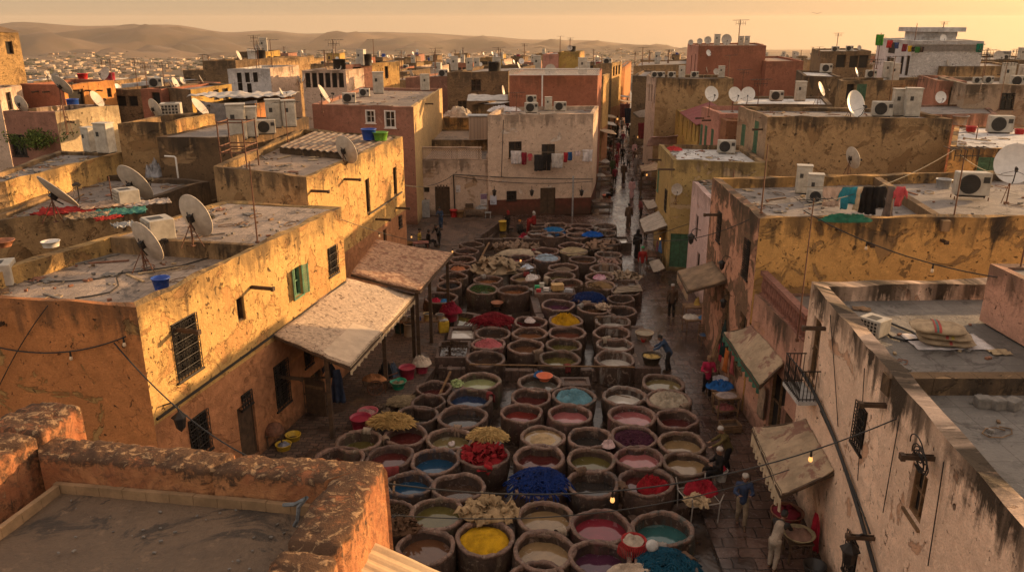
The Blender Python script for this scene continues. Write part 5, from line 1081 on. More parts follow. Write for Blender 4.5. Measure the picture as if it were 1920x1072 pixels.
H('G3', 'house', 'brown house with a bright yellow sunlit side and dishes on the roof', [(298, 163), (357, 168), (434, 158), None], Y=60, mat=BRN, mats=[BRN, MUS, BRN, BRN], roof=RGRY, par=.2, wins=[(1, 405, 170, .7, .8, 'slot'), (1, 422, 168, .8, .9, 'slot')])  # sunlit side painted yellow, shaded walls brown
H('O2', 'house', 'low orange house covered by white sheets and a sagging plastic tent', [(372, 195), (478, 196), (552, 183), None], Y=52, mat=BRN, mats=[BRN, ORL, ORL, BRN], roof=RBRN, par=.15)
H('W1', 'house', 'white two-storey house with four small windows, upper left', [(426, 130), (506, 128), (560, 122), None], Y=78, mat=WHT, mats=[WHT, CRM2, WHT, WHT], roof=RGRY, par=.3, wins=[(0, 449, 145, .42, .9, 'slot'), (0, 464, 145, .42, .9, 'slot'), (0, 479, 145, .42, .9, 'slot'), (0, 451, 165, .42, .9, 'slot'), (0, 468, 166, .42, .9, 'slot')])
H('B1', 'house', 'tall dark brown house with blank front, left of the yellow rooftop tower', [(379, 114), (441, 114), None, None], Y=92, dep=(4, 12), mat=BRN, roof=RGRY, par=.2)
H('Y1', 'house', 'yellow rooftop tower block with black tanks on top at upper left', [None]*4, pts=[tuple(WY(449, 100, 100).xy), tuple(WY(492, 98, 100).xy), tuple(WY(525, 99, 106).xy), tuple(WY(482, 99, 106).xy)], z=WY(492, 98, 100).z, mat=BRN, mats=[BRN, MUS, BRN, BRN], roof=RGRY, par=.2, wins=[(1, 505, 117, 1.2, 1.4, 'slot')])
H('Y1b', 'house', 'low ochre house standing in front of the dark brown blank one', [(441, 112), (480, 112), None, None], Y=96, dep=(4, 9), mat=OCH, roof=RGRY, par=.2)
H('AR', 'house', 'low arcaded house with a row of dark openings between white pillars', [(566, 132), (648, 132), None, None], Y=78, dep=(3, 9), mat=CRM2, roof=RBRN, par=.2, wins=[(0, 577+12.5*i, 146, .48, 1.35, 'slot') for i in range(6)])
H('P3', 'house', 'square pink house with a diagonally shaded bright yellow side, left of centre', [(648, 121), (697, 119), (748, 116), None], Y=82, mat=ROS, mats=[ROS, YEL, ROS, ROS], roof=RBRN, par=.2, wins=[(0, 670, 138, 1., 1.2, 'slot'), (1, 725, 136, .5, 1.2, 'slot')])  # yellow plaster paints the sunlight on the right wall
H('P2', 'house', 'large rose pink house with two white framed windows and a half sunlit yellow side', [(585, 196), (775, 200), (829, 166), None], Y=58, mat=ROS, mats=[ROS, plaster('lit_peach_plaster', (.54, .36, .17), (.45, .33, .2), stain=.3, patch=.66, holes=.2), ROS, ROS], roof=RBRN, par=.25, zb=-.3, wins=[(0, 694, 209, .75, .95, 'white'), (0, 731, 214, .85, 1.25, 'white')], spouts=[(1, 797, 195, .6)])  # sunlight on the right wall painted in as peach plaster
H('P4', 'house', 'plain pink house half hidden behind the rose pink house', [(760, 146), (839, 144), None, None], Y=88, dep=(3, 9), mat=ROS, roof=RGRY, par=.2)
H('B2', 'house', 'large brown house with two small windows, left of the brick red one', [(838, 136), (953, 134), None, None], Y=80, dep=(3, 12), mat=BRN, roof=RGRY, par=.3, wins=[(0, 893, 160, 1., 1.1, 'dark'), (0, 867, 198, .9, .9, 'dark')])
H('OW', 'house', 'small amber house with a tarpaulin on its roof behind the cream house', [(828, 221), (888, 221), None, None], Y=74, dep=(2, 7), mat=AMB, roof=RGRY, par=.15)
H('OW2', 'house', 'small ochre house with a white tin roof beside the amber one', [(884, 196), (938, 196), None, None], Y=72, dep=(2, 4), mat=OCH, roof=RWHT, par=.1)
H('C0b', 'house', 'low ochre house behind the lattice terrace', [(776, 263), (914, 263), None, None], Y=66.5, dep=(1, 7), mat=OCH, roof=RBRN, par=.1)
# ---- the cream houses that close the courtyard
C0z = WY(830, 297, 61.3).z
H('C0', 'house', 'low peach plastered house with open dark door and posters, facing the courtyard', [(745, 300), (915, 300), None, None], Y=61.3, dep=(0, 5), mat=CRM2, roof=RGRY, par=.1, pt=.2, wins=[(0, 830, 383, 1.15, 2.2, 'door2'), (0, 800, 356, .42, .4, 'slot'), (0, 764, 375, .55, 1.1, 'dgreen')]+[(0, 821+5.5*i, 350, .1, .26, 'slot') for i in range(4)])
mb = MB(); h = HS['C0']; x0, x1, y = h['P'][0].x+.1, h['P'][1].x-.5, h['P'][0].y+.12; z0 = h['z']+.02
nxx = 44
for i in range(nxx):
    for j in range(4):
        xx = x0+(x1-x0)*i/nxx; w = (x1-x0)/nxx; zz = z0+.06+j*.2
        for sg in (-1, 1): mb.tube((xx if sg > 0 else xx+w, y, zz), (xx+w if sg > 0 else xx, y, zz+.2), .028, n=4)
mb.box(x0, y-.07, z0, x1, y+.07, z0+.06); mb.box(x0, y-.09, z0+.86, x1, y+.09, z0+.96); hpart('C0', 'lattice_parapet', mb, CRM2)
H('C1', 'house', 'two-storey cream house with red-brown base, laundry line and double wooden door', [(914, 216), (1113, 213), None, None], Y=61, dep=(1.0, 6), mat=CRM, roof=RGRY, par=.3, wins=[(0, 966, 281, 1.0, 1.25, 'dark'), (0, 1028, 287, 1.05, 1.35, 'dark'), (0, 959, 367, .75, .75, 'grille'), (0, 1027, 385, 1.2, 2.05, 'door2')])
H('C2', 'house', 'brick red house with white lattice parapet, standing behind the cream laundry house', [(955, 142), (1121, 140), None, None], Y=68, dep=(1.2, 8), mat=RED, roof=RBRN, par=.05, pt=.2)
mb = MB(); h = HS['C2']; x0, x1, y = h['P'][0].x, h['P'][1].x, h['P'][0].y+.1; z0 = h['z']+.02; nxx = 46
for i in range(nxx):
    for j in range(2):
        xx = x0+(x1-x0)*i/nxx; w = (x1-x0)/nxx; zz = z0+.06+j*.2
        for sg in (-1, 1): mb.tube((xx if sg > 0 else xx+w, y, zz), (xx+w if sg > 0 else xx, y, zz+.2), .03, n=4)
mb.box(x0, y-.08, z0, x1, y+.08, z0+.06); mb.box(x0, y-.1, z0+.46, x1, y+.1, z0+.54); mb.tube(((x0+x1)/2-1, y-.2, z0-4), ((x0+x1)/2-1, y-.2, z0), .06); hpart('C2', 'lattice_parapet', mb, WPNT)
# ---- houses along the left of the far street; sunlit sides painted in yellow plaster
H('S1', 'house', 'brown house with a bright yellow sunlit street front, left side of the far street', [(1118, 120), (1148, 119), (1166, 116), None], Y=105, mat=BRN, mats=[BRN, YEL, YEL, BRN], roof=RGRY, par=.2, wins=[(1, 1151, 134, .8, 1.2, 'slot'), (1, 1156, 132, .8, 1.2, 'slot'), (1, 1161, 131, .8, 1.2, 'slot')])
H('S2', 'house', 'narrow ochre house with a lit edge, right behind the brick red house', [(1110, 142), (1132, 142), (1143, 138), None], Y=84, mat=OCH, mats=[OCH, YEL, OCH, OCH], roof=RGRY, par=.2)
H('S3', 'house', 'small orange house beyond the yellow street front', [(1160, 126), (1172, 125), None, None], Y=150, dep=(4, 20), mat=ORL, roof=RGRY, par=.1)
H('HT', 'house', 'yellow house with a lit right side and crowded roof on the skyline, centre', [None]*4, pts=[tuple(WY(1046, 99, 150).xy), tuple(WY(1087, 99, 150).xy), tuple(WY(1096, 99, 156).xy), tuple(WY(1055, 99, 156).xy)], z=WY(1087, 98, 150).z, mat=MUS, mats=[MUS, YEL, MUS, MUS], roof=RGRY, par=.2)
H('HP', 'house', 'pale pink house attached to the yellow skyline house', [(1018, 102), (1046, 102), None, None], Y=149, dep=(2, 9), mat=SPK, roof=RGRY, par=.1)
# ---- right side
H('R1', 'house', 'pink house with mossy wall top and slab-paved roof in the right foreground', [(2300, 1435), None, (2120, 470), (1521, 528)], pts=[(7.4, 4.0), (24, 4.0), (24, 23.6), (9.1, 23.1)], z=7.0, mat=PPK, mats=[PPK, PPK, PPK, PPK], roof=RDRK, par=.5, pt=.4,
  wins=[(3, 1612, 800, .75, 1.15, 'grille'), (3, 1718, 925, .75, 1.15, 'open'), (3, 1527, 655, .8, 1.9, 'open'), (3, 1596, 1045, .75, 1.2, 'grille'), (3, 1425, 1010, 1.1, 2.3, 'door')], spouts=[(3, 1548, 616, .6), (3, 1662, 760, .55), (3, 1752, 858, .6), (3, 1640, 1008, .6)])
h = HS['R1']; I = inset(h['P'], .4); zf = fl('R1')
mb = MB(); yb = W(1800, 697, 7).y
xa = 8.45
for seg in range(16): mb.box(xa+seg*1.0, yb-.18, zf-.03, xa+seg*1.0+.99, yb+.18, zf+.42+.03*fn3((seg, 3, 1)))
hpart('R1', 'dividing_wall', mb, DRK)
H('R1c', 'house', 'pink roof cabin with vines on its wall at the right edge', [None]*4, pts=[(13.4, 15.5), (20, 15.5), (20, 21), (13.1, 21)], z=8.2, zb=6.55, mat=PNK, roof=RGRY, par=.1, cat='cabin')
H('R2', 'house', 'ochre house with peeling street wall and laundry on its big flat roof', [(1431, 409), None, None, (1334, 335)], pts=[(8.9, 28.0), (30, 28.6), (30, 38.5), (9.05, 35.8)], z=7.8, mat=AMB, mats=[AMB, AMB, AMB, plaster('peeling_plaster', (.17, .1, .06), (.55, .28, .18), stain=1., patch=.5, holes=.6)], roof=RGRY, par=.45, pt=.35,
  wins=[(3, 1400, 485, .75, 1.5, 'grille'), (3, 1349, 425, .6, 1.3, 'grille'), (3, 1390, 640, 1.0, 2.2, 'open'), (3, 1360, 590, .9, 2.2, 'open')], spouts=[(3, 1352, 403, .7), (0, 1628, 456, .35), (0, 1765, 450, .35)])
h = HS['R2']; zf = fl('R2'); mb = MB(); a, b_ = W(1640, 345, zf), W(1775, 420, 7.6)
for i in range(9):
    p = a.lerp(b_, i/9); q = a.lerp(b_, (i+.98)/9); prism(mb, (p.x, p.y, zf+.16), (q.x, q.y, zf+.16), .3, .4)
hpart('R2', 'dividing_wall', mb, DRK)
H('RT', 'house', 'low salmon shop house with balustraded terrace below the ochre wall, right of the lane', [None]*4, pts=[(9.12, 23.15), (14, 23.7), (14, 27.98), (8.95, 27.95)], z=5.0, mat=PNK, mats=[PNK]*4, roof=RGRY, par=.05, wins=[(3, 1455, 760, 1.4, 2.2, 'open'), (3, 1475, 850, 1.0, 2.1, 'door')])
mb = MB(); y0, y1 = 23.3, 27.8; n = 22
for i in range(n):
    y = y0+(y1-y0)*i/(n-1); x = 9.2; mb.lathe([(.06, 5.02), (.045, 5.12), (.085, 5.3), (.05, 5.5), (.04, 5.62), (.06, 5.72)], 8, (x, y, 0))
mb.box(9.08, y0-.1, 5.72, 9.34, y1+.1, 5.86); mb.box(9.1, y0-.1, 4.99, 9.32, y1+.1, 5.03); hpart('RT', 'balustrade', mb, simple('red_stone', (.2, .085, .06), .85, .4, 6))
H('R3', 'house', 'narrow pale pink house with a broken slate roof, wedged before the yellow lane house', [None]*4, pts=[(10.0, 36.2), (17, 36.6), (17, 45.2), (10.25, 45)], z=5.9, mat=PPK, mats=[PPK, PPK, PPK, plaster('light_pink_plaster', (.62, .44, .4), (.45, .24, .15), stain=.5, patch=.66, holes=.2)], roof=RDRK, par=.08, wins=[(3, 1306, 425, .7, 1.3, 'dark'), (3, 1308, 500, .8, 1.6, 'dark')])
H('R4', 'house', 'yellow lane house with white roof, one aircon and a dish on its corner', [(1262, 300), (1440, 305), None, (1235, 270)], Y=46.5, ref=0, mat=OCH, mats=[plaster('stained_yellow_plaster', (.43, .3, .12), (.5, .36, .22), stain=.8, patch=.57, holes=.4), OCH, OCH, plaster('dull_yellow_plaster', (.4, .27, .1), (.3, .19, .09), stain=.6, patch=.57, holes=.4)], roof=RWHT, par=.25, wins=[(3, 1249, 375, .7, 1.3, 'grille'), (3, 1234, 338, .7, 1.4, 'dgreen'), (0, 1272, 470, 1.15, 2.1, 'gdoor')], spouts=[(3, 1262, 318, .8), (3, 1240, 300, .8)])
H('R5y', 'house', 'yellow shop house with five narrow windows and a red tin roof along the lane', [None]*4, pts=[(14.3, 62), (19, 62), (19.5, 74), (14.9, 74)], z=6.9, mat=MUS, roof=RBRN, par=.05, wins=[(3, 1273, 223, .5, 1.3, 'slot'), (3, 1280, 238, .5, 1.5, 'slot'), (3, 1288, 245, .5, 1.6, 'slot'), (3, 1297, 248, .5, 1.6, 'slot'), (3, 1304, 250, .5, 1.3, 'slot')])
mb = MB(); mb.grid(lambda s, t: (14.1+2.6*t+.5*s, 61.9+9*s, 6.95+.9*t+.03*math.sin(s*120)), 90, 3); hpart('R5y', 'tin_roof', mb, simple('red_tin', (.17, .025, .022), .6, .3, 3), thick=.03)
H('R5p', 'house', 'pink house with three dark green windows, next to the red tin roof', [None]*4, pts=[(14.45, 56.6), (17.5, 56.6), (17.5, 61.9), (14.4, 61.9)], z=8.4, mat=SPK, roof=RGRY, par=.3, wins=[(3, 1313, 251, .7, 1.5, 'dgreen'), (3, 1323, 255, .7, 1.5, 'dgreen'), (3, 1335, 262, .7, 1.5, 'dgreen')], spouts=[(3, 1320, 222, .6), (3, 1333, 226, .6)])
H('R5s', 'house', 'raw earth coloured house with crumbling wall between the pink and the green shuttered house', [None]*4, pts=[(14.6, 55.2), (19, 55.2), (19, 56.55), (14.55, 56.55)], z=8.1, mat=RAW, mats=[RAW]*4, roof=RGRY, par=.1)
H('R7', 'house', 'wide ochre house with a peeling top band and green shuttered lane side', [(1440, 218), (1787, 222), None, (1385, 200)], Y=49, ref=0, mat=OCH, mats=[OCH, OCH, OCH, plaster('faded_plaster', (.4, .27, .17), (.26, .15, .09), stain=.6, patch=.58, holes=.4)], roof=RGRY, par=.25, wins=[(3, 1393, 258, .75, 1.7, 'dgreen'), (3, 1417, 256, .75, 1.9, 'dgreen')], spouts=[(3, 1430, 243, .6), (0, 1660, 240, .3), (0, 1772, 245, .3)])
H('R6', 'house', 'tall ochre house with pock-marked wall and a row of aircons on top', [(1231, 147), (1376, 147), None, (1213, 140)], Y=75, ref=0, mat=OCH, mats=[OCH, OCH, OCH, CRM2], roof=RGRY, par=.3, wins=[(3, 1222, 175, .6, 1.6, 'slot'), (3, 1227, 178, .6, 1.6, 'slot'), (3, 1217, 174, .6, 1.6, 'slot')])
H('R6b', 'house', 'brown house behind the pock-marked ochre house, facing the far street', [(1186, 143), (1215, 143), None, None], Y=98, dep=(3, 12), mat=BRN, roof=RGRY, par=.2)
H('R6c', 'house', 'low brown house with a pale ledge under two round dishes', [(1188, 124), (1292, 120), None, None], Y=118, dep=(3, 15), mat=BRN, roof=RGRY, par=.2)
H('RR', 'house', 'big brick red house with many dishes and a lattice mast on the roof, right', [None]*4, pts=[tuple(WY(1310, 86, 96).xy), tuple(WY(1437, 85, 96).xy), tuple(WY(1437, 85, 96).xy+Vector((3, 14))), tuple(WY(1289, 88, 106).xy)], z=WY(1310, 86, 96).z, mat=RED, mats=[RED, RED, RED, SPK], roof=RBRN, par=.2, wins=[(3, 1296, 120, .8, 2., 'slot'), (3, 1303, 118, .8, 2., 'slot')])
H('RR2', 'house', 'lower brick red house joined to the right of the big one', [(1437, 115), (1507, 114), None, None], Y=94, dep=(1, 12), mat=RED, roof=RBRN, par=.2)
H('R7b', 'house', 'low ochre house with a long roof behind the wide ochre house', [(1375, 196), (1560, 196), None, None], Y=62, dep=(2, 7), mat=BRN, roof=RWHT, par=.2)
H('OC', 'house', 'ochre house with three dark openings in front of the white house', [(1578, 152), (1748, 150), None, (1566, 147)], Y=70, ref=0, mat=OCH, roof=RGRY, par=.2, wins=[(0, 1594, 172, .7, 1.3, 'slot'), (0, 1614, 178, .9, 1.8, 'dgreen'), (0, 1728, 183, .8, 1.5, 'slot')])
H('OCb', 'house', 'sooty house with a small amber wall, left of the three-opening ochre house', [(1508, 142), (1578, 145), None, None], Y=74, dep=(2, 8), mat=DRK, mats=[DRK]*4, roof=RWHT, par=.15)
H('BK', 'house', 'weathered brown house with three square windows on the skyline, left of the white house', [(1540, 97), (1634, 96), None, None], Y=112, dep=(3, 12), mat=BRN, roof=RGRY, par=.2, wins=[(0, 1577, 115, 1.5, 1.7, 'slot'), (0, 1601, 116, 1.4, 1.6, 'slot'), (0, 1619, 116, 1.5, 1.7, 'slot')])
H('W2', 'house', 'tall white brick house with patterned wall and coloured flags, upper right', [(1712, 77), (1846, 76), None, None], pts=[tuple(WY(1712, 77, 85).xy), tuple(WY(1846, 76, 85).xy), tuple(WY(1846, 76, 85).xy+Vector((3, 14))), tuple(WY(1645, 82, 99).xy)], z=WY(1712, 77, 85).z, mat=WBR, mats=[WBR, WBR, WBR, WHT], roof=RWHT, par=.1, wins=[(3, 1668, 122, 3.2, 1.6, 'dark'), (3, 1690, 123, 1.2, 1.8, 'slot'), (3, 1703, 124, 1.2, 2., 'slot'), (3, 1672, 90, 3., 1.2, 'slot')])
h = HS['W2']; P = h['P']; z = h['z']; mb = MB()
a, b_ = WY(1728, 76, 89), WY(1792, 76, 89); zt = WY(1728, 60, 89).z
mb.box(a.x, 89, z-.05, b_.x, 93, zt); mb.box(a.x-.5, 88.4, zt, b_.x+.6, 93.6, zt+.45)
for i in range(26): x = a.x+(b_.x-a.x)*i/26; mb.box(x, 88.75, zt-.5, x+.08, 88.98, zt-.02)
hpart('W2', 'roof_house', mb, WHT)
mb = MB(); n = 64
for i in range(n): p = P[0].lerp(P[1], (i+.2)/n); q = P[0].lerp(P[1], (i+.7)/n); mb.box(p.x, p.y-.1, z-1.0, q.x, p.y-.01, z-.45)
mb.box(P[0].x-.1, P[0].y-.14, z-.4, P[1].x+.1, P[0].y-.004, z-.3); hpart('W2', 'cornice', mb, simple('cornice_stone', (.3, .26, .23), .9, .3, 4))  # cornice in a darker grey-brown stone
H('E1', 'house', 'brown house with a single dark dish on its parapet, right of the white house', [(1764, 125), (1907, 124), None, None], Y=84, dep=(3, 10), mat=BRN, mats=[OCH]*4, roof=RGRY, par=.2, spouts=[(0, 1870, 140, .4)])
H('E2', 'house', 'salmon house with dark doorway behind the white round dish, right', [(1757, 152), (1813, 154), None, None], Y=62, dep=(2, 7), mat=plaster('salmon_plaster', (.45, .19, .12), (.35, .16, .1), stain=.7, patch=.62, holes=.2), roof=RGRY, par=.2, wins=[(0, 1790, 181, .8, 1.4, 'open')])
H('E3', 'house', 'pale brown house with barred window at the right edge', [(1813, 158), (1990, 160), None, None], Y=58, dep=(2, 8), mat=plaster('pale_brown_plaster', (.4, .29, .2), (.28, .18, .11), stain=.9, patch=.58, holes=.4), roof=RGRY, par=.3, wins=[(0, 1888, 190, .9, 1.1, 'grille')])
H('E4', 'house', 'low house with wide grey roof slab in front of the salmon house', [(1700, 216), (1872, 213), None, (1690, 198)], Y=53, ref=0, mat=PNK, roof=RGRY, par=.1)
H('R8', 'house', 'yellow house with bright white painted roof and aircon at the right edge', [(1782, 275), (2010, 282), None, (1790, 236)], Y=42, ref=0, mat=MUS, mats=[AMB, AMB, AMB, AMB], roof=RWHT, par=.08, wins=[(0, 1855, 308, 1.1, .7, 'dgreen')])
H('E5', 'house', 'brown skyline house with a large dark dish at the far right', [(1840, 112), (1990, 113), None, None], Y=110, dep=(3, 12), mat=BRN, roof=RGRY, par=.2, wins=[(0, 1900, 122, 1.1, 1.1, 'slot')])
# ---- filler houses of the middle distance, every one of its own size and place
R = random.Random(23); FIL = [OCH, BRN, ROS, CRM2, OCHB, RED, DRK, WHT, MUS, AMB, PNK]; FN = ['ochre', 'brown', 'pink', 'cream', 'yellow', 'brick red', 'sooty', 'white', 'mustard yellow', 'amber', 'salmon']
FW = [5, 6, 2, 3, 4, 2, 3, 1, 1, 1, 1]; FILL = []
spec = []
for row, (Y0, y0, n, w0) in enumerate([(70, 176, 13, 58), (92, 152, 17, 46), (118, 137, 22, 40), (150, 126, 30, 32), (195, 117, 40, 26), (250, 111, 46, 22), (310, 106, 50, 18)]):
    for i in range(n): spec.append((row, -40+2000*(i+R.uniform(.1, .9))/n, y0+R.uniform(-6, 7), Y0*R.uniform(.93, 1.07), w0*R.uniform(.7, 1.4)))
big = [(P['P'], k) for k, P in HS.items()]
def clash(x0, x1, y0, y1):
    for P, k in big:
        bx = [p.x for p in P]; by = [p.y for p in P]
        if x0 < max(bx)+.3 and x1 > min(bx)-.3 and y0 < max(by)+.3 and y1 > min(by)-.3: return True
    for f in FILL:
        if x0 < f[1] and x1 > f[0] and y0 < f[3] and y1 > f[2]: return True
    s0, s1 = 9.2+(y0-80)*.124, 13+(y1-60)*.117   # keep the far street free
    return x0 < s1+.5 and x1 > s0-.5
for row, px, py, Y, w in spec:
    a = WY(px-w/2, py, Y); b_ = WY(px+w/2, py, Y); dp = R.uniform(6, 10)
    if row > 2 and px < 440 or row > 1 and px < 300: continue
    if clash(a.x, b_.x, Y, Y+dp+.5) or a.z < 2: continue
    FILL.append((a.x, b_.x, Y, Y+dp+.5)); k = R.choices(range(11), FW)[0]
    side = ('left of the street' if px < 1120 else 'right of the street'); rw = ['in the nearer roofs', 'in the second roof row', 'in the third roof row', 'in the distant roofs', 'in the farthest roofs', 'in the last roofs', 'on the town edge'][row]
    h2 = R.random() < .35  # sunny ones: sunlit side painted as another plaster on the right wall
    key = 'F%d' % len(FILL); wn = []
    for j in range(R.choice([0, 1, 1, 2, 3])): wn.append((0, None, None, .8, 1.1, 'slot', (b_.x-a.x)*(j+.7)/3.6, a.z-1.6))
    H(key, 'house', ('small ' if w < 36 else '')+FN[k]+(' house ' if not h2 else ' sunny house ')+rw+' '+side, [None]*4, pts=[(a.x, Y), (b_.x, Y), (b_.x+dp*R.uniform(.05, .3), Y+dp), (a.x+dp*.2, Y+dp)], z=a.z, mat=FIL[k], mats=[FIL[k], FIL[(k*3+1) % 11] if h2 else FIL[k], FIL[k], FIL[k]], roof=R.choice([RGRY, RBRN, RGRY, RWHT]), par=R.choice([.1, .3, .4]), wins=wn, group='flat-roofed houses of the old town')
# ---------------------------------------------------------------- rooftop things
zU = fl('L1')+.5
D = dish
D('rust speckled dish on a tripod beside the blue laundry basket', 270, 457, 84, 35, 20, key='L1')
D('grey backed dish on a white foot at the edge of the tiled terrace', 361, 408, 86, 30, 16, z0=zU)
D('tilted dish leaning over the spread textiles at the left', 103, 365, 84, 42, 42, z0=zU)
D('dish with a white cloth tied to its rim, behind the window aircon', 248, 347, 80, 28, 30, z0=fl('M1'))
D('beige dish standing at the corner of the corrugated roof, centre left', 646, 283, 56, 36, 18, key='L2', stand=POL)
D('large beige dish before the orange house at upper left', 114, 162, 44, 30, 35, z0=fl('P1'), hc=2.2)
D('dish seen from behind on the pink roof at the left edge', 37, 196, 32, 20, 15, key='P1')
D('edge-on dish lit by the sun on the cream sunlit house', 180, 188, 34, 92, 30, key='P1')
D('white dish on the left part of the orange house roof', 91, 144, 22, 70, 25, key='O1', tiny=True)
D('round white dish on the right end of the orange house roof', 197, 139, 24, 200, 25, key='O1', tiny=True)
D('brown backed dish beside the boxed aircon on the ochre house', 288, 205, 38, 35, 18, key='D1')
D('thin edge-on dish in front of the sagging plastic tent', 373, 203, 40, 92, 38, z0=fl('D1')-.1)
D('round dish on the yellow sided house roof, left one of a pair', 342, 152, 14, 110, 25, key='G3', tiny=True); D('round dish on the yellow sided house roof, right one of a pair', 376, 149, 16, 70, 25, key='G3', tiny=True)
D('edge-on cream dish at the left end of the rose pink house', 605, 178, 38, 88, 30, key='P2', stand=POL, hc=1.2)
D('small white dish above the low orange house', 527, 175, 20, 80, 25, Y=56, z0=8.3, tiny=True)
D('grey dish in front of the arcaded house', 560, 150, 16, 60, 20, Y=72, tiny=True); D('white dish in front of the arcaded house', 570, 147, 14, 240, 20, Y=70, tiny=True); D('blue grey round dish on the arcaded house roof', 635, 127, 12, 190, 20, Y=80, tiny=True)
D('tall white edge-on dish on the wall left of the red lattice house', 972, 125, 16, 100, 25, Y=69, tiny=True); D('grey round dish on the red lattice house roof', 1032, 132, 22, 190, 18, Y=70, tiny=True)
D('edge-on white dish on the right wall of the big brown house', 942, 172, 22, 100, 10, Y=79, z0=8.2, tiny=True)
D('front-facing white dish on the yellow shop house roof, leftmost of three', 1333, 177, 29, 165, 22, Y=57, z0=8.1, stand=POL, mat=DISHW); D('white dish with dark lettering, middle one of three beside the lane', 1377, 178, 28, 165, 22, Y=55.5, z0=8.6, stand=POL, mat=DISHW); D('white dish with a crossed strut, rightmost of three beside the lane', 1402, 178, 28, 195, 22, Y=56, z0=8.7, stand=POL, mat=DISHW)
D('large white dish tilted beside the aircon on the wide ochre house', 1601, 196, 50, 150, 20, Y=50.5, z0=fl('R7'), mat=DISHW)
D('dish in shadow with a red bracket behind the wide ochre house', 1538, 168, 28, 125, 25, Y=60, z0=8.6)
D('pale edge-on dish on the laundry roof, facing right', 1596, 297, 42, 75, 15, Y=37, z0=fl('R2')); D('huge pale dish with faint lettering cut by the right edge', 1902, 308, 74, 205, 18, Y=31, z0=fl('R2')+.3, mat=DISHW, stand=POL)
D('round dish hung on the stained corner of the yellow lane house', 1269, 355, 22, 185, 5, Y=46.0, z0=4.3, stand=POL)
D('white round dish in front of the salmon house', 1763, 183, 22, 180, 15, Y=57, z0=9, mat=DISHW, tiny=True)
D('dish on the wall of the big brick red house', 1328, 100, 12, 150, 20, Y=95.2, z0=10.4, mat=DISHW, tiny=True)
for i, (px, py, dd, lab) in enumerate([(1295, 80, 10, 'small dark dish at the left corner of the big red roof'), (1312, 78, 11, 'second small dark dish on the big red roof'), (1327, 76, 14, 'grey dish third from the left on the big red roof'), (1362, 75, 20, 'biggest dark round dish on the big red roof')]): D(lab, px, py, dd, 185, 15, Y=97, tiny=True)
D('round white dish on the upper wall of the white brick house', 1768, 72, 13, 180, 10, Y=87, mat=DISHW, tiny=True); D('dark dish on the skyline house left of the white house', 1611, 90, 9, 170, 20, Y=113, tiny=True); D('broad dark dish on the far right skyline house', 1872, 107, 22, 180, 20, Y=111, tiny=True); D('pale dish on the corner of the brown house right of the white one', 1779, 120, 16, 150, 20, Y=85, tiny=True)
D('white dish on the three-opening ochre house roof', 1605, 136, 18, 120, 22, Y=71, mat=DISHW, tiny=True); D('small dish left of the far street, under the flag', 1236, 110, 9, 190, 15, Y=119, tiny=True); D('small dark dish right beside another, under the flag', 1249, 110, 8, 190, 15, Y=119, tiny=True)
D('dish on the roof of the near pock-marked ochre house, left one', 1325, 132, 12, 100, 20, Y=76, tiny=True); D('dish on the roof of the near pock-marked ochre house, right one', 1343, 135, 12, 180, 20, Y=76, tiny=True)
A = ac
A('window aircon with a barred back lying on the spread textiles', 300, 447, 62, -50, 'win', z0=zU); A('small window aircon behind the textiles, before the tied dish', 240, 386, 50, -50, 'win', z0=zU); A('cream window aircon cut by the left edge on the terrace', 3, 532, 66, -70, 'win', z0=fl('L1'))
A('big boxed aircon with a yellow frame on the ochre house', 323, 222, 44, 15, 'win', key='D1')
A('tall white cabinet on the left of a pair, on an iron rack', 447, 262, 40, 18, 'cab', z0=8.4); A('tall white cabinet on the right of a pair, on an iron rack', 470, 257, 34, 18, 'cab', z0=8.5)
A('white cabinet with dark door, left one behind the corrugated roof', 515, 240, 32, 20, 'cab', Y=46); A('white cabinet, right one behind the corrugated roof', 543, 238, 30, 25, 'cab', Y=46); A('slatted grey aircon before the two cabinets behind the corrugated roof', 500, 252, 36, 15, 'ac', Y=45)
A('dark grey cabinet beside the cream sunlit house, left one', 172, 285, 28, -30, 'cab', Y=42); A('dark grey cabinet with a white frame, right one beside the cream sunlit house', 201, 287, 34, -15, 'cab', Y=41)
A('aircon on the left part of the rose pink house', 655, 194, 26, 5, 'ac', Y=59); A('white cabinet on the rose pink house roof', 710, 176, 24, 10, 'cab', Y=63); A('white cabinet at the right end of the rose pink house', 797, 170, 18, 25, 'cab', Y=70)
A('upper aircon of two stacked before the red lattice house', 996, 194, 20, 5, 'ac', Y=63.2); A('lower aircon of two stacked before the red lattice house', 996, 212, 26, 5, 'ac', Y=62); A('tall narrow cabinet before the red lattice house', 1028, 207, 15, 10, 'cab', Y=63); A('fan aircon at the right before the red lattice house', 1050, 209, 24, 5, 'ac', Y=62.4)
A('large white cabinet on the red lattice house roof', 1092, 139, 18, 10, 'cab', Y=70); A('dark aircon on the big brown house roof, left one', 852, 133, 16, 10, 'cab', Y=84); A('white cabinet on the big brown house roof, right one', 880, 133, 14, 10, 'cab', Y=84)
A('single aircon on the white roof of the yellow lane house', 1361, 288, 34, -8, 'ac', z0=fl('R4')); A('tall cabinet on the left of the laundry roof', 1504, 362, 32, -15, 'cab', z0=fl('R2')); A('shorter cabinet in front of the tall one on the laundry roof', 1525, 378, 32, -15, 'cab', z0=fl('R2')); A('aircon beside the laundry, in front of the two cabinets', 1532, 381, 34, -25, 'ac', z0=fl('R2'))
A('big aircon on a rusty rack at the right of the laundry roof', 1818, 368, 62, -12, 'ac', z0=fl('R2'), raise_=.12); A('aircon box lying against the mossy wall beside the sacks', 1637, 626, 52, -55, 'win', z0=fl('R1'))
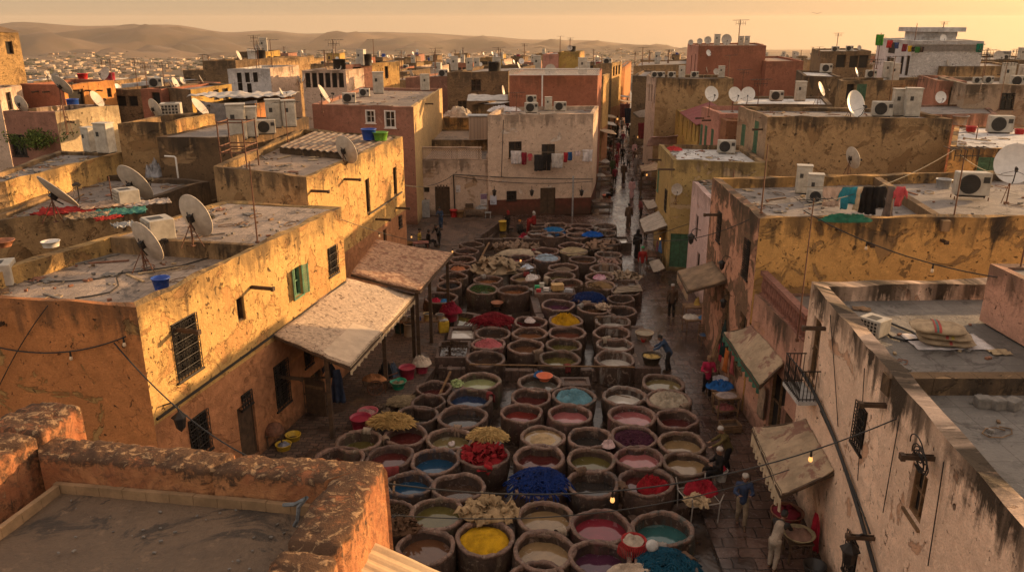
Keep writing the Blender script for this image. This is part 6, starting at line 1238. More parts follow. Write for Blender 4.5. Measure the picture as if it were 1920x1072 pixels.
A('aircon left of the cabinets on the wide ochre house', 1652, 219, 38, -8, 'ac', Y=50.5); A('cabinet on the left of a pair on the wide ochre house', 1683, 217, 30, -10, 'cab', Y=51); A('cabinet on the right of a pair on the wide ochre house', 1707, 219, 32, -10, 'cab', Y=50.2)
A('double fan aircon on the bright white roof at the right edge', 1872, 250, 44, -12, 'ac', z0=fl('R8')); A('aircon behind the low wall at the left of the wide ochre house', 1455, 190, 26, -5, 'ac', Y=58); A('pale cabinet beside the shadowed dish', 1499, 190, 22, -5, 'cab', Y=58)
for i, (px, k, lab) in enumerate([(1228, 'ac', 'aircon at the left end of the pock-marked ochre house'), (1239, 'ac', 'pale second aircon on the pock-marked ochre house'), (1259, 'ac', 'third aircon on the pock-marked ochre house'), (1278, 'cab', 'white cabinet on the pock-marked ochre house'), (1302, 'ac', 'fan aircon right of the white cabinet on the pock-marked house'), (1352, 'cab', 'small cabinet at the right end of the pock-marked ochre house')]): A(lab, px, 146, 15 if k == 'ac' else 13, 0, k, Y=76.5)
A('pale cabinet on the big red roof left of the dark dish', 1344, 85, 12, 0, 'cab', Y=97); A('grey cabinet on the big red roof, left of two', 1389, 85, 10, 0, 'cab', Y=97.5); A('grey cabinet on the big red roof, right of two', 1400, 85, 10, 0, 'cab', Y=97)
A('aircon before the white house, left one', 1632, 147, 20, 0, 'ac', Y=72); A('aircon box before the white house, right one', 1662, 147, 18, 0, 'cab', Y=72); A('aircon on the pale brown house at right, left one', 1831, 157, 16, 0, 'ac', Y=59); A('aircon on the pale brown house at right, right one', 1852, 157, 18, 0, 'ac', Y=59); A('pale aircon behind the ochre house with three openings', 1548, 137, 22, 0, 'ac', Y=78)
N = antenna
N('leaning mast on the big red roof with a lattice head', 1384, 85, 37, Y=98, var=2, k=1.3); N('thin aerial mast beside the far pale hills, left of centre', 627, 128, 74, Y=84, var=0, k=1.3); N('short aerial left of the tall thin one, left of centre', 609, 126, 94, Y=84, var=1); N('aerial mast on the yellow rooftop tower', 478, 100, 66, Y=101, var=2)
N('aerial mast standing among the far roofs, centre left', 817, 128, 90, Y=88, var=0); N('aerial mast on the yellow skyline house', 1050, 100, 68, Y=150, var=1); N('leaning aerial beyond the far street', 1204, 122, 89, Y=119, var=1); N('aerial mast right of the leaning one beyond the far street', 1190, 122, 97, Y=119, var=0)
N('tall aerial before the big brick red house', 1363, 172, 103, Y=88, var=1); N('second tall aerial before the big brick red house', 1390, 185, 130, Y=80, var=2); N('aerial on a post over the pink lane house', 1420, 205, 148, Y=56, var=0)
N('aerial on the roof house of the white building', 1768, 58, 41, Y=90, var=2, k=1.2); N('pole at the left corner of the white roof house', 1715, 77, 44, Y=86, bare=True); N('leaning aerial on the ochre house with three openings', 1667, 190, 105, Y=66, var=1); N('thin aerial on the right roof slab', 1714, 190, 142, Y=66, var=0)
N('T-shaped aerial on the skyline left of the white house', 1535, 105, 88, Y=112, var=1); N('tall aerial on the right before the pale brown house', 1872, 208, 110, Y=56, var=2); N('aerial on the far right skyline house', 1903, 114, 92, Y=111, var=0); N('thin pole rising from the white roof at the right', 1830, 262, 224, z0=fl('R8'), bare=True)
N('rusty pole beside the diagonal wall of the laundry roof', 1786, 420, 275, Y=28.4, var=0); N('tall rusty pole on the left of the tiled terrace', 483, 455, 302, z0=zU, bare=True); N('rusty pole at the roof corner near the corrugated roof', 540, 266, 190, Y=44, var=1); N('rusty stake behind the spread textiles', 212, 384, 331, z0=zU, bare=True)
N('short rusty pole on the broken slate roof', 1374, 350, 318, Y=36.5, bare=True); N('leaning rusty pole near the peeling wall corner', 1427, 400, 270, Y=28.6, bare=True); N('iron post with a lamp insulator by the pink cabin', 1898, 575, 435, Y=20.8, bare=True)
N('tall wooden service pole between the ochre and the pink house', 1494, 640, 372, Y=23.4, var=1, k=.8)
N('thin aerial on the far left sooty roofs', 212, 160, 110, Y=70, var=0); N('small aerial between the far roofs, centre', 983, 112, 82, Y=140, var=0); N('aerial on the skyline right of the yellow skyline house', 1217, 119, 94, Y=122, var=2); N('thin aerial on the red lattice house roof', 968, 208, 173, Y=62.5, var=2)
# iron rack under the cabinets, white pipe, clothes horse
T = thing('iron_rack', 'rusty iron rack standing on the house left of the corrugated roof', 'rack', W(450, 315, fl('L2'))); mb = MB()
for x, y in ((-.7, -.5), (.5, -.5), (-.6, .7), (.7, .7)): mb.tube((x, y, 0), (x, y, 2.3), .035)
for z in (.8, 1.1, 2.2): mb.tube((-.7, -.5, z), (.5, -.5, z), .03); mb.tube((-.6, .7, z), (.7, .7, z), .03); mb.tube((-.7, -.5, z), (-.6, .7, z), .03); mb.tube((.5, -.5, z), (.7, .7, z), .03)
mb.build('frame', RUST, T)
p = W(335, 340, fl('M1')); mb = MB(); mb.path([(0, 0, 0), (0, 0, 1.2), (-.05, 0, 1.27), (-.55, 0, 1.3)], .045, 8); tag(mb.build('bent_pipe', WPNT, origin=None), 'white bent pipe rising from the grey roof slab', 'pipe').location = p
heap('dirty white sack bundle beside the sooty wall', W(290, 330, fl('M1')), .6, .8, 'cloth', woven('sack_white', (.34, .33, .34)), 'white_sack', 'sack', .8, .8)
for i, (px, py, r, h, c, nm, lab, sx) in enumerate([(125, 402, .95, .22, (.33, .03, .025), 'red_blanket', 'red blanket spread over the terrace edge at left', 1.5), (165, 412, .7, .25, (.33, .25, .17), 'beige_towel', 'beige towels twisted on the red blanket', 1.4), (225, 405, .9, .22, (.06, .2, .17), 'green_cloth', 'green cloth spread beside the red blanket', 1.4), (275, 388, .8, .18, (.4, .34, .3), 'white_patterned_cloth', 'white patterned cloth spread behind the window aircon', 1.5), (200, 392, .9, .2, (.42, .3, .22), 'beige_sheet', 'beige sheet spread between the dishes', 1.4), (235, 432, .5, .22, (.4, .4, .4), 'pale_blue_sheet', 'pale bluish sheet hanging at the terrace edge', 1.0), (205, 418, .45, .14, (.4, .04, .03), 'red_scarf', 'red and white scarf folded near the green cloth', 1.3)]):
    q = W(px, py, zU); mb = MB(); w_, d_ = r*sx*1.5, r*1.3
    mb.grid(lambda s_, t: ((s_-.5)*w_*(1+.12*fn3((t*3, px, 1)))+.1*fn3((s_*4, t*4, px)), (t-.5)*d_*(1+.15*fn3((s_*3, px, 5)))+.1*fn3((s_*4, t*4, py)), .05+h*.45*(1-abs(fn3((s_*5+fn3((t*3, s_*2, px)), t*4, px))))**3+h*.3*(1-abs(fn3((s_*9, t*11, py))))**3+.015*i), 44, 34)
    o = mb.build(nm, woven(nm, sc3(c, .75)), None, True, thick=.012); o.location = q; o.rotation_euler[2] = .15+.12*i; tag(o, lab, 'cloth')
bucket('blue laundry basket standing by the sunlit parapet', 304, 545, fl('L1'), .26, .42, simple('blue_plastic', (.015, .06, .3), .4, .2), name='laundry_basket', handle=False, taper=.7); bucket('terracotta bowl at the left edge of the terrace', 5, 462, fl('L1')+.1, .4, .22, simple('terracotta', (.3, .12, .06), .8), name='bowl', handle=False, taper=.7)
bucket('white tub standing on the lower left terrace', 96, 462, fl('L1')+.1, .3, .2, WPNT, name='tub', handle=False, taper=.85)
bucket('blue plastic crate on the corrugated roof house', 692, 262, fl('L2')+.4, .42, .6, simple('blue_plastic', (.015, .06, .3), .4, .2), name='tub', handle=False); bucket('green plastic crate beside the blue one', 714, 263, fl('L2')+.4, .42, .45, simple('lime_plastic', (.12, .3, .03), .4, .2), name='tub', handle=False)
bucket('blue barrel on the cream sunlit house roof', 138, 203, fl('P1'), .35, .55, simple('blue_plastic', (.015, .06, .3), .4, .2), name='barrel', handle=False, taper=.95); bucket('red tub on the orange house roof', 156, 150, fl('O1'), .42, .5, simple('red_plastic', (.4, .02, .02), .4, .2), name='tub', handle=False)
bucket('metal pot with lid on the slab-paved roof', 1772, 548, fl('R1'), .17, .34, GALV, name='pot', handle=False, taper=.98, inner=GALV, ht=.98); bucket('dented metal basin left of the big racked aircon', 1768, 352, fl('R2'), .33, .4, GALV, name='basin', handle=False, taper=.85)
bucket('red tub on the bright white roof, left one', 1820, 247, fl('R8'), .32, .32, simple('red_plastic', (.4, .02, .02), .4, .2), name='tub', handle=False); bucket('red tub on the bright white roof, right one', 1911, 252, fl('R8'), .3, .3, simple('red_plastic', (.4, .02, .02), .4, .2), name='tub', handle=False); bucket('grey tub behind the ochre wall end at the right', 1797, 234, 8.0, .55, .6, GALV, name='tub', handle=False)
heap('red and white rag bundle on the white roof of the lane house', W(1262, 282, fl('R4')), .5, .25, 'cloth', woven('red_rag', (.4, .04, .04)), 'red_rag', 'rag', 1.4, .7)
# sagging plastic tent on the orange house
a, b_ = HS['O2']['P'][0], HS['O2']['P'][1]; z = HS['O2']['z']; mb = MB()
mb.grid(lambda s, t: (a.x+(b_.x-a.x)*s+.1*math.sin(s*20), a.y-.15-.9*t+.12*fn3((s*6, t*4, 1)), z+.25-2.7*t-.25*math.sin(s*3.1)*(1-t)), 24, 10); tag(mb.build('plastic_tent', woven('grey_plastic', (.16, .14, .13)), None, True, thick=.02), 'sagging grey plastic sheet hung over the low orange house', 'tarpaulin')
p = W(500, 187, z); mb = MB(); mb.grid(lambda s, t: (p.x-5+6.5*s, p.y-1+4*t, z+.25+.25*fn3((s*4, t*4, 3))+.05*math.sin(s*50)), 40, 10); tag(mb.build('tin_sheet', simple('white_tin', (.38, .34, .3), .5, .3, 2), None, True, thick=.02), 'white tin sheets covering the low orange house roof', 'tin sheet')
p = WY(918, 187, 71.5); mb = MB(); mb.grid(lambda s, t: (p.x-2+3.6*s, p.y+2.5*t, p.z-.1+.3*t+.15*fn3((s*4, t*4, 8))), 12, 8); tag(mb.build('tin_sheet', simple('white_tin', (.38, .34, .3), .5, .3, 2), None, True, thick=.02), 'crooked white tin sheet left of the red lattice house', 'tin sheet')
heap('pale tarpaulin lump on the amber house roof', WY(862, 219, 76), 1.2, .9, 'cloth', woven('pale_tarp', (.45, .38, .3)), 'tarpaulin', 'tarpaulin', 1.3, .8); heap('white washing heap on the cream house roof', W(945, 208, fl('C1')), .9, .5, 'cloth', woven('white_cloth', (.55, .5, .48)), 'white_cloth', 'cloth', 1.6, .8)
mb = MB().rbox(0, 0, .9, 1.5, .9, 1.8, .03); q = mb.build('casing', CRM2); q['label'] = 'boxed'; T = thing('tank_box', 'pale plastered box with slanted lid behind the lattice terrace', 'tank', WY(897, 260, 66)); q.parent = T; del q['label']; MB().rbox(0, 0, 1.87, 1.7, 1.1, .1, .02).build('lid', GALV, T)
# ---- laundry
z = 7.95; a, b_ = W(1513, 340, z), W(1700, 345, z); a = Vector((W(1525, 350, fl('R2')+1.35).x, W(1525, 350, fl('R2')+1.35).y, fl('R2')+1.35)); b_ = W(1690, 348, fl('R2')+1.35); d = (b_-a).normalized()
rope('washing line on the laundry roof', a-d*.4, b_+d*.2, .03)
q = lambda px: W(px, 350, fl('R2')+1.33)
for px, w, h, k, c, nm, lab in [(1561, .75, .75, 'sheet', (.5, .36, .28), 'peach_sheet', 'peach towel, leftmost on the roof washing line'), (1587, .5, .85, 'shirt', (.03, .2, .26), 'teal_shirt', 'teal shirt, left of two on the roof washing line'), (1603, .5, .65, 'shirt', (.035, .22, .28), 'teal_shirt', 'teal shirt with an orange hanger, right of two'), (1612, .3, .9, 'sheet', (.5, .38, .25), 'cream_scarf', 'cream scarf between the teal shirts and black clothes'), (1624, .4, 1.0, 'trousers', (.014, .013, .013), 'black_trousers', 'black trousers, leftmost of the black clothes on the roof'), (1638, .45, 1.05, 'trousers', (.017, .015, .015), 'black_trousers', 'black trousers reaching lowest among the black clothes'), (1654, .5, .8, 'shirt', (.02, .018, .018), 'black_shirt', 'black shirt right of the black trousers on the roof line'), (1672, .5, 1.35, 'robe', (.13, .1, .085), 'grey_robe', 'long grey brown robe on the roof washing line'), (1690, .55, .75, 'shirt', (.42, .07, .08), 'red_shirt', 'pinkish red shirt at the right end of the roof washing line')]:
    garment(lab, q(px), w, h, d, woven('cloth_'+nm, c), k, nm)
heap('dark green tarpaulin folded over the parapet below the washing', W(1587, 413, fl('R2')+.5), .6, .22, 'cloth', woven('green_tarp', (.02, .1, .06)), 'green_tarpaulin', 'tarpaulin', 1.6, .55)
Yl = 60.8; a, b_ = WY(958, 282, Yl), WY(1112, 283, Yl); d = (b_-a).normalized(); rope('washing line across the cream house', a, b_, .12)
for px, py, w, h, k, c, nm, lab in [(968, 283, .85, 1.0, 'sheet', (.55, .49, .47), 'white_sheet', 'white sheet, leftmost on the cream house washing line'), (983, 286, .4, .95, 'sheet', (.2, .015, .03), 'maroon_cloth', 'maroon cloth on the cream house washing line'), (994, 288, .4, .55, 'shirt', (.3, .06, .02), 'red_shirt', 'small red and ochre shirt on the cream house washing line'), (1010, 290, .7, 1.25, 'sheet', (.028, .025, .025), 'black_cloth', 'black cloth, left of two, on the cream house line'), (1025, 290, .75, 1.2, 'trousers', (.03, .028, .028), 'black_trousers', 'black trousers, right of two black items on the cream house'), (1045, 288, .9, 1.1, 'sheet', (.46, .41, .37), 'grey_sheet', 'grey white sheet in the middle of the cream house line'), (1061, 286, .32, .75, 'sheet', (.32, .02, .03), 'red_towel', 'red towel on the cream house washing line'), (1069, 285, .34, .65, 'sheet', (.02, .07, .18), 'blue_towel', 'blue towel on the cream house washing line'), (1083, 283, .5, .4, 'shirt', (.5, .38, .36), 'pink_shirt', 'pale pink shirt on the cream house washing line'), (1102, 281, .8, .9, 'sheet', (.58, .53, .5), 'white_sheet', 'white fringed sheet, rightmost on the cream house washing line')]:
    garment(lab, WY(px, py, Yl), w, h, d, woven('cloth_'+nm, c), k, nm)
FLG = [((1646, 65), .9, (.05, .22, .03), 'green flag on the tip of the pole, left end'), ((1664, 76), .6, (.4, .03, .03), 'red flag on the flag line'), ((1677, 80), .5, (.03, .06, .16), 'blue flag on the flag line'), ((1692, 83), .6, (.16, .02, .03), 'dark red flag on the flag line'), ((1702, 86), .5, (.5, .3, .01), 'yellow flag on the flag line'), ((1708, 88), .4, (.02, .02, .02), 'black flag on the flag line'), ((1716, 88), .5, (.03, .14, .03), 'green flag beside the white brick corner'), ((1724, 88), .45, (.05, .03, .025), 'brown cloth, last on the flag line'), ((1833, 82), .7, (.01, .13, .08), 'green cloth at the right corner of the white house')]
N('flag pole at the left corner of the white house', 1643, 130, 62, Y=84, bare=True); rope('flag line from the pole to the white brick house', WY(1645, 64, 84), WY(1728, 88, 84), .2)
for (px, py), w, c, lab in FLG: garment(lab, WY(px+5, py, 84), w*.95, w*1.2, (1, 0, 0), woven('flag_%d' % px, c), 'sheet', 'flag', 'flags on the white house', 'flag')
# ---- cables with bulbs
def on(key, i, px, py, off=.1): q, u, d, n = wallhit(key, i, px, py); return Vector((q.x+n.x*off, q.y+n.y*off, q.z))
cable('black cable drooping across the shaded front of the near yellow house', on('L1', 0, 0, 648), on('L1', 0, 240, 628), .3, .02, bulbs=[(.56, 'bulb drooping on the shaded yellow front wall'), (.98, 'bulb near the corner of the yellow house')])
cable('cable falling diagonally over the shaded yellow front wall', on('L1', 0, 95, 570), on('L1', 0, 0, 728), -.12, .014)
cable('thick conduit running along the sunlit yellow wall', on('L1', 1, 292, 785, .05), on('L1', 1, 646, 528, .05), .02, .045)
cable('black cable from the yellow corner down towards the lane', on('L1', 0, 218, 640), W(500, 870, 4.0), .5, .02, bulbs=[(.9, 'bulb above the dark doorway of the yellow house')])
cable('string of bulbs from the yellow house across to the courtyard wall', on('L1', 1, 632, 410), WY(915, 455, 58), .6, .014, bulbs=[(.16, 'unlit bulb nearest the yellow house end of the string')])
cable('lit bulb string over the far vats', WY(757, 432, 50), W(1290, 420, 6.5), 1.6, .014, bulbs=[(.04, 'lit bulb over the seated courtyard men'), (.24, 'lit bulb over the broken vat by the courtyard'), (.52, 'lit bulb over the far brown vat')], lit=True)
cable('long cable over the front vats to the pink house', W(700, 902, 6.5), on('R1', 3, 1690, 785), .9, .016, bulbs=[(.42, 'lit bulb over the black front vat'), (.82, 'bulb in front of the striped awning')], lit=True)
cable('sagging cable crossing the front of the frame', W(735, 965, 6), W(1480, 880, 5), .5, .012); cable('thick cable bundle falling along the pink wall', on('R1', 3, 1505, 690), on('R1', 3, 1650, 1072), -.5, .05); cable('thinner cable beside the thick bundle on the pink wall', on('R1', 3, 1545, 770), on('R1', 3, 1640, 1000), -.1, .022)
for i, (x0, y0, x1, y1, lb) in enumerate([(1560, 590, 1575, 800, 'wire hanging from the mossy top of the pink wall, left'), (1625, 690, 1612, 900, 'wire hanging in the middle of the pink wall'), (1775, 865, 1745, 1060, 'wire hanging right of the open window on the pink wall'), (1690, 790, 1660, 960, 'wire curling under the bracket on the pink wall')]): cable(lb, on('R1', 3, x0, y0, .05), on('R1', 3, x1, y1, .05), -.05, .012)
cable('cable from the wooden pole across the ochre wall', W(1507, 395, 8.6), W(1870, 520, 8.0), .3, .018, bulbs=[(.38, 'bulb hanging on the left of the ochre wall'), (.72, 'bulb hanging on the right of the ochre wall')]); cable('cable from the wooden pole to the far roofs', W(1507, 385, 8.8), WY(1790, 280, 40), .4, .014)
cable('cable between the laundry roof pole and the big dish', WY(1800, 290, 28.4), WY(1900, 330, 30), .2, .014); cable('cable over the lane from the peeling wall', on('R2', 3, 1420, 412, .3), W(1180, 440, 5.5), .5, .016)
cable('black cable along the cream houses, upper strand', WY(850, 327, 61.1), WY(1112, 336, 60.85), .1, .035); cable('black cable along the cream houses, lower strand', WY(850, 330, 61.1), WY(1112, 340, 60.8), .35, .025); cable('black cable running down the cream house', WY(944, 225, 60.85), WY(940, 332, 60.85), -.05, .03); cable('cable from the yellow block house to the cream houses', WY(757, 347, 47), WY(850, 328, 61), .4, .025)
cable('grey drain pipe on the cream house', WY(1075, 330, 60.85), WY(1073, 408, 60.85), 0, .07, mat=GALV); cable('conduit pair falling to the ground on the peach house', WY(850, 328, 61.15), WY(853, 398, 61.15), 0, .05, mat=IRON); cable('conduit along the yellow block-walled house', on('L2', 1, 690, 402, .06), on('L2', 1, 752, 360, .06), .02, .05, mat=IRON)
cable('black hose lying on the sunlit terrace floor', None or W(40, 526, fl('L1')+.02), W(280, 520, fl('L1')+.02), 0, .022, pts=[W(x, y, fl('L1')+.03) for x, y in ((30, 520), (80, 527), (130, 527), (185, 522), (225, 512), (280, 506), (340, 498), (420, 475))]); cable('hose curling towards the front wall of the terrace', W(1, 1, 1), W(2, 2, 1), 0, .022, pts=[W(x, y, fl('L1')+.03) for x, y in ((230, 508), (218, 520), (222, 535), (205, 548), (170, 555), (140, 559))])
cable('black hose from the aircon under the sacks', W(1, 1, 1), W(2, 2, 1), 0, .03, pts=[W(x, y, fl('R1')+.04) for x, y in ((1662, 602), (1685, 612), (1710, 622), (1725, 632))]); cable('loop of black hose beside the aircon box', W(1, 1, 1), W(2, 2, 1), 0, .03, pts=[W(x, y, fl('R1')+.04) for x, y in ((1655, 618), (1672, 632), (1695, 638), (1722, 636))])
cable('vine stem climbing the pink cabin', W(1, 1, 1), W(2, 2, 1), 0, .02, pts=[(13.0, 17+.2*math.sin(i*1.3), 6.6+i*.16) for i in range(10)]); cable('second vine stem climbing the pink cabin', W(1, 1, 1), W(2, 2, 1), 0, .02, pts=[(13.0, 18.4+.15*math.sin(i*1.7), 6.6+i*.15) for i in range(10)])
# ---- sacks and rubble on the slab-paved roof
BUR = woven('burlap', (.34, .25, .16), 12); STR = simple('teal_band', (.05, .16, .14), .9); STR2 = simple('red_band', (.3, .05, .04), .9)
def sack(label, px, py, z, L, w, h, rz, bands):
    T = thing('burlap_sack', label, 'sack', W(px, py, z), rz, 'burlap sacks on the slab-paved roof')
    def P(s, t, e=0):
        x = (s-.5)*L; k = (1-abs(2*s-1)**5); a = 2*PI*t; y = math.cos(a)*w/2*(.55+.45*k); zz = h/2+math.sin(a)*h/2*(.12+.88*k)+.02*fn3((s*6, t*5, px)); return (x*(1+e), y*(1+e), zz*(1+e)-.003)
    mb = MB(); mb.grid(lambda s, t: P(s, t), 24, 24); mb.build('bag', BUR, T, True)
    for s0, m in bands:
        b = MB(); b.grid(lambda s, t: tuple(Vector(P(s0+.05*s, t*.6-.05))+Vector((0, 0, .012))), 3, 18); b.build('band', m, T, True)
mb = MB(); mb.grid(lambda s, t: ((s-.5)*2.0, (t-.5)*1.1, .03+.03*fn3((s*7, t*6, 2))), 20, 12); tag(mb.build('white_sheet', woven('white_cloth', (.55, .5, .48)), None, True, origin=None, thick=.01), 'white sheet under the burlap sacks', 'sheet').location = W(1775, 642, fl('R1'))
sack('burlap sack, lowest of the pile, striped red', 1772, 644, fl('R1')+.04, 1.35, .8, .22, -.25, [(.5, STR2)]); sack('burlap sack in the middle of the pile with a yellow red band', 1768, 633, fl('R1')+.22, 1.3, .8, .22, -.35, [(.5, STR2), (.6, simple('yellow_band', (.4, .3, .05), .9))]); sack('burlap sack on top of the pile with a teal band', 1757, 622, fl('R1')+.4, 1.3, .85, .26, -.3, [(.42, STR), (.39, STR2), (.47, STR2)])
for i, (px, py, lab) in enumerate([(1842, 762, 'rough grey block, leftmost of three below the dividing wall'), (1868, 765, 'rough grey block, middle one of three below the dividing wall'), (1897, 766, 'rough grey block, rightmost of three below the dividing wall')]):
    mb = MB().rbox(0, 0, .12, .34, .26, .24, .03); mb.v = [(x+.03*fn3((x*5, y*5, i)), y, z+.02*fn3((x*4, y*6, z*4+i))) for x, y, z in mb.v]; o = mb.build('stone_block', simple('grey_stone', (.17, .15, .13), .85, .4, 5)); o.location = W(px, py, fl('R1')); o.rotation_euler[2] = i*.3; tag(o, lab, 'stone block', 'stone blocks on the roof')
# ---------------------------------------------------------------- awnings
TINC = simple('weathered_board', (.42, .32, .23), .85, .4, 9, rust=((.075, .04, .024), .55), bmp=.006); TINR = simple('rusty_sheet_roof', (.34, .21, .13), .85, .45, 6, rust=((.13, .05, .028), .5), bmp=.006)
CANV = simple('dirty_canvas', (.33, .245, .16), .95, .35, 1.6, rust=((.17, .08, .06), .52), bmp=.004); VAL = simple('cream_canvas', (.46, .36, .24), .95, .3, 3); GRYT = simple('grey_tin', (.3, .25, .2), .6, .3, 2, rust=((.14, .09, .06), .6)); PLK = simple('plank_roof', (.2, .13, .075), .85, .5, 2)
GRC = woven('green_canvas', (.05, .13, .09), 6)
AW1 = awning('cream board awning with scalloped edge on posts against the yellow house', (-8.25, 25.8, 4.2), (-6.95, 31.8, 4.35), (-4.15, 32.7, 3.3), (-5.55, 25.1, 3.3), TINC, posts=[(-6.45, 25.6, 3.5), (-5.1, 29.6, 3.2), (-4.35, 32.9, 3.2)], sag=.03, val=.3, valmat=VAL, patch=(.02, .42, .62, .98, simple('clean_board', (.46, .36, .26), .85, .2, 2)))
awning('rust red board awning on two posts, behind the cream one', (-6.85, 32.4, 4.35), (-6.65, 38.0, 4.35), (-2.95, 38.1, 3.6), (-3.95, 32.3, 3.6), TINR, posts=[(-3.75, 34.6, 3.55), (-3.2, 37.9, 3.5), (-4.1, 32.6, 3.5)], sag=.03)
def aw(label, key, i, pa, pb, pc, pd, drop, mat, **k):
    a, b = on(key, i, *pa, .02), on(key, i, *pb, .02); z = (a.z+b.z)/2; a.z = b.z = z
    return awning(label, a, b, W(*pc, z-drop), W(*pd, z-drop), mat, **k)
aw('large striped dirty canvas awning on the near pink wall', 'R1', 3, (1514, 768), (1562, 900), (1466, 925), (1412, 800), .75, CANV, sag=.12, corr=.012, val=.55, valmat=VAL, ny=10)
aw('beige canvas awning with a torn green edge at the salmon shop', 'RT', 3, (1411, 600), (1470, 688), (1424, 722), (1357, 622), .7, CANV, sag=.1, val=.3, valmat=GRC)
aw('plank awning with a drooping canvas flap below the peeling wall', 'R2', 3, (1338, 488), (1364, 527), (1290, 545), (1271, 507), .6, PLK, sag=.04, val=.4, valmat=CANV)
aw('large grey tin awning on the yellow lane house', 'R4', 3, (1236, 397), (1252, 421), (1208, 436), (1199, 412), .6, GRYT, sag=.02, corr=.015)
aw('small grey tin awning beyond the large one on the lane', 'R4', 3, (1226, 373), (1233, 388), (1215, 392), (1205, 376), .5, GRYT, sag=.02, corr=.012)
p = W(1228, 303, 3.2); awning('beige stall awning far up the lane', p, p+Vector((.4, -3.2, 0)), W(1203, 322, 2.6), W(1199, 311, 2.6), CANV, posts=[W(1203, 322, 2.5)], sag=.05)
awning('tilted grey tin board leaning over crates beside the green door', W(1236, 486, 1.1), W(1247, 503, 1.1), W(1226, 511, .6), W(1217, 491, .6), GRYT, sag=.01, corr=.01, beams=False)
PK = woven('faded_pink_canvas', (.4, .25, .22), 5); p = W(1245, 282, 4.6)
awning('crumpled faded pink roof cover left of the yellow shop house', W(1225, 258, 5.2), W(1272, 255, 5.2), W(1268, 270, 4.4), W(1212, 275, 4.4), PK, sag=-.35, beams=False)
awning('long tin awning of the shop with hanging red cloth', W(1210, 205, 5.2), W(1224, 217, 5.2), W(1199, 220, 4.3), W(1187, 211, 4.3), GRYT, sag=.03, corr=.02)
garment('dark red cloth hung below the long tin awning', W(1217, 230, 4.2), 2.6, 1.7, (1, .3, 0), woven('hung_red_cloth', (.13, .014, .02)), 'sheet', 'red_cloth', 'cloths hung along the street', 'cloth')
garment('blue black cloth hung at the narrow part of the street', W(1182, 203, 4.0), 1.6, 1.9, (1, .3, 0), woven('hung_blue_cloth', (.02, .035, .07)), 'sheet', 'blue_cloth', 'cloths hung along the street', 'cloth')
garment('pinkish cloth hung deep in the street', W(1172, 195, 4.0), 1.5, 1.8, (1, .3, 0), woven('hung_pink_cloth', (.2, .07, .07)), 'sheet', 'pink_cloth', 'cloths hung along the street', 'cloth')
for i, (x, y, w, lab) in enumerate([(1128, 198, 3.2, 'grey street awning highest up on the left side'), (1127, 215, 3., 'grey street awning second from the top on the left'), (1126, 228, 2.8, 'dull street awning in the middle of the left side'), (1126, 243, 2.5, 'pale street awning low on the left side'), (1150, 178, 4., 'dark street awning below the yellow sunlit front'), (1160, 188, 3.5, 'bluish street awning at the far bend')]):
    p = W(x, y, 3.8); awning(lab, p+Vector((-.6, 1.6, .3)), p+Vector((-.8, -1.6, .3)), p+Vector((w*.6, -1.5, -.3)), p+Vector((w*.6, 1.7, -.3)), [GRYT, CANV][i % 2], sag=.1, beams=False, posts=[p+Vector((w*.5, -1.3, -.35))])
# ---------------------------------------------------------------- lanterns, posters, balcony
def lantern(label, p, n, s=1.):
    p = Vector(p); T = thing('wall_lantern', label, 'lantern', p, math.atan2(n[1], n[0])+PI/2, 'wall lanterns')
    mb = MB(); mb.path([(0, .12*0, .0), (0, -.2*s, .08*s), (0, -.32*s, .0), (0, -.34*s, -.1*s)], .016*s, 5); mb.build('bracket', IRON, T)
    mb = MB(); mb.lathe([(.02, -.1), (.15, -.2), (.16, -.22), (.12, -.23), (.09, -.45), (.05, -.5), (.001, -.55)], 6, (0, -.34*s, 0)); mb.v = [(x*s, (y+.34*s)*s-.34*s, z*s) for x, y, z in mb.v]; mb.build('lamp_body', IRON, T)
    MB().lathe([(.085*s, -.42*s), (.11*s, -.26*s)], 6, (0, -.34*s, 0)).build('glass', GLASS, T)
for px, lab in ((927, 'iron wall lantern left of the small grilled window on the cream house'), (997, 'iron wall lantern left of the double wooden door'), (1090, 'iron wall lantern right of the drain pipe on the cream house')): lantern(lab, WY(px, 350, 61.0), (0, -1), 1.25)
for (px, py), k, lab in (((1306, 432), 'R2', 'large lantern on an arm over the lane at the pale pink house'), ((1362, 483), 'R2', 'small lantern on the peeling wall above the plank awning'), ((1365, 555), 'R2', 'lantern on the salmon wall below the plank awning')):
    lantern(lab, on(k, 3, px+8, py, .0), HS[k]['P'] and (-1, 0), 1.3 if py == 432 else 1.)
lantern('big lantern hanging under the lowest bracket of the near pink wall', on('R1', 3, 1640, 1010, 0), (-1, .1), 1.5); lantern('battered box lantern with wires at the corner of the near yellow house', on('L1', 1, 305, 760, 0), (1, -.2), 1.4)
def flat(label, name, c, w, h, rz, mats, cat):
    T = thing(name, label, cat, c, rz, 'posters on the courtyard wall'); MB().box(-w/2, -.012, -h/2, w/2, 0, h/2).build('sheet', mats[0], T); m = MB(); R2 = random.Random(int(w*99))
    m.box(-w*.46, -.016, h*.02, w*.46, -.013, h*.46)
    m.build('picture', mats[1], T); m = MB()
    for i in range(5): m.box(-w*.4, -.016, -h*(.1+.07*i), -w*.4+w*R2.uniform(.3, .8), -.013, -h*(.1+.07*i)+h*.025)
    m.build('text_lines', mats[2], T)
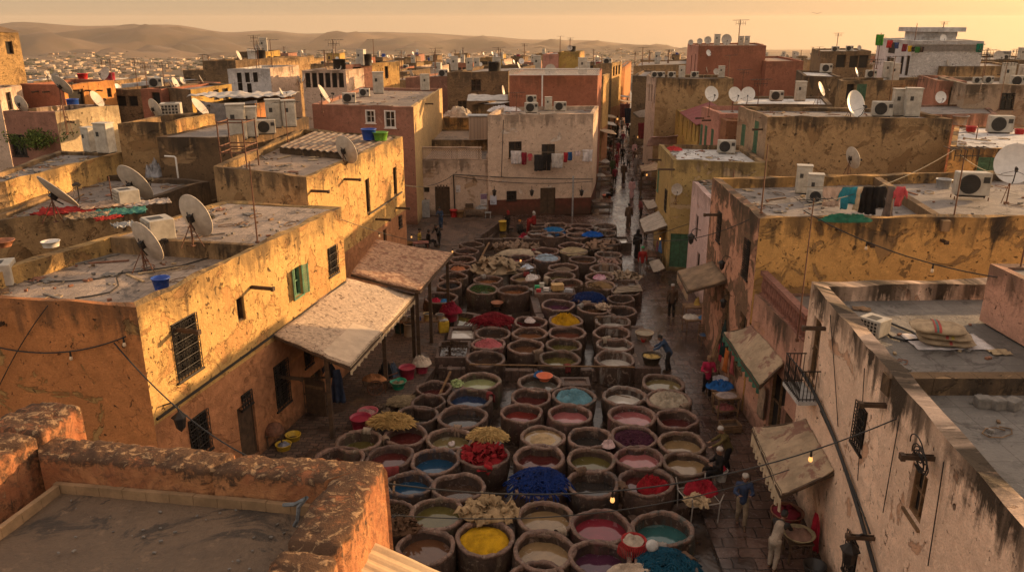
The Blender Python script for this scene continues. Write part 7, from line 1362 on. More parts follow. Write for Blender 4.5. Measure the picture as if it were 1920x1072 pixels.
PAP = simple('poster_paper', (.5, .46, .45), .8, .2, 4); flat('poster with a mauve picture on the peach wall', 'poster', WY(907, 374, 61.24), .52, .92, 0, [PAP, simple('mauve_print', (.22, .13, .2), .8, .6, 9), IRON], 'poster'); flat('pale blue poster at the left edge of the cream house', 'poster', WY(925, 375, 60.93), .5, .72, 0, [simple('blue_paper', (.42, .44, .52), .8, .1, 4), simple('blue_paper_light', (.5, .5, .56), .8, .1, 4), IRON], 'poster'); flat('white notice beside the cable conduit on the peach wall', 'notice', WY(859, 354, 61.24), .34, .55, 0, [PAP, PAP, IRON], 'notice')
h = HS['R1']; c = on('R1', 3, 1522, 722, 0); y0, y1 = c.y-.7, c.y+.7; x = c.x; z0 = c.z-.2; mb = MB(); mb.box(x-.62, y0, z0-.12, x-.01, y1, z0)
hpart('R1', 'balcony', mb, simple('pale_stone', (.45, .44, .42), .7, .35, 5)); mb = MB()
for i in range(13): y = y0+.03+(y1-y0-.06)*i/12; mb.tube((x-.6, y, z0), (x-.6, y, z0+.95), .014, n=5); mb.path([(x-.6, y+.05*math.sin(a), z0+.2+a*.09) for a in range(7)], .01, 4)
for i in range(6):
    for yy in (y0+.03, y1-.03): mb.tube((x-.6+.11*i, yy, z0), (x-.6+.11*i, yy, z0+.95), .014, n=5)
for zz in (.06, .95): mb.tube((x-.6, y0, z0+zz), (x-.6, y1, z0+zz), .022); mb.tube((x-.6, y0+.03, z0+zz), (x, y0+.03, z0+zz), .02); mb.tube((x-.6, y1-.03, z0+zz), (x, y1-.03, z0+zz), .02)
hpart('R1', 'balcony_railing', mb, IRON)
q = on('R1', 3, 1755, 845, .3); mb = MB(); R = random.Random(4)
for i in range(7): r = R.uniform(.12, .3); oz = R.uniform(-.25, .15); oy = R.uniform(-.15, .15); mb.path([(q.x-.05*math.sin(a), q.y+oy+r*math.cos(a), q.z+oz+r*math.sin(a)) for a in [2*PI*j/14*R.uniform(.8, 1) for j in range(15)]], .014, 5)
tag(mb.build('cable_tangle', CABL), 'tangle of black cable looped on the bracket above the open window', 'cable')
# ---------------------------------------------------------------- furniture and stalls
def table(label, loc, w, d, h, rz, mat=WOODL, name='table', cat='table', shelf=False, group='stall tables along the lane'):
    T = thing(name, label, cat, loc, rz, group); MB().rbox(0, 0, h-.025, w, d, .05, .008).build('table_top', mat, T)
    for sx in (-1, 1):
        for sy in (-1, 1): MB().box(sx*(w/2-.06)-.025, sy*(d/2-.06)-.025, 0, sx*(w/2-.06)+.025, sy*(d/2-.06)+.025, h-.05).build('leg', mat, T)
    if shelf: MB().rbox(0, 0, h*.35, w-.08, d-.08, .03, .006).build('shelf', mat, T)
    return T
def chair(label, loc, rz, mat=WOODL):
    T = thing('chair', label, 'chair', loc, rz, 'chairs and stools'); MB().rbox(0, 0, .45, .42, .42, .04, .01).build('seat', mat, T); mb = MB()
    for i in range(4): mb.box(-.2, .19, .55+i*.11, .2, .21, .6+i*.11)
    mb.build('backrest', mat, T)
    for sx in (-1, 1):
        for sy in (-1, 1): MB().box(sx*.18-.018, sy*.19-.018, 0, sx*.18+.018, sy*.19+.018, .95 if sy > 0 else .44).build('leg', mat, T)
    return T
def goods(label, loc, r, h, kind, c, nm, name, cat, sx=1.2, sy=.8, rz=0.): return heap(label, loc, r, h, kind, woven(nm, c), name, cat, sx, sy, rz=rz)
def wz(px, py, z): return W(px, py, z)
zs = .1
p = wz(1305, 622, zs); table('wooden stall table with white and blue goods in the middle of the lane', p, 1.3, .8, .75, .1); goods('white fish-like bundles on the stall table in the lane', p+Vector((-.3, 0, .76)), .35, .16, 'cloth', (.5, .45, .4), 'white_bundle', 'white_bundle', 'bundle'); goods('blue plastic bag on the stall table in the lane', p+Vector((.35, -.1, .76)), .3, .15, 'cloth', (.05, .15, .3), 'blue_bag', 'plastic_bag', 'bag')
p = wz(1300, 600, zs); table('empty wooden tray table behind the white and blue goods', p, 1.1, .7, .8, .05); goods('yellow paper sack standing on the empty tray table', p+Vector((.15, .1, .8)), .16, .4, 'cloth', (.42, .28, .08), 'yellow_sack', 'paper_sack', 'sack', 1, 1)
chair('wooden chair with a blue seat cushion facing the stall table', wz(1318, 645, zs), .2); goods('blue cushion on the wooden chair', wz(1318, 645, zs)+Vector((0, 0, .47)), .2, .07, 'cloth', (.06, .1, .18), 'blue_cushion', 'cushion', 'cushion', 1, 1)
mb = MB(); a, b_ = wz(1340, 695, zs), on('R2', 3, 1375, 590, .1)
for i in range(4): prism(mb, a+Vector((.17*i-.3, -.05*i, 0)), a+Vector((.5+.16*i, .4, 2.9-.1*i)), .16, .035)
tag(mb.build('plank_stack', WOODL), 'tall planks leaning beside the shop doorway', 'planks')
p = wz(1347, 748, zs); table('low stall table covered with a blue tarpaulin and folded cloth', p, .9, .8, .6, .1); goods('blue tarpaulin draped over the low stall table', p+Vector((0, 0, .6)), .52, .22, 'cloth', (.02, .1, .3), 'blue_tarp', 'blue_tarpaulin', 'tarpaulin', 1.1, .9); goods('white folded cloth on top of the blue tarpaulin', p+Vector((.05, .25, .78)), .32, .1, 'cloth', (.42, .4, .42), 'white_fold', 'folded_cloth', 'cloth')
p = wz(1359, 778, zs); table('stall table with a grey tray in front of the blue tarpaulin', p, .9, .65, .85, .12, shelf=True); goods('red and pale goods on the shelf under the grey tray', p+Vector((0, 0, .33)), .3, .14, 'cloth', (.25, .08, .08), 'red_goods', 'red_goods', 'goods'); goods('grey sacking spread on the stall table top', p+Vector((0, 0, .855)), .42, .04, 'cloth', (.3, .24, .22), 'grey_sacking', 'sacking', 'cloth', 1.0, .7)
p = wz(1368, 806, zs); T = thing('crate', 'wooden crate of scraps beside the awning edge', 'crate', p, .15); mb = MB(); [mb.box(-.35, s*.25-.015, .1*j+.02, .35, s*.25+.015, .1*j+.1) for s in (-1, 1) for j in range(3)]; [mb.box(s*.35-.015, -.234, .1*j+.02, s*.35+.015, .234, .1*j+.1) for s in (-1, 1) for j in range(3)]; mb.build('slats', WOODL, T); MB().box(-.34, -.24, .01, .34, .24, .18).build('bottom', WOOD, T)
for px, py, w, h, c, k, nm, lab in [(1368, 600, .5, 1.6, (.015, .03, .03), 'robe', 'dark_robe', 'dark green robe hanging between the two shop awnings'), (1362, 640, .4, .9, (.3, .02, .04), 'shirt', 'red_shirt', 'red clothes hanging under the beige awning'), (1372, 655, .45, 1.0, (.4, .12, .03), 'sheet', 'orange_cloth', 'orange cloth hanging under the beige awning'), (1383, 662, .4, .9, (.35, .08, .08), 'sheet', 'striped_cloth', 'striped red cloth hanging right of the orange one'), (1440, 725, .7, 1.2, (.28, .2, .14), 'sheet', 'brown_cloth', 'brown cloths hanging below the green torn edge'), (1545, 965, .55, 1.1, (.3, .015, .03), 'robe', 'red_robe', 'red garment hanging beside the near doorway'), (1245, 445, .4, 1.0, (.08, .16, .32), 'sheet', 'blue_cloth', 'light blue cloth hanging beside the green door'), (1238, 452, .4, 1.3, (.25, .1, .12), 'sheet', 'red_cloth', 'reddish cloth hanging at the lane shop')]:
    k2 = 'R1' if px > 1500 else ('RT' if py > 690 else ('R4' if px < 1260 else 'R2')); garment(lab, on(k2, 3, px, py, .18), w, h, (0, 1, 0), woven('hang_'+nm+str(px), c), k, nm, 'clothes hung at the lane shops', 'clothes')
p = wz(1478, 1010, zs); T = table('small dark table carrying the shallow basket', wz(1492, 1048, zs), .7, .6, .7, 0, WOOD); q = wz(1492, 1048, zs)
bucket('shallow wicker basket of shells and onions on the small dark table', 0, 0, 0, .42, .18, woven('straw_wicker', (.3, .24, .14), 20), p=q+Vector((0, 0, .7)), name='basket', handle=False, taper=.6, inner=woven('onion_heap', (.2, .12, .09), 12), lump=.14)
table('low stand carrying the big round red basket', wz(1470, 1010, zs), .7, .7, .55, 0, WOOD); bucket('big round copper basket of red wool under the awning', 0, 0, 0, .45, .4, simple('copper_brown', (.2, .075, .04), .6, .4), p=wz(1470, 1010, zs)+Vector((0, 0, .55)), name='basket', handle=False, taper=.8, inner=woven('dark_red_wool', (.14, .015, .025), 12), lump=.15, ht=.9)
bucket('black bucket with red rim at the bottom edge below the shallow basket', 1525, 1082, zs, .3, .42, simple('black_plastic', (.02, .018, .018), .4, .3))
# vat-side: frame chair with scarlet heap, cooking pots, white bucket
T = thing('frame_cart', 'white tube framed barrow holding scarlet cloth and pale scraps', 'barrow', wz(1307, 968, zs), .25); mb = MB()
for sx in (-.45, .45): mb.path([(sx, -.45, 0), (sx, -.5, .75), (sx*1.15, -.55, 1.05)], .02, 6); mb.path([(sx, .45, 0), (sx, .5, .75), (sx*1.1, .6, 1.1)], .02, 6)
mb.path([(-.45, -.5, .72), (.45, -.5, .72), (.48, .5, .75), (-.48, .5, .75), (-.45, -.5, .72)], .02, 6); mb.build('tube_frame', simple('worn_tube', (.3, .27, .24), .5, .4, 5), T); MB().grid(lambda s, t: ((s-.5)*.86, (t-.5)*.96, .74-.1*math.sin(PI*s)*math.sin(PI*t)), 8, 8).build('sling', WOOD, T, True, thick=.015)
goods('scarlet cloth heap on the back of the tube framed barrow', wz(1307, 968, zs)+Vector((.1, .28, .74)), .5, .42, 'cloth', (.24, .012, .022), 'scarlet_heap', 'scarlet_cloth', 'cloth', 1.1, .8); goods('pale rolled scraps on the front of the tube framed barrow', wz(1307, 968, zs)+Vector((-.12, -.3, .72)), .38, .22, 'hide', (.38, .28, .17), 'pale_scrap', 'pale_scrap', 'scraps', 1.1, .8)
bucket('white bucket of red scraps beside the seated person in black', 1352, 900, zs, .19, .4, WPNT, inner=woven('scarlet_heap', (.24, .012, .022)), lump=.12, ht=.95)
bucket('pale stone bowl on the counter behind the cooking pot', 1208, 634, .62, .42, .3, simple('sandstone', (.3, .22, .15), .8, .4, 6), name='bowl', handle=False, inner=woven('grain_mix', (.3, .25, .18)), taper=.8); bucket('blackened cooking pot with golden pieces before the person in dark blue', 1221, 680, .62, .42, .36, simple('soot_metal', (.06, .045, .03), .6, .5, 6, .4), name='pot', handle=False, inner=woven('golden_pieces', (.2, .13, .05), 16, (.5, .35, .12)), taper=.75, lump=.06)
bucket('bright red jug on the counter between the pots', 1206, 640, .62, .12, .14, simple('red_plastic', (.4, .02, .02), .4, .2), name='jug', handle=True)
# left path: buckets, cart, bench, cans
PZ = .3; PLR = simple('raspberry_plastic', (.28, .02, .045), .45, .25); PLP = simple('pink_plastic', (.45, .1, .12), .45, .25); PLG = simple('green_plastic', (.015, .22, .12), .45, .25); PLY = simple('yellow_plastic', (.5, .32, .03), .45, .25)
bucket('tall raspberry bucket beside the middle awning post', 764, 708, PZ, .34, .5, PLR, inner=PLR, ht=.85); bucket('red bucket under the creamy wool heap', 791, 697, PZ, .3, .42, PLR); goods('creamy wool heap on the red bucket', W(791, 697, PZ)+Vector((0, 0, .4)), .42, .38, 'cloth', (.45, .36, .28), 'creamy_wool', 'cream_wool', 'wool', 1, 1)
bucket('green plastic bowl of scraps beside the middle awning post', 747, 727, PZ, .33, .32, PLG, inner=woven('bowl_scrap', (.25, .2, .12), 16), name='bowl', handle=False, taper=.65, ht=.7, lump=.05); bucket('raspberry tub nearest the straw bundle', 677, 802, PZ, .38, .46, PLR, inner=PLR, ht=.8); bucket('pink tub of foamy scraps behind the raspberry tub', 690, 781, PZ, .38, .26, PLP, inner=woven('foam_scrap', (.36, .2, .18), 16), name='tub', handle=False, taper=.7, ht=.75, lump=.04)
bucket('yellow bucket of rags, nearer one below the dark doorway', 533, 850, PZ-.2, .27, .4, PLY, inner=woven('rag_fill', (.2, .2, .24)), lump=.1); bucket('yellow bucket, farther one below the dark doorway', 551, 832, PZ-.2, .27, .4, PLY)
table('rickety stand with a domed cage top beside the yellow buckets', W(518, 845, .1), .6, .5, .75, .2, WOOD); mb = MB(); mb.lathe([(.34, 0), (.33, .12), (.24, .26), (.1, .34), (.001, .36)], 14); q = mb.build('cage', RUST, None); q.location = W(518, 845, .1)+Vector((0, 0, .75)); tag(q, 'domed wicker cage on the rickety stand', 'cage')
T = thing('handcart', 'small handcart with spoked wheels and orange rags by the awning post', 'cart', W(703, 735, PZ), .3); MB().rbox(0, 0, .5, .9, .5, .16, .02).build('tray', WOOD, T)
for sy in (-1, 1):
    mb = MB()
    mb.path([(.32*math.cos(a), sy*.3, .32+.32*math.sin(a)) for a in [2*PI*i/20 for i in range(21)]], .025, 6)
    for i in range(7): a = 2*PI*i/7; mb.tube((0, sy*.3, .32), (.31*math.cos(a), sy*.3, .32+.31*math.sin(a)), .014, n=4)
    mb.build('wheel', RUST, T)
mb = MB(); [mb.tube((.4, s*.2, .5), (1.0, s*.2, .65), .025) for s in (-1, 1)]; [mb.tube((.4, s*.2, .0), (.4, s*.2, .45), .02) for s in (-1, 1)]; mb.build('handle', RUST, T)
goods('orange and brown rags on the small handcart', W(703, 735, PZ)+Vector((0, 0, .58)), .42, .2, 'cloth', (.32, .14, .06), 'orange_rag', 'orange_rag', 'rags', 1.2, .7); goods('black rucksack behind the awning post', W(722, 712, PZ), .36, .75, 'cloth', (.018, .018, .02), 'rucksack', 'rucksack', 'bag', 1, .9); goods('blue grey bundle beside the black rucksack', W(738, 706, PZ), .32, .6, 'cloth', (.1, .13, .18), 'grey_bundle', 'bundle', 'bundle', 1, .8)
goods('stacked slabs of hide near the broken vat', W(705, 770, PZ), .5, .2, 'hide', (.1, .07, .05), 'dark_hide', 'hide_stack', 'hides')
garment('navy coat hanging on the front awning post', W(627, 690, 1.9)+Vector((.1, -.12, 0)), .55, 1.4, (1, .2, 0), woven('navy_coat', (.03, .04, .07)), 'robe', 'coat', 'clothes hung at the awning', 'clothes'); garment('dark jacket hanging behind the navy coat', W(617, 680, 2.0)+Vector((0, -.15, 0)), .5, .6, (1, .2, 0), woven('dark_jacket', (.025, .027, .035)), 'shirt', 'jacket', 'clothes hung at the awning', 'clothes')
T = thing('rack', 'wooden rack of crossed bars beside the open plank door', 'rack', W(597, 772, PZ), .1); mb = MB(); [mb.box(x-.03, -.03, 0, x+.03, .03, 1.5) for x in (-.5, 0, .5)]; [mb.box(-.5, -.032, z, .5, .032, z+.06) for z in (.2, .75, 1.4)]; mb.build('bars', WOOD, T)
T = thing('door_leaf', 'plank door standing open at the yellow house', 'door', on('L1', 1, 572, 750, .05), -.4); MB().rbox(.45, 0, 0, .9, .05, 1.9, .01).build('planks', WOOD, T); [MB().box(.05, -.05, z, .85, -.026, z+.1).build('crossbar', WOODL, T) for z in (-.7, .6)]
p = W(792, 622, PZ); table('bench loaded with jars and cans behind the third awning post', p, 2.2, .6, .62, .12, WOODL)
for i, (dx, r, h, c, lab, nm) in enumerate([(-.9, .17, .3, (.35, .26, .16), 'beige canister at the left end of the loaded bench', 'canister'), (-.5, .2, .22, (.42, .36, .28), 'cream jug on the loaded bench', 'jug'), (-.15, .12, .16, (.02, .06, .3), 'small blue pot on the loaded bench', 'pot'), (.3, .22, .32, (.5, .36, .14), 'pale yellow canister on the loaded bench', 'canister'), (.85, .2, .25, (.3, .22, .16), 'brown pot at the right end of the loaded bench', 'pot')]):
    bucket(lab, 0, 0, 0, r, h, simple('bench_jar_%s' % nm+'abcde'[i], c, .5, .2), p=p+Vector((dx, .12*dx, .62)), name=nm, handle=i in (1, 3), taper=.9, inner=IRON, ht=.9)
bucket('dark green bin left of the white canister under the awning', 750, 622, PZ, .3, .55, simple('dark_green_plastic', (.02, .06, .05), .5, .3), name='bin'); bucket('white box canister with a black mark under the bench', 768, 628, PZ, .26, .62, simple('ivory_plastic', (.42, .34, .24), .5, .2), name='canister', handle=False, taper=1., ht=.95, inner=IRON)
T = thing('jerrycan', 'yellow jerrycan with silver lid beside the last awning post', 'jerrycan', W(832, 622, PZ), .3); MB().rbox(0, 0, .3, .5, .36, .6, .06).build('body', PLY, T); MB().rbox(0, 0, .62, .42, .3, .04, .015).build('lid', GALV, T); MB().path([(-.15, 0, .64), (-.1, 0, .72), (.1, 0, .72), (.15, 0, .64)], .02, 6).build('handle', PLY, T)
bucket('raspberry bucket under the dark red wool heap', 846, 600, PZ, .36, .5, PLR); goods('dark red wool heap overflowing the raspberry bucket', W(846, 600, PZ)+Vector((0, 0, .48)), .5, .5, 'cloth', (.2, .012, .03), 'red_wool_heap', 'red_wool', 'wool', 1.1, 1)
# courtyard end
p = WY(773, 412, 60.5); chair('small wooden chair against the peach wall', (p.x, 60.3, .1), 0); T = thing('rubbish_bin', 'tall grey bin left of the open dark door', 'bin', (WY(797, 410, 60.6).x, 60.6, .1), .1); MB().rbox(0, 0, .6, .75, .6, 1.2, .04).build('body', GALV, T); MB().rbox(0, 0, 1.24, .8, .66, .1, .03).build('lid', GALV, T)
bucket('red bucket right of the open dark door', 0, 0, 0, .3, .55, simple('red_plastic', (.4, .02, .02), .4, .2), p=(WY(851, 410, 60.6).x, 60.6, .1)); bucket('brown wicker bucket beside the red one at the door', 0, 0, 0, .32, .5, woven('brown_wicker', (.2, .11, .05), 20), p=(WY(863, 411, 60.5).x, 60.5, .1), handle=False, name='basket')
x = WY(890, 405, 60.5).x; table('long wooden bench under the posters', (x, 60.5, .1), 1.6, .5, .7, 0); goods('grey bundle on the long wooden bench', (x+.45, 60.5, .8), .4, .22, 'cloth', (.2, .2, .2), 'grey_bundle_b', 'bundle', 'bundle'); MBo = MB().rbox(0, 0, .17, .6, .35, .34, .02).build('crate', WOOD); MBo.location = (x-.4, 60.55, .8); tag(MBo, 'dark wooden crate on the long bench', 'crate')
x = WY(915, 405, 60.4).x; T = table('grey stool at the corner of the cream house', (x, 60.3, .1), .5, .4, .45, 0, GALV, 'stool', 'stool', group='chairs and stools'); bucket('yellow bucket held before the person with red headscarf', 943, 432, .1, .3, .7, PLY); bucket('orange bowl beside the seated person on the street', 1138, 372, .1, .42, .3, simple('orange_plastic', (.5, .1, .03), .45, .2), name='bowl', handle=False)
p = W(790, 470, .1); table('reddish crate table before the seated courtyard men', (p.x, p.y, .1), 1., .7, .6, .1, simple('reddish_wood', (.2, .07, .05), .8))
bucket('brown wicker basket at the courtyard corner house', 765, 468, .1, .35, .5, woven('brown_wicker', (.2, .11, .05), 20), name='basket', handle=False)
# street stalls on both sides
SC = [(.3, .28, .26), (.12, .07, .05), (.34, .05, .04), (.2, .14, .1), (.4, .36, .32)]
for i, (px, py, w, rz, c, lab) in enumerate([(1128, 395, 1.6, .1, 1, 'dark stall with hanging goods at the corner of the cream house'), (1130, 345, 1.8, .1, 4, 'white sheeted stall table on the left of the street, nearest'), (1128, 318, 1.6, .1, 4, 'white sheeted stall on the left of the street, second'), (1136, 292, 1.5, .1, 3, 'brown stall on the left of the street, third'), (1137, 268, 1.5, .1, 4, 'pale stall on the left of the street, fourth'), (1131, 240, 1.6, .1, 2, 'red stall on the left of the street, farthest'), (1212, 352, 1.5, -.1, 1, 'brown stall under the beige stall awning'), (1200, 268, 1.8, -.1, 1, 'dark stall below the hung red cloth'), (1222, 500, 1.0, .1, 1, 'dark crate stall under the tilted tin board'), (1215, 290, 1.6, -.1, 2, 'reddish stall left of the pink roof cover')]):
    p = W(px, py, .1); table(lab, p, w, 1.1, .8, rz, [WOOD, WOODL][i % 2], 'market_stall', 'stall', True, 'market stalls along the street'); R = random.Random(i)
    for j in range(2): goods('goods on the '+' '.join(lab.replace(',', '').split()[:9]), p+Vector((R.uniform(-.35, .35), (j-.5)*.5, .8)), .4, R.uniform(.1, .3), 'cloth', SC[(c+j*2) % 5], 'stall_goods_%s' % 'abcde'[(c+j*2) % 5], 'stall_goods', 'goods')
for i, (px, py, lab) in enumerate([(1140, 214, 'lit bulb in the string over the narrow street, first'), (1146, 215, 'lit bulb in the string over the narrow street, second'), (1152, 216, 'lit bulb in the string over the narrow street, third'), (1158, 217, 'lit bulb in the string over the narrow street, fourth'), (1197, 251, 'lit bulb at the shop below the red cloth'), (1221, 250, 'lit bulb under the hung red cloth'), (1202, 200, 'lit bulb above the long tin awning'), (1213, 322, 'lit bulb inside the beige awning stall'), (1238, 442, 'lit bulb under the large grey tin awning')]):
    p = W(px, py, 2.6); T = thing('light_bulb', lab, 'light bulb', p, 0, 'bulbs on the overhead wires'); k = max(1, p.y/45); inst('socket', BULB[0], T, sc=(k, k, k)); inst('globe', BULB[1], T, sc=(k, k, k), mat=LITM)
# bush at the left
p = W(68, 282, fl('U1')); T = thing('bush', 'dense green bush growing on the roof before the pink house', 'bush', p); mb = MB(); R = random.Random(5); st = MB()
for k in range(22):
    d = Vector((R.gauss(0, .9), R.gauss(0, .5), R.uniform(.5, 1.1))); st.path([(d.x*.2, d.y*.2, 0), (d.x*.6, d.y*.6, d.z*.6), tuple(d)], .02, 4, r1=.006)
    for j in range(75):
        c = d*R.uniform(.5, 1)+Vector((R.gauss(0, .16), R.gauss(0, .16), R.gauss(0, .14))); a = Vector((R.gauss(0, 1), R.gauss(0, 1), R.gauss(0, 1))).normalized()*.07; b_ = a.orthogonal().normalized()*.035
        mb.quad(c-a, c+b_, c+a, c-b_)
st.build('stem', WOOD, T); mb.build('foliage', woven('leaf', (.06, .085, .02), 4), T)
bd = MB(); bd.add([(0, 0, 0), (.5, .15, .12), (.1, .1, .0), (-.5, .15, .12), (0, -.25, -.03), (0, .3, .02)], [(0, 1, 2), (0, 3, 2), (0, 4, 2), (0, 5, 2)]); o = bd.build('bird', CABL, thick=.03); o.location = WY(1532, 26, 90); tag(o, 'tiny dark bird flying in the sky at the right', 'bird')
# ---------------------------------------------------------------- the near terrace in the left foreground
MUD = plaster('mud_plaster', (.48, .21, .08), (.34, .2, .11), stain=.0, patch=.5, holes=.55)
def mudmat():
    m, nt, b = newmat('worn_mud_wall'); g = nd(nt, 'ShaderNodeNewGeometry'); uv = nd(nt, 'ShaderNodeUVMap')
    n1 = nz(nt, g, 1.6, 8, .7, .6); n2 = nz(nt, g, 9, 7, .7, .5); n3 = nz(nt, g, 45, 4, .65)
    col = mix(nt, sst(nt, n1, .35, .65), (.27, .105, .05), (.42, .2, .09)); col = mix(nt, sst(nt, n2, .45, .72), col, (.17, .08, .045)); col = mix(nt, mth(nt, 'MULTIPLY', sst(nt, n3, .55, .8), .6), col, (.1, .05, .03))
    sp = nt.nodes.new('ShaderNodeSeparateXYZ'); nt.links.new(uv, sp.inputs[0]); v = sp.outputs[1]
    # lichen and soot sit on the flat top and spill over the edges
    s = sst(nt, mth(nt, 'MULTIPLY_ADD', n1, 1.5, mth(nt, 'MULTIPLY_ADD', n2, 1.1, mth(nt, 'MULTIPLY', v, -2.2))), .95, 1.25)
    col = mix(nt, mth(nt, 'MULTIPLY', s, .85), col, (.035, .026, .02)); pl = sst(nt, mth(nt, 'MULTIPLY_ADD', n2, 1.0, mth(nt, 'MULTIPLY', v, -.8)), .52, .62); col = mix(nt, mth(nt, 'MULTIPLY', pl, .6), col, (.42, .27, .15))
    nt.links.new(col, b.inputs['Base Color']); b.inputs['Roughness'].default_value = .95; b.inputs['Specular IOR Level'].default_value = .15
    bump(nt, b, mth(nt, 'MULTIPLY_ADD', n3, .35, mth(nt, 'MULTIPLY_ADD', n2, 1.2, n1)), .03, 1.)
    return m
MUDW = mudmat()
TT = thing('house', 'crumbling orange mud parapet and bare roof terrace in the left foreground', 'house', (-3, 5.5, 0))
ORG = Vector((-3, 5.5, 0))
def lumpy(name, outer, inner, zt, z0, zf, nl=70, amp=.045, seed=0, notch=()):
    # outer / inner: plan polylines of equal length at height zt
    def samp(P, s):
        L = [(P[i+1]-P[i]).length for i in range(len(P)-1)]; t = s*sum(L)
        for i, l in enumerate(L):
            if t <= l or i == len(L)-1: return P[i].lerp(P[i+1], t/l)
            t -= l
    prof = [(0, z0, 2.)]+[(0, zt-.08-k*(zt-.08-z0)*.06, .2+k*.1) for k in range(8, 0, -1)]+[(0, zt-.08, .12), (.0, zt-.05, .08), (.015, zt-.022, .04), (.06, zt-.006, 0)]+[(.1+.8*i/9, zt+.012*math.sin(PI*i/9), 0) for i in range(1, 9)]+[(.94, zt-.006, 0), (.985, zt-.022, .04), (1, zt-.05, .08)]+[(1, zt-.05-(zt-.05-zf)*k/6, .1+.06*k) for k in range(1, 7)]
    mb = MB(); m = len(prof); vs = []; uv = []
    for i in range(nl+1):
        s = i/nl; a, b = samp(outer, s), samp(inner, s); dirn = (b-a).normalized()
        for (k, z, v) in prof:
            p = a.lerp(b, k); q = Vector((p.x, p.y, z)); e = amp*noise.noise(q*1.9+Vector((seed, 0, 0)))+amp*.5*noise.noise(q*6)+amp*.4*noise.noise(q*15)-amp*.7*max(0, noise.noise(q*9+Vector((3, 3, 3)))-.25)*3
            nt_ = sum(-.07*math.exp(-((s-n)/.012)**2) for n in notch)
            e += nt_; side = -1 if k < .5 else 1; w = min(1, abs(k-.5)*2.2)
            vs.append((p.x+dirn.x*side*e*w, p.y+dirn.y*side*e*w, z+(e*.8 if z > zt-.13 else 0))); uv.append((s*6, v))
    fs = [(i*m+j, (i+1)*m+j, (i+1)*m+j+1, i*m+j+1) for i in range(nl) for j in range(m-1)]
    mb.add(vs, fs, [[uv[k] for k in f] for f in fs])
    n0 = [k for k in range(m)]; mb.add([vs[k] for k in n0], [tuple(range(m))], [[(0, .5)]*m]); mb.add([vs[nl*m+k] for k in n0], [tuple(range(m-1, -1, -1))], [[(0, .5)]*m])
    return mb.build(name, MUDW, TT, True, origin=ORG)
zt = 10.0; zf = 9.6; xy = lambda *p: Vector(W(*p).xy)
A1, A2 = xy(722, 866, zt), xy(616, 1072, zt); A0 = A2+(A2-A1)*1.2; d = (A2-A1)
B1, B2 = xy(618, 898, zt), xy(496, 1068, zt); B0 = B2+(B2-B1)*1.4
lumpy('right_parapet'.replace('right_', 'side_'), [A1, A2, A0], [B1+(B1-B2)*.25, B2, B0], zt, 0, zf-.05, 130, .032, 1, notch=(.38,))
Cc, Dd = xy(728, 868, zt), xy(70, 812, zt); E1, E2 = xy(610, 899, zt), xy(96, 856, zt)
lumpy('back_parapet', [Dd, Cc], [E2+(E2-E1)*.05, E1], zt-.01, 0, zf-.05, 150, .034, 5, notch=(.6,))
Fa, Fb = xy(153, 762, 10.15), xy(-120, 935, 10.15); dd = (Fa-Fb).normalized(); nn = Vector((-dd.y, dd.x))
lumpy('old_wall', [Fa+nn*.75, Fb+nn*.75], [Fa, Fb], 10.15, 0, 0, 90, .04, 9, notch=(.35,))
mb = MB(); q = [xy(80, 870, zt), xy(640, 890, zt), A0, xy(-400, 1500, zt)]
def fp(s, t):
    p = Vector((-7.5+7.0*s, 1.5+6.6*t)); return (p.x, p.y, zf+.02*fn3((p.x*1.2, p.y*1.2, 2))+.006*fn3((p.x*7, p.y*7, 2)))
fl_m = roofmat('near_roof', (.125, .08, .048), 0, .9, (.022, .017, .013))
# the roof only reaches the inner faces of the parapets
P0 = [E2, E1, B0, Vector((E2.x-.3, B0.y))]
mb.grid(lambda s, t: (lambda p: (p.x, p.y, zf+.02*fn3((p.x*1.2, p.y*1.2, 2))+.008*fn3((p.x*7, p.y*7, 2))))(P0[3].lerp(P0[2], s).lerp(P0[0].lerp(P0[1], s), t)), 40, 40); mb.build('roof', fl_m, TT, True, origin=ORG)
SKT = simple('sandstone_tile', (.27, .17, .09), .85, .35, 3)
def skirting(a, b, n):
    mb = MB(); dr = (b-a).normalized()
    for i in range(n): p = a.lerp(b, i/n); q2 = a.lerp(b, (i+.985)/n); prism(mb, (p.x, p.y, zf+.055), (q2.x, q2.y, zf+.055), .06, .11+.006*(i % 3))
    mb.build('skirting', SKT, TT, origin=ORG)
nb = (E1-E2).normalized(); off = Vector((nb.y, -nb.x))*.05; skirting(E2+off+nb*.02, E1+off-nb*.1, 11); skirting(E2+Vector((.06, -.1)), E2+Vector((-.35, -2.2)), 8)
for i, (px, py) in enumerate([(275, 962), (300, 980), (250, 1000), (220, 965), (470, 1000), (512, 993), (150, 1060), (90, 935), (430, 975), (345, 1030), (60, 1010)]):
    pass
mb = MB(); R = random.Random(8)
for i in range(70):
    p = P0[3].lerp(P0[2], R.random()).lerp(P0[0].lerp(P0[1], R.random()), R.random()**.5); r = R.uniform(.004, .018); mb.T = Matrix.Translation((p.x, p.y, zf+.012)) @ Matrix.Rotation(R.random()*3, 4, 'Z'); mb.rbox(0, 0, r*.5, r*2.2, r*1.3, r, r*.25)
mb.T = None
o = mb.build('litter', simple('grey_stone', (.17, .15, .13), .85, .4, 5)); o['kind'] = 'stuff'; o['label'] = 'bits of pale litter lying on the near roof'
cable('grey cloth strip tied over the near parapet corner', (0, 0, 0), (1, 1, 1), 0, .022, mat=woven('grey_strip', (.14, .15, .16), 10), pts=[W(x, y, z) for x, y, z in ((532, 946, 9.78), (552, 945, 9.85), (565, 938, 10.0), (575, 932, 10.06), (560, 950, 9.9), (558, 975, 9.75), (552, 985, 9.66))])
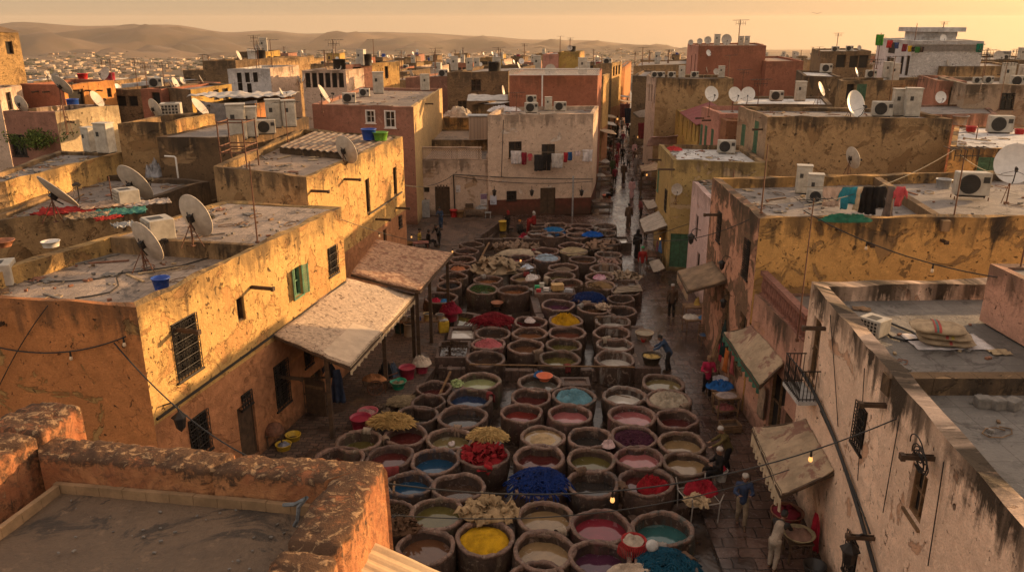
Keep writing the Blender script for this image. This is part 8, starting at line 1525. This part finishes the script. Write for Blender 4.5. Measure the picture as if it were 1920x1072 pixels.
a = W(700, 1018, 9.35); b_ = W(668, 1085, 9.35); dv = Vector((1.6, -.62, -.35))
awning('sunlit cream tin sheet roof at the bottom edge beside the near parapet', a, b_+(b_-a)*1.5, b_+(b_-a)*1.5+dv, a+dv, simple('sunny_tin', (.46, .33, .19), .7, .25, 2, rust=((.2, .11, .06), .66)), sag=.0, nx=8, ny=8, beams=False, corr=.006, calm=.15)
for sx in range(2):
    pass
# ---------------------------------------------------------------- loose debris on the flat roofs
R = random.Random(15); LM = [simple('grey_stone', (.17, .15, .13), .85, .4, 5), WOODL, simple('brick_bit', (.22, .1, .06), .9), simple('pale_scrap', (.38, .34, .3), .9)]
for k, n, zo in (('L1', 70, 0), ('L1', 60, .5), ('L2', 90, 0), ('U1', 60, 0), ('M1', 110, 0), ('D1', 50, 0), ('R1', 120, 0), ('R2', 150, 0), ('R4', 50, 0), ('R7', 80, 0), ('R8', 40, 0), ('C1', 40, 0), ('P2', 60, 0), ('R3', 40, 0), ('O2', 30, 0)):
    P = inset(HS[k]['P'], .5); mb = MB()
    for i in range(n):
        t = R.random()
        if k == 'L1': t = t*.45 if not zo else .55+t*.42
        s0 = R.random(); s0 = s0 if R.random() < .5 else s0**2.5
        p = P[0].lerp(P[1], s0).lerp(P[3].lerp(P[2], s0), t); z = HS[k]['fl']+zo+.01; mb.T = Matrix.Translation((p.x, p.y, z)) @ Matrix.Rotation(R.random()*6, 4, 'Z'); mb.cm = R.choice([0, 0, 1, 2, 3]); q = R.random()
        if q < .05: mb.box(-R.uniform(.3, .9), -.04, 0, R.uniform(.3, .9), .04, .04)
        elif q < .2: mb.path([(.25*math.cos(a*.9)*(1+.1*a), .2*math.sin(a*.9), .02) for a in range(9)], .014, 4)
        elif q < .3: mb.grid(lambda s, t_: ((s-.5)*.5, (t_-.5)*.35, .03+.05*fn3((s*4, t_*4, i))), 5, 5)
        else: r = R.uniform(.02, .075); mb.rbox(0, 0, r*.4, r*R.uniform(1.2, 3), r*1.4, r, r*.2)
    mb.T = None; o = mb.build('roof_debris', LM); o['kind'] = 'stuff'; o['label'] = 'loose debris scattered on a flat roof'
# ---------------------------------------------------------------- small gear on the far roofs
R = random.Random(77); nF = len(FILL)
for i in range(nF):
    k = 'F%d' % (i+1); H_ = HS[k]; P = H_['P']; z = H_['fl']; lab0 = H_['T']['label']
    side = 'left of' if (P[0].x+P[1].x)/2 < P[0].y*.115 else 'right of'
    dist = 'nearer' if P[0].y < 85 else ('middle' if P[0].y < 130 else 'far')
    for j in range(R.choice([1, 2, 2, 3, 3])):
        p = I_ = P[0].lerp(P[1], R.uniform(.15, .85)).lerp(P[3].lerp(P[2], R.uniform(.15, .85)), R.uniform(.1, .5)); px, py, dep = PXL((p.x, p.y, z)); w = R.random()
        if px < -20 or px > 1940: continue
        if w < .36: D('dish on the %s roofs %s the far street' % (dist, side), px, py-9, F*R.uniform(.8, 1.3)/dep, R.choice([60, 90, 110, 170, 190]), 22, Y=p.y, z0=z, tiny=True, mat=R.choice([DISH, DISHW]))
        elif w < .72: A('%s on the %s roofs %s the far street' % ('roof tank cabinet' if w > .55 else 'aircon unit', dist, side), px, py, F*R.uniform(.9, 1.3)/dep, R.uniform(-20, 20), 'cab' if w > .55 else 'ac', Y=p.y)
        elif w < .9: N('thin aerial on the %s roofs %s the far street' % (dist, side), px, py, py-F*R.uniform(2, 3.6)/dep, Y=p.y, var=R.randrange(3), rz=R.random()*3)
        else: bucket('roof tub on the %s roofs %s the far street' % (dist, side), 0, 0, 0, .6, 1., R.choice([GALV, PLR, WPNT, simple('blue_plastic', (.015, .06, .3))]), p=(p.x, p.y, z), name='tub', handle=False, taper=.95)
# roof huts and clutter on the named mid-distance houses
for k in ('P3', 'B2', 'P4', 'W1', 'AR', 'Y1', 'HT', 'BK', 'E1', 'E3', 'G1', 'G2', 'S1', 'R6c', 'E5', 'B1', 'OC', 'P2'):
    H_ = HS[k]; P = H_['P']; z = H_['fl']; nm = ' '.join(H_['T']['label'].split()[:3]).rstrip(',')
    for j in range(3 if k != 'P2' else 1):
        p = P[0].lerp(P[1], R.uniform(.12, .88)).lerp(P[3].lerp(P[2], R.uniform(.15, .85)), R.uniform(.2, .6)); px, py, dep = PXL((p.x, p.y, z)); w = R.random()
        if w < .3: D('small dish among the gear on the %s' % nm, px, py-9, F*R.uniform(.8, 1.2)/dep, R.choice([60, 90, 170]), 22, Y=p.y, z0=z, tiny=True)
        elif w < .6: A('metal box among the gear on the %s' % nm, px, py, F*R.uniform(.9, 1.2)/dep, R.uniform(-20, 20), R.choice(['cab', 'ac']), Y=p.y)
        elif w < .8: N('thin aerial among the gear on the %s' % nm, px, py, py-F*R.uniform(2, 3.2)/dep, Y=p.y, var=R.randrange(3))
        else: bucket('water tub among the gear on the %s' % nm, 0, 0, 0, .6, 1.1, R.choice([GALV, WPNT, IRON]), p=(p.x, p.y, z), name='tub', handle=False, taper=.95)
# ---------------------------------------------------------------- tidy: one label for one thing
ORD = 'first second third fourth fifth sixth seventh eighth ninth tenth'.split()
bpy.context.view_layer.update()
by = {}
for o in list(C.objects):
    if o.parent is None and 'label' in o and o.get('kind') is None: by.setdefault(o['label'], []).append(o)
for lab, L_ in by.items():
    if len(L_) < 2: continue
    L_.sort(key=lambda o: PXL(o.matrix_world.translation)[0])
    for i, o in enumerate(L_): o['label'] = lab+', '+(ORD[i] if i < 10 else '%dth' % (i+1) if (i+1) % 10 not in (1, 2, 3) or i in (10, 11, 12) else '%d%s' % (i+1, {1: 'st', 2: 'nd', 3: 'rd'}[(i+1) % 10]))+' from left'
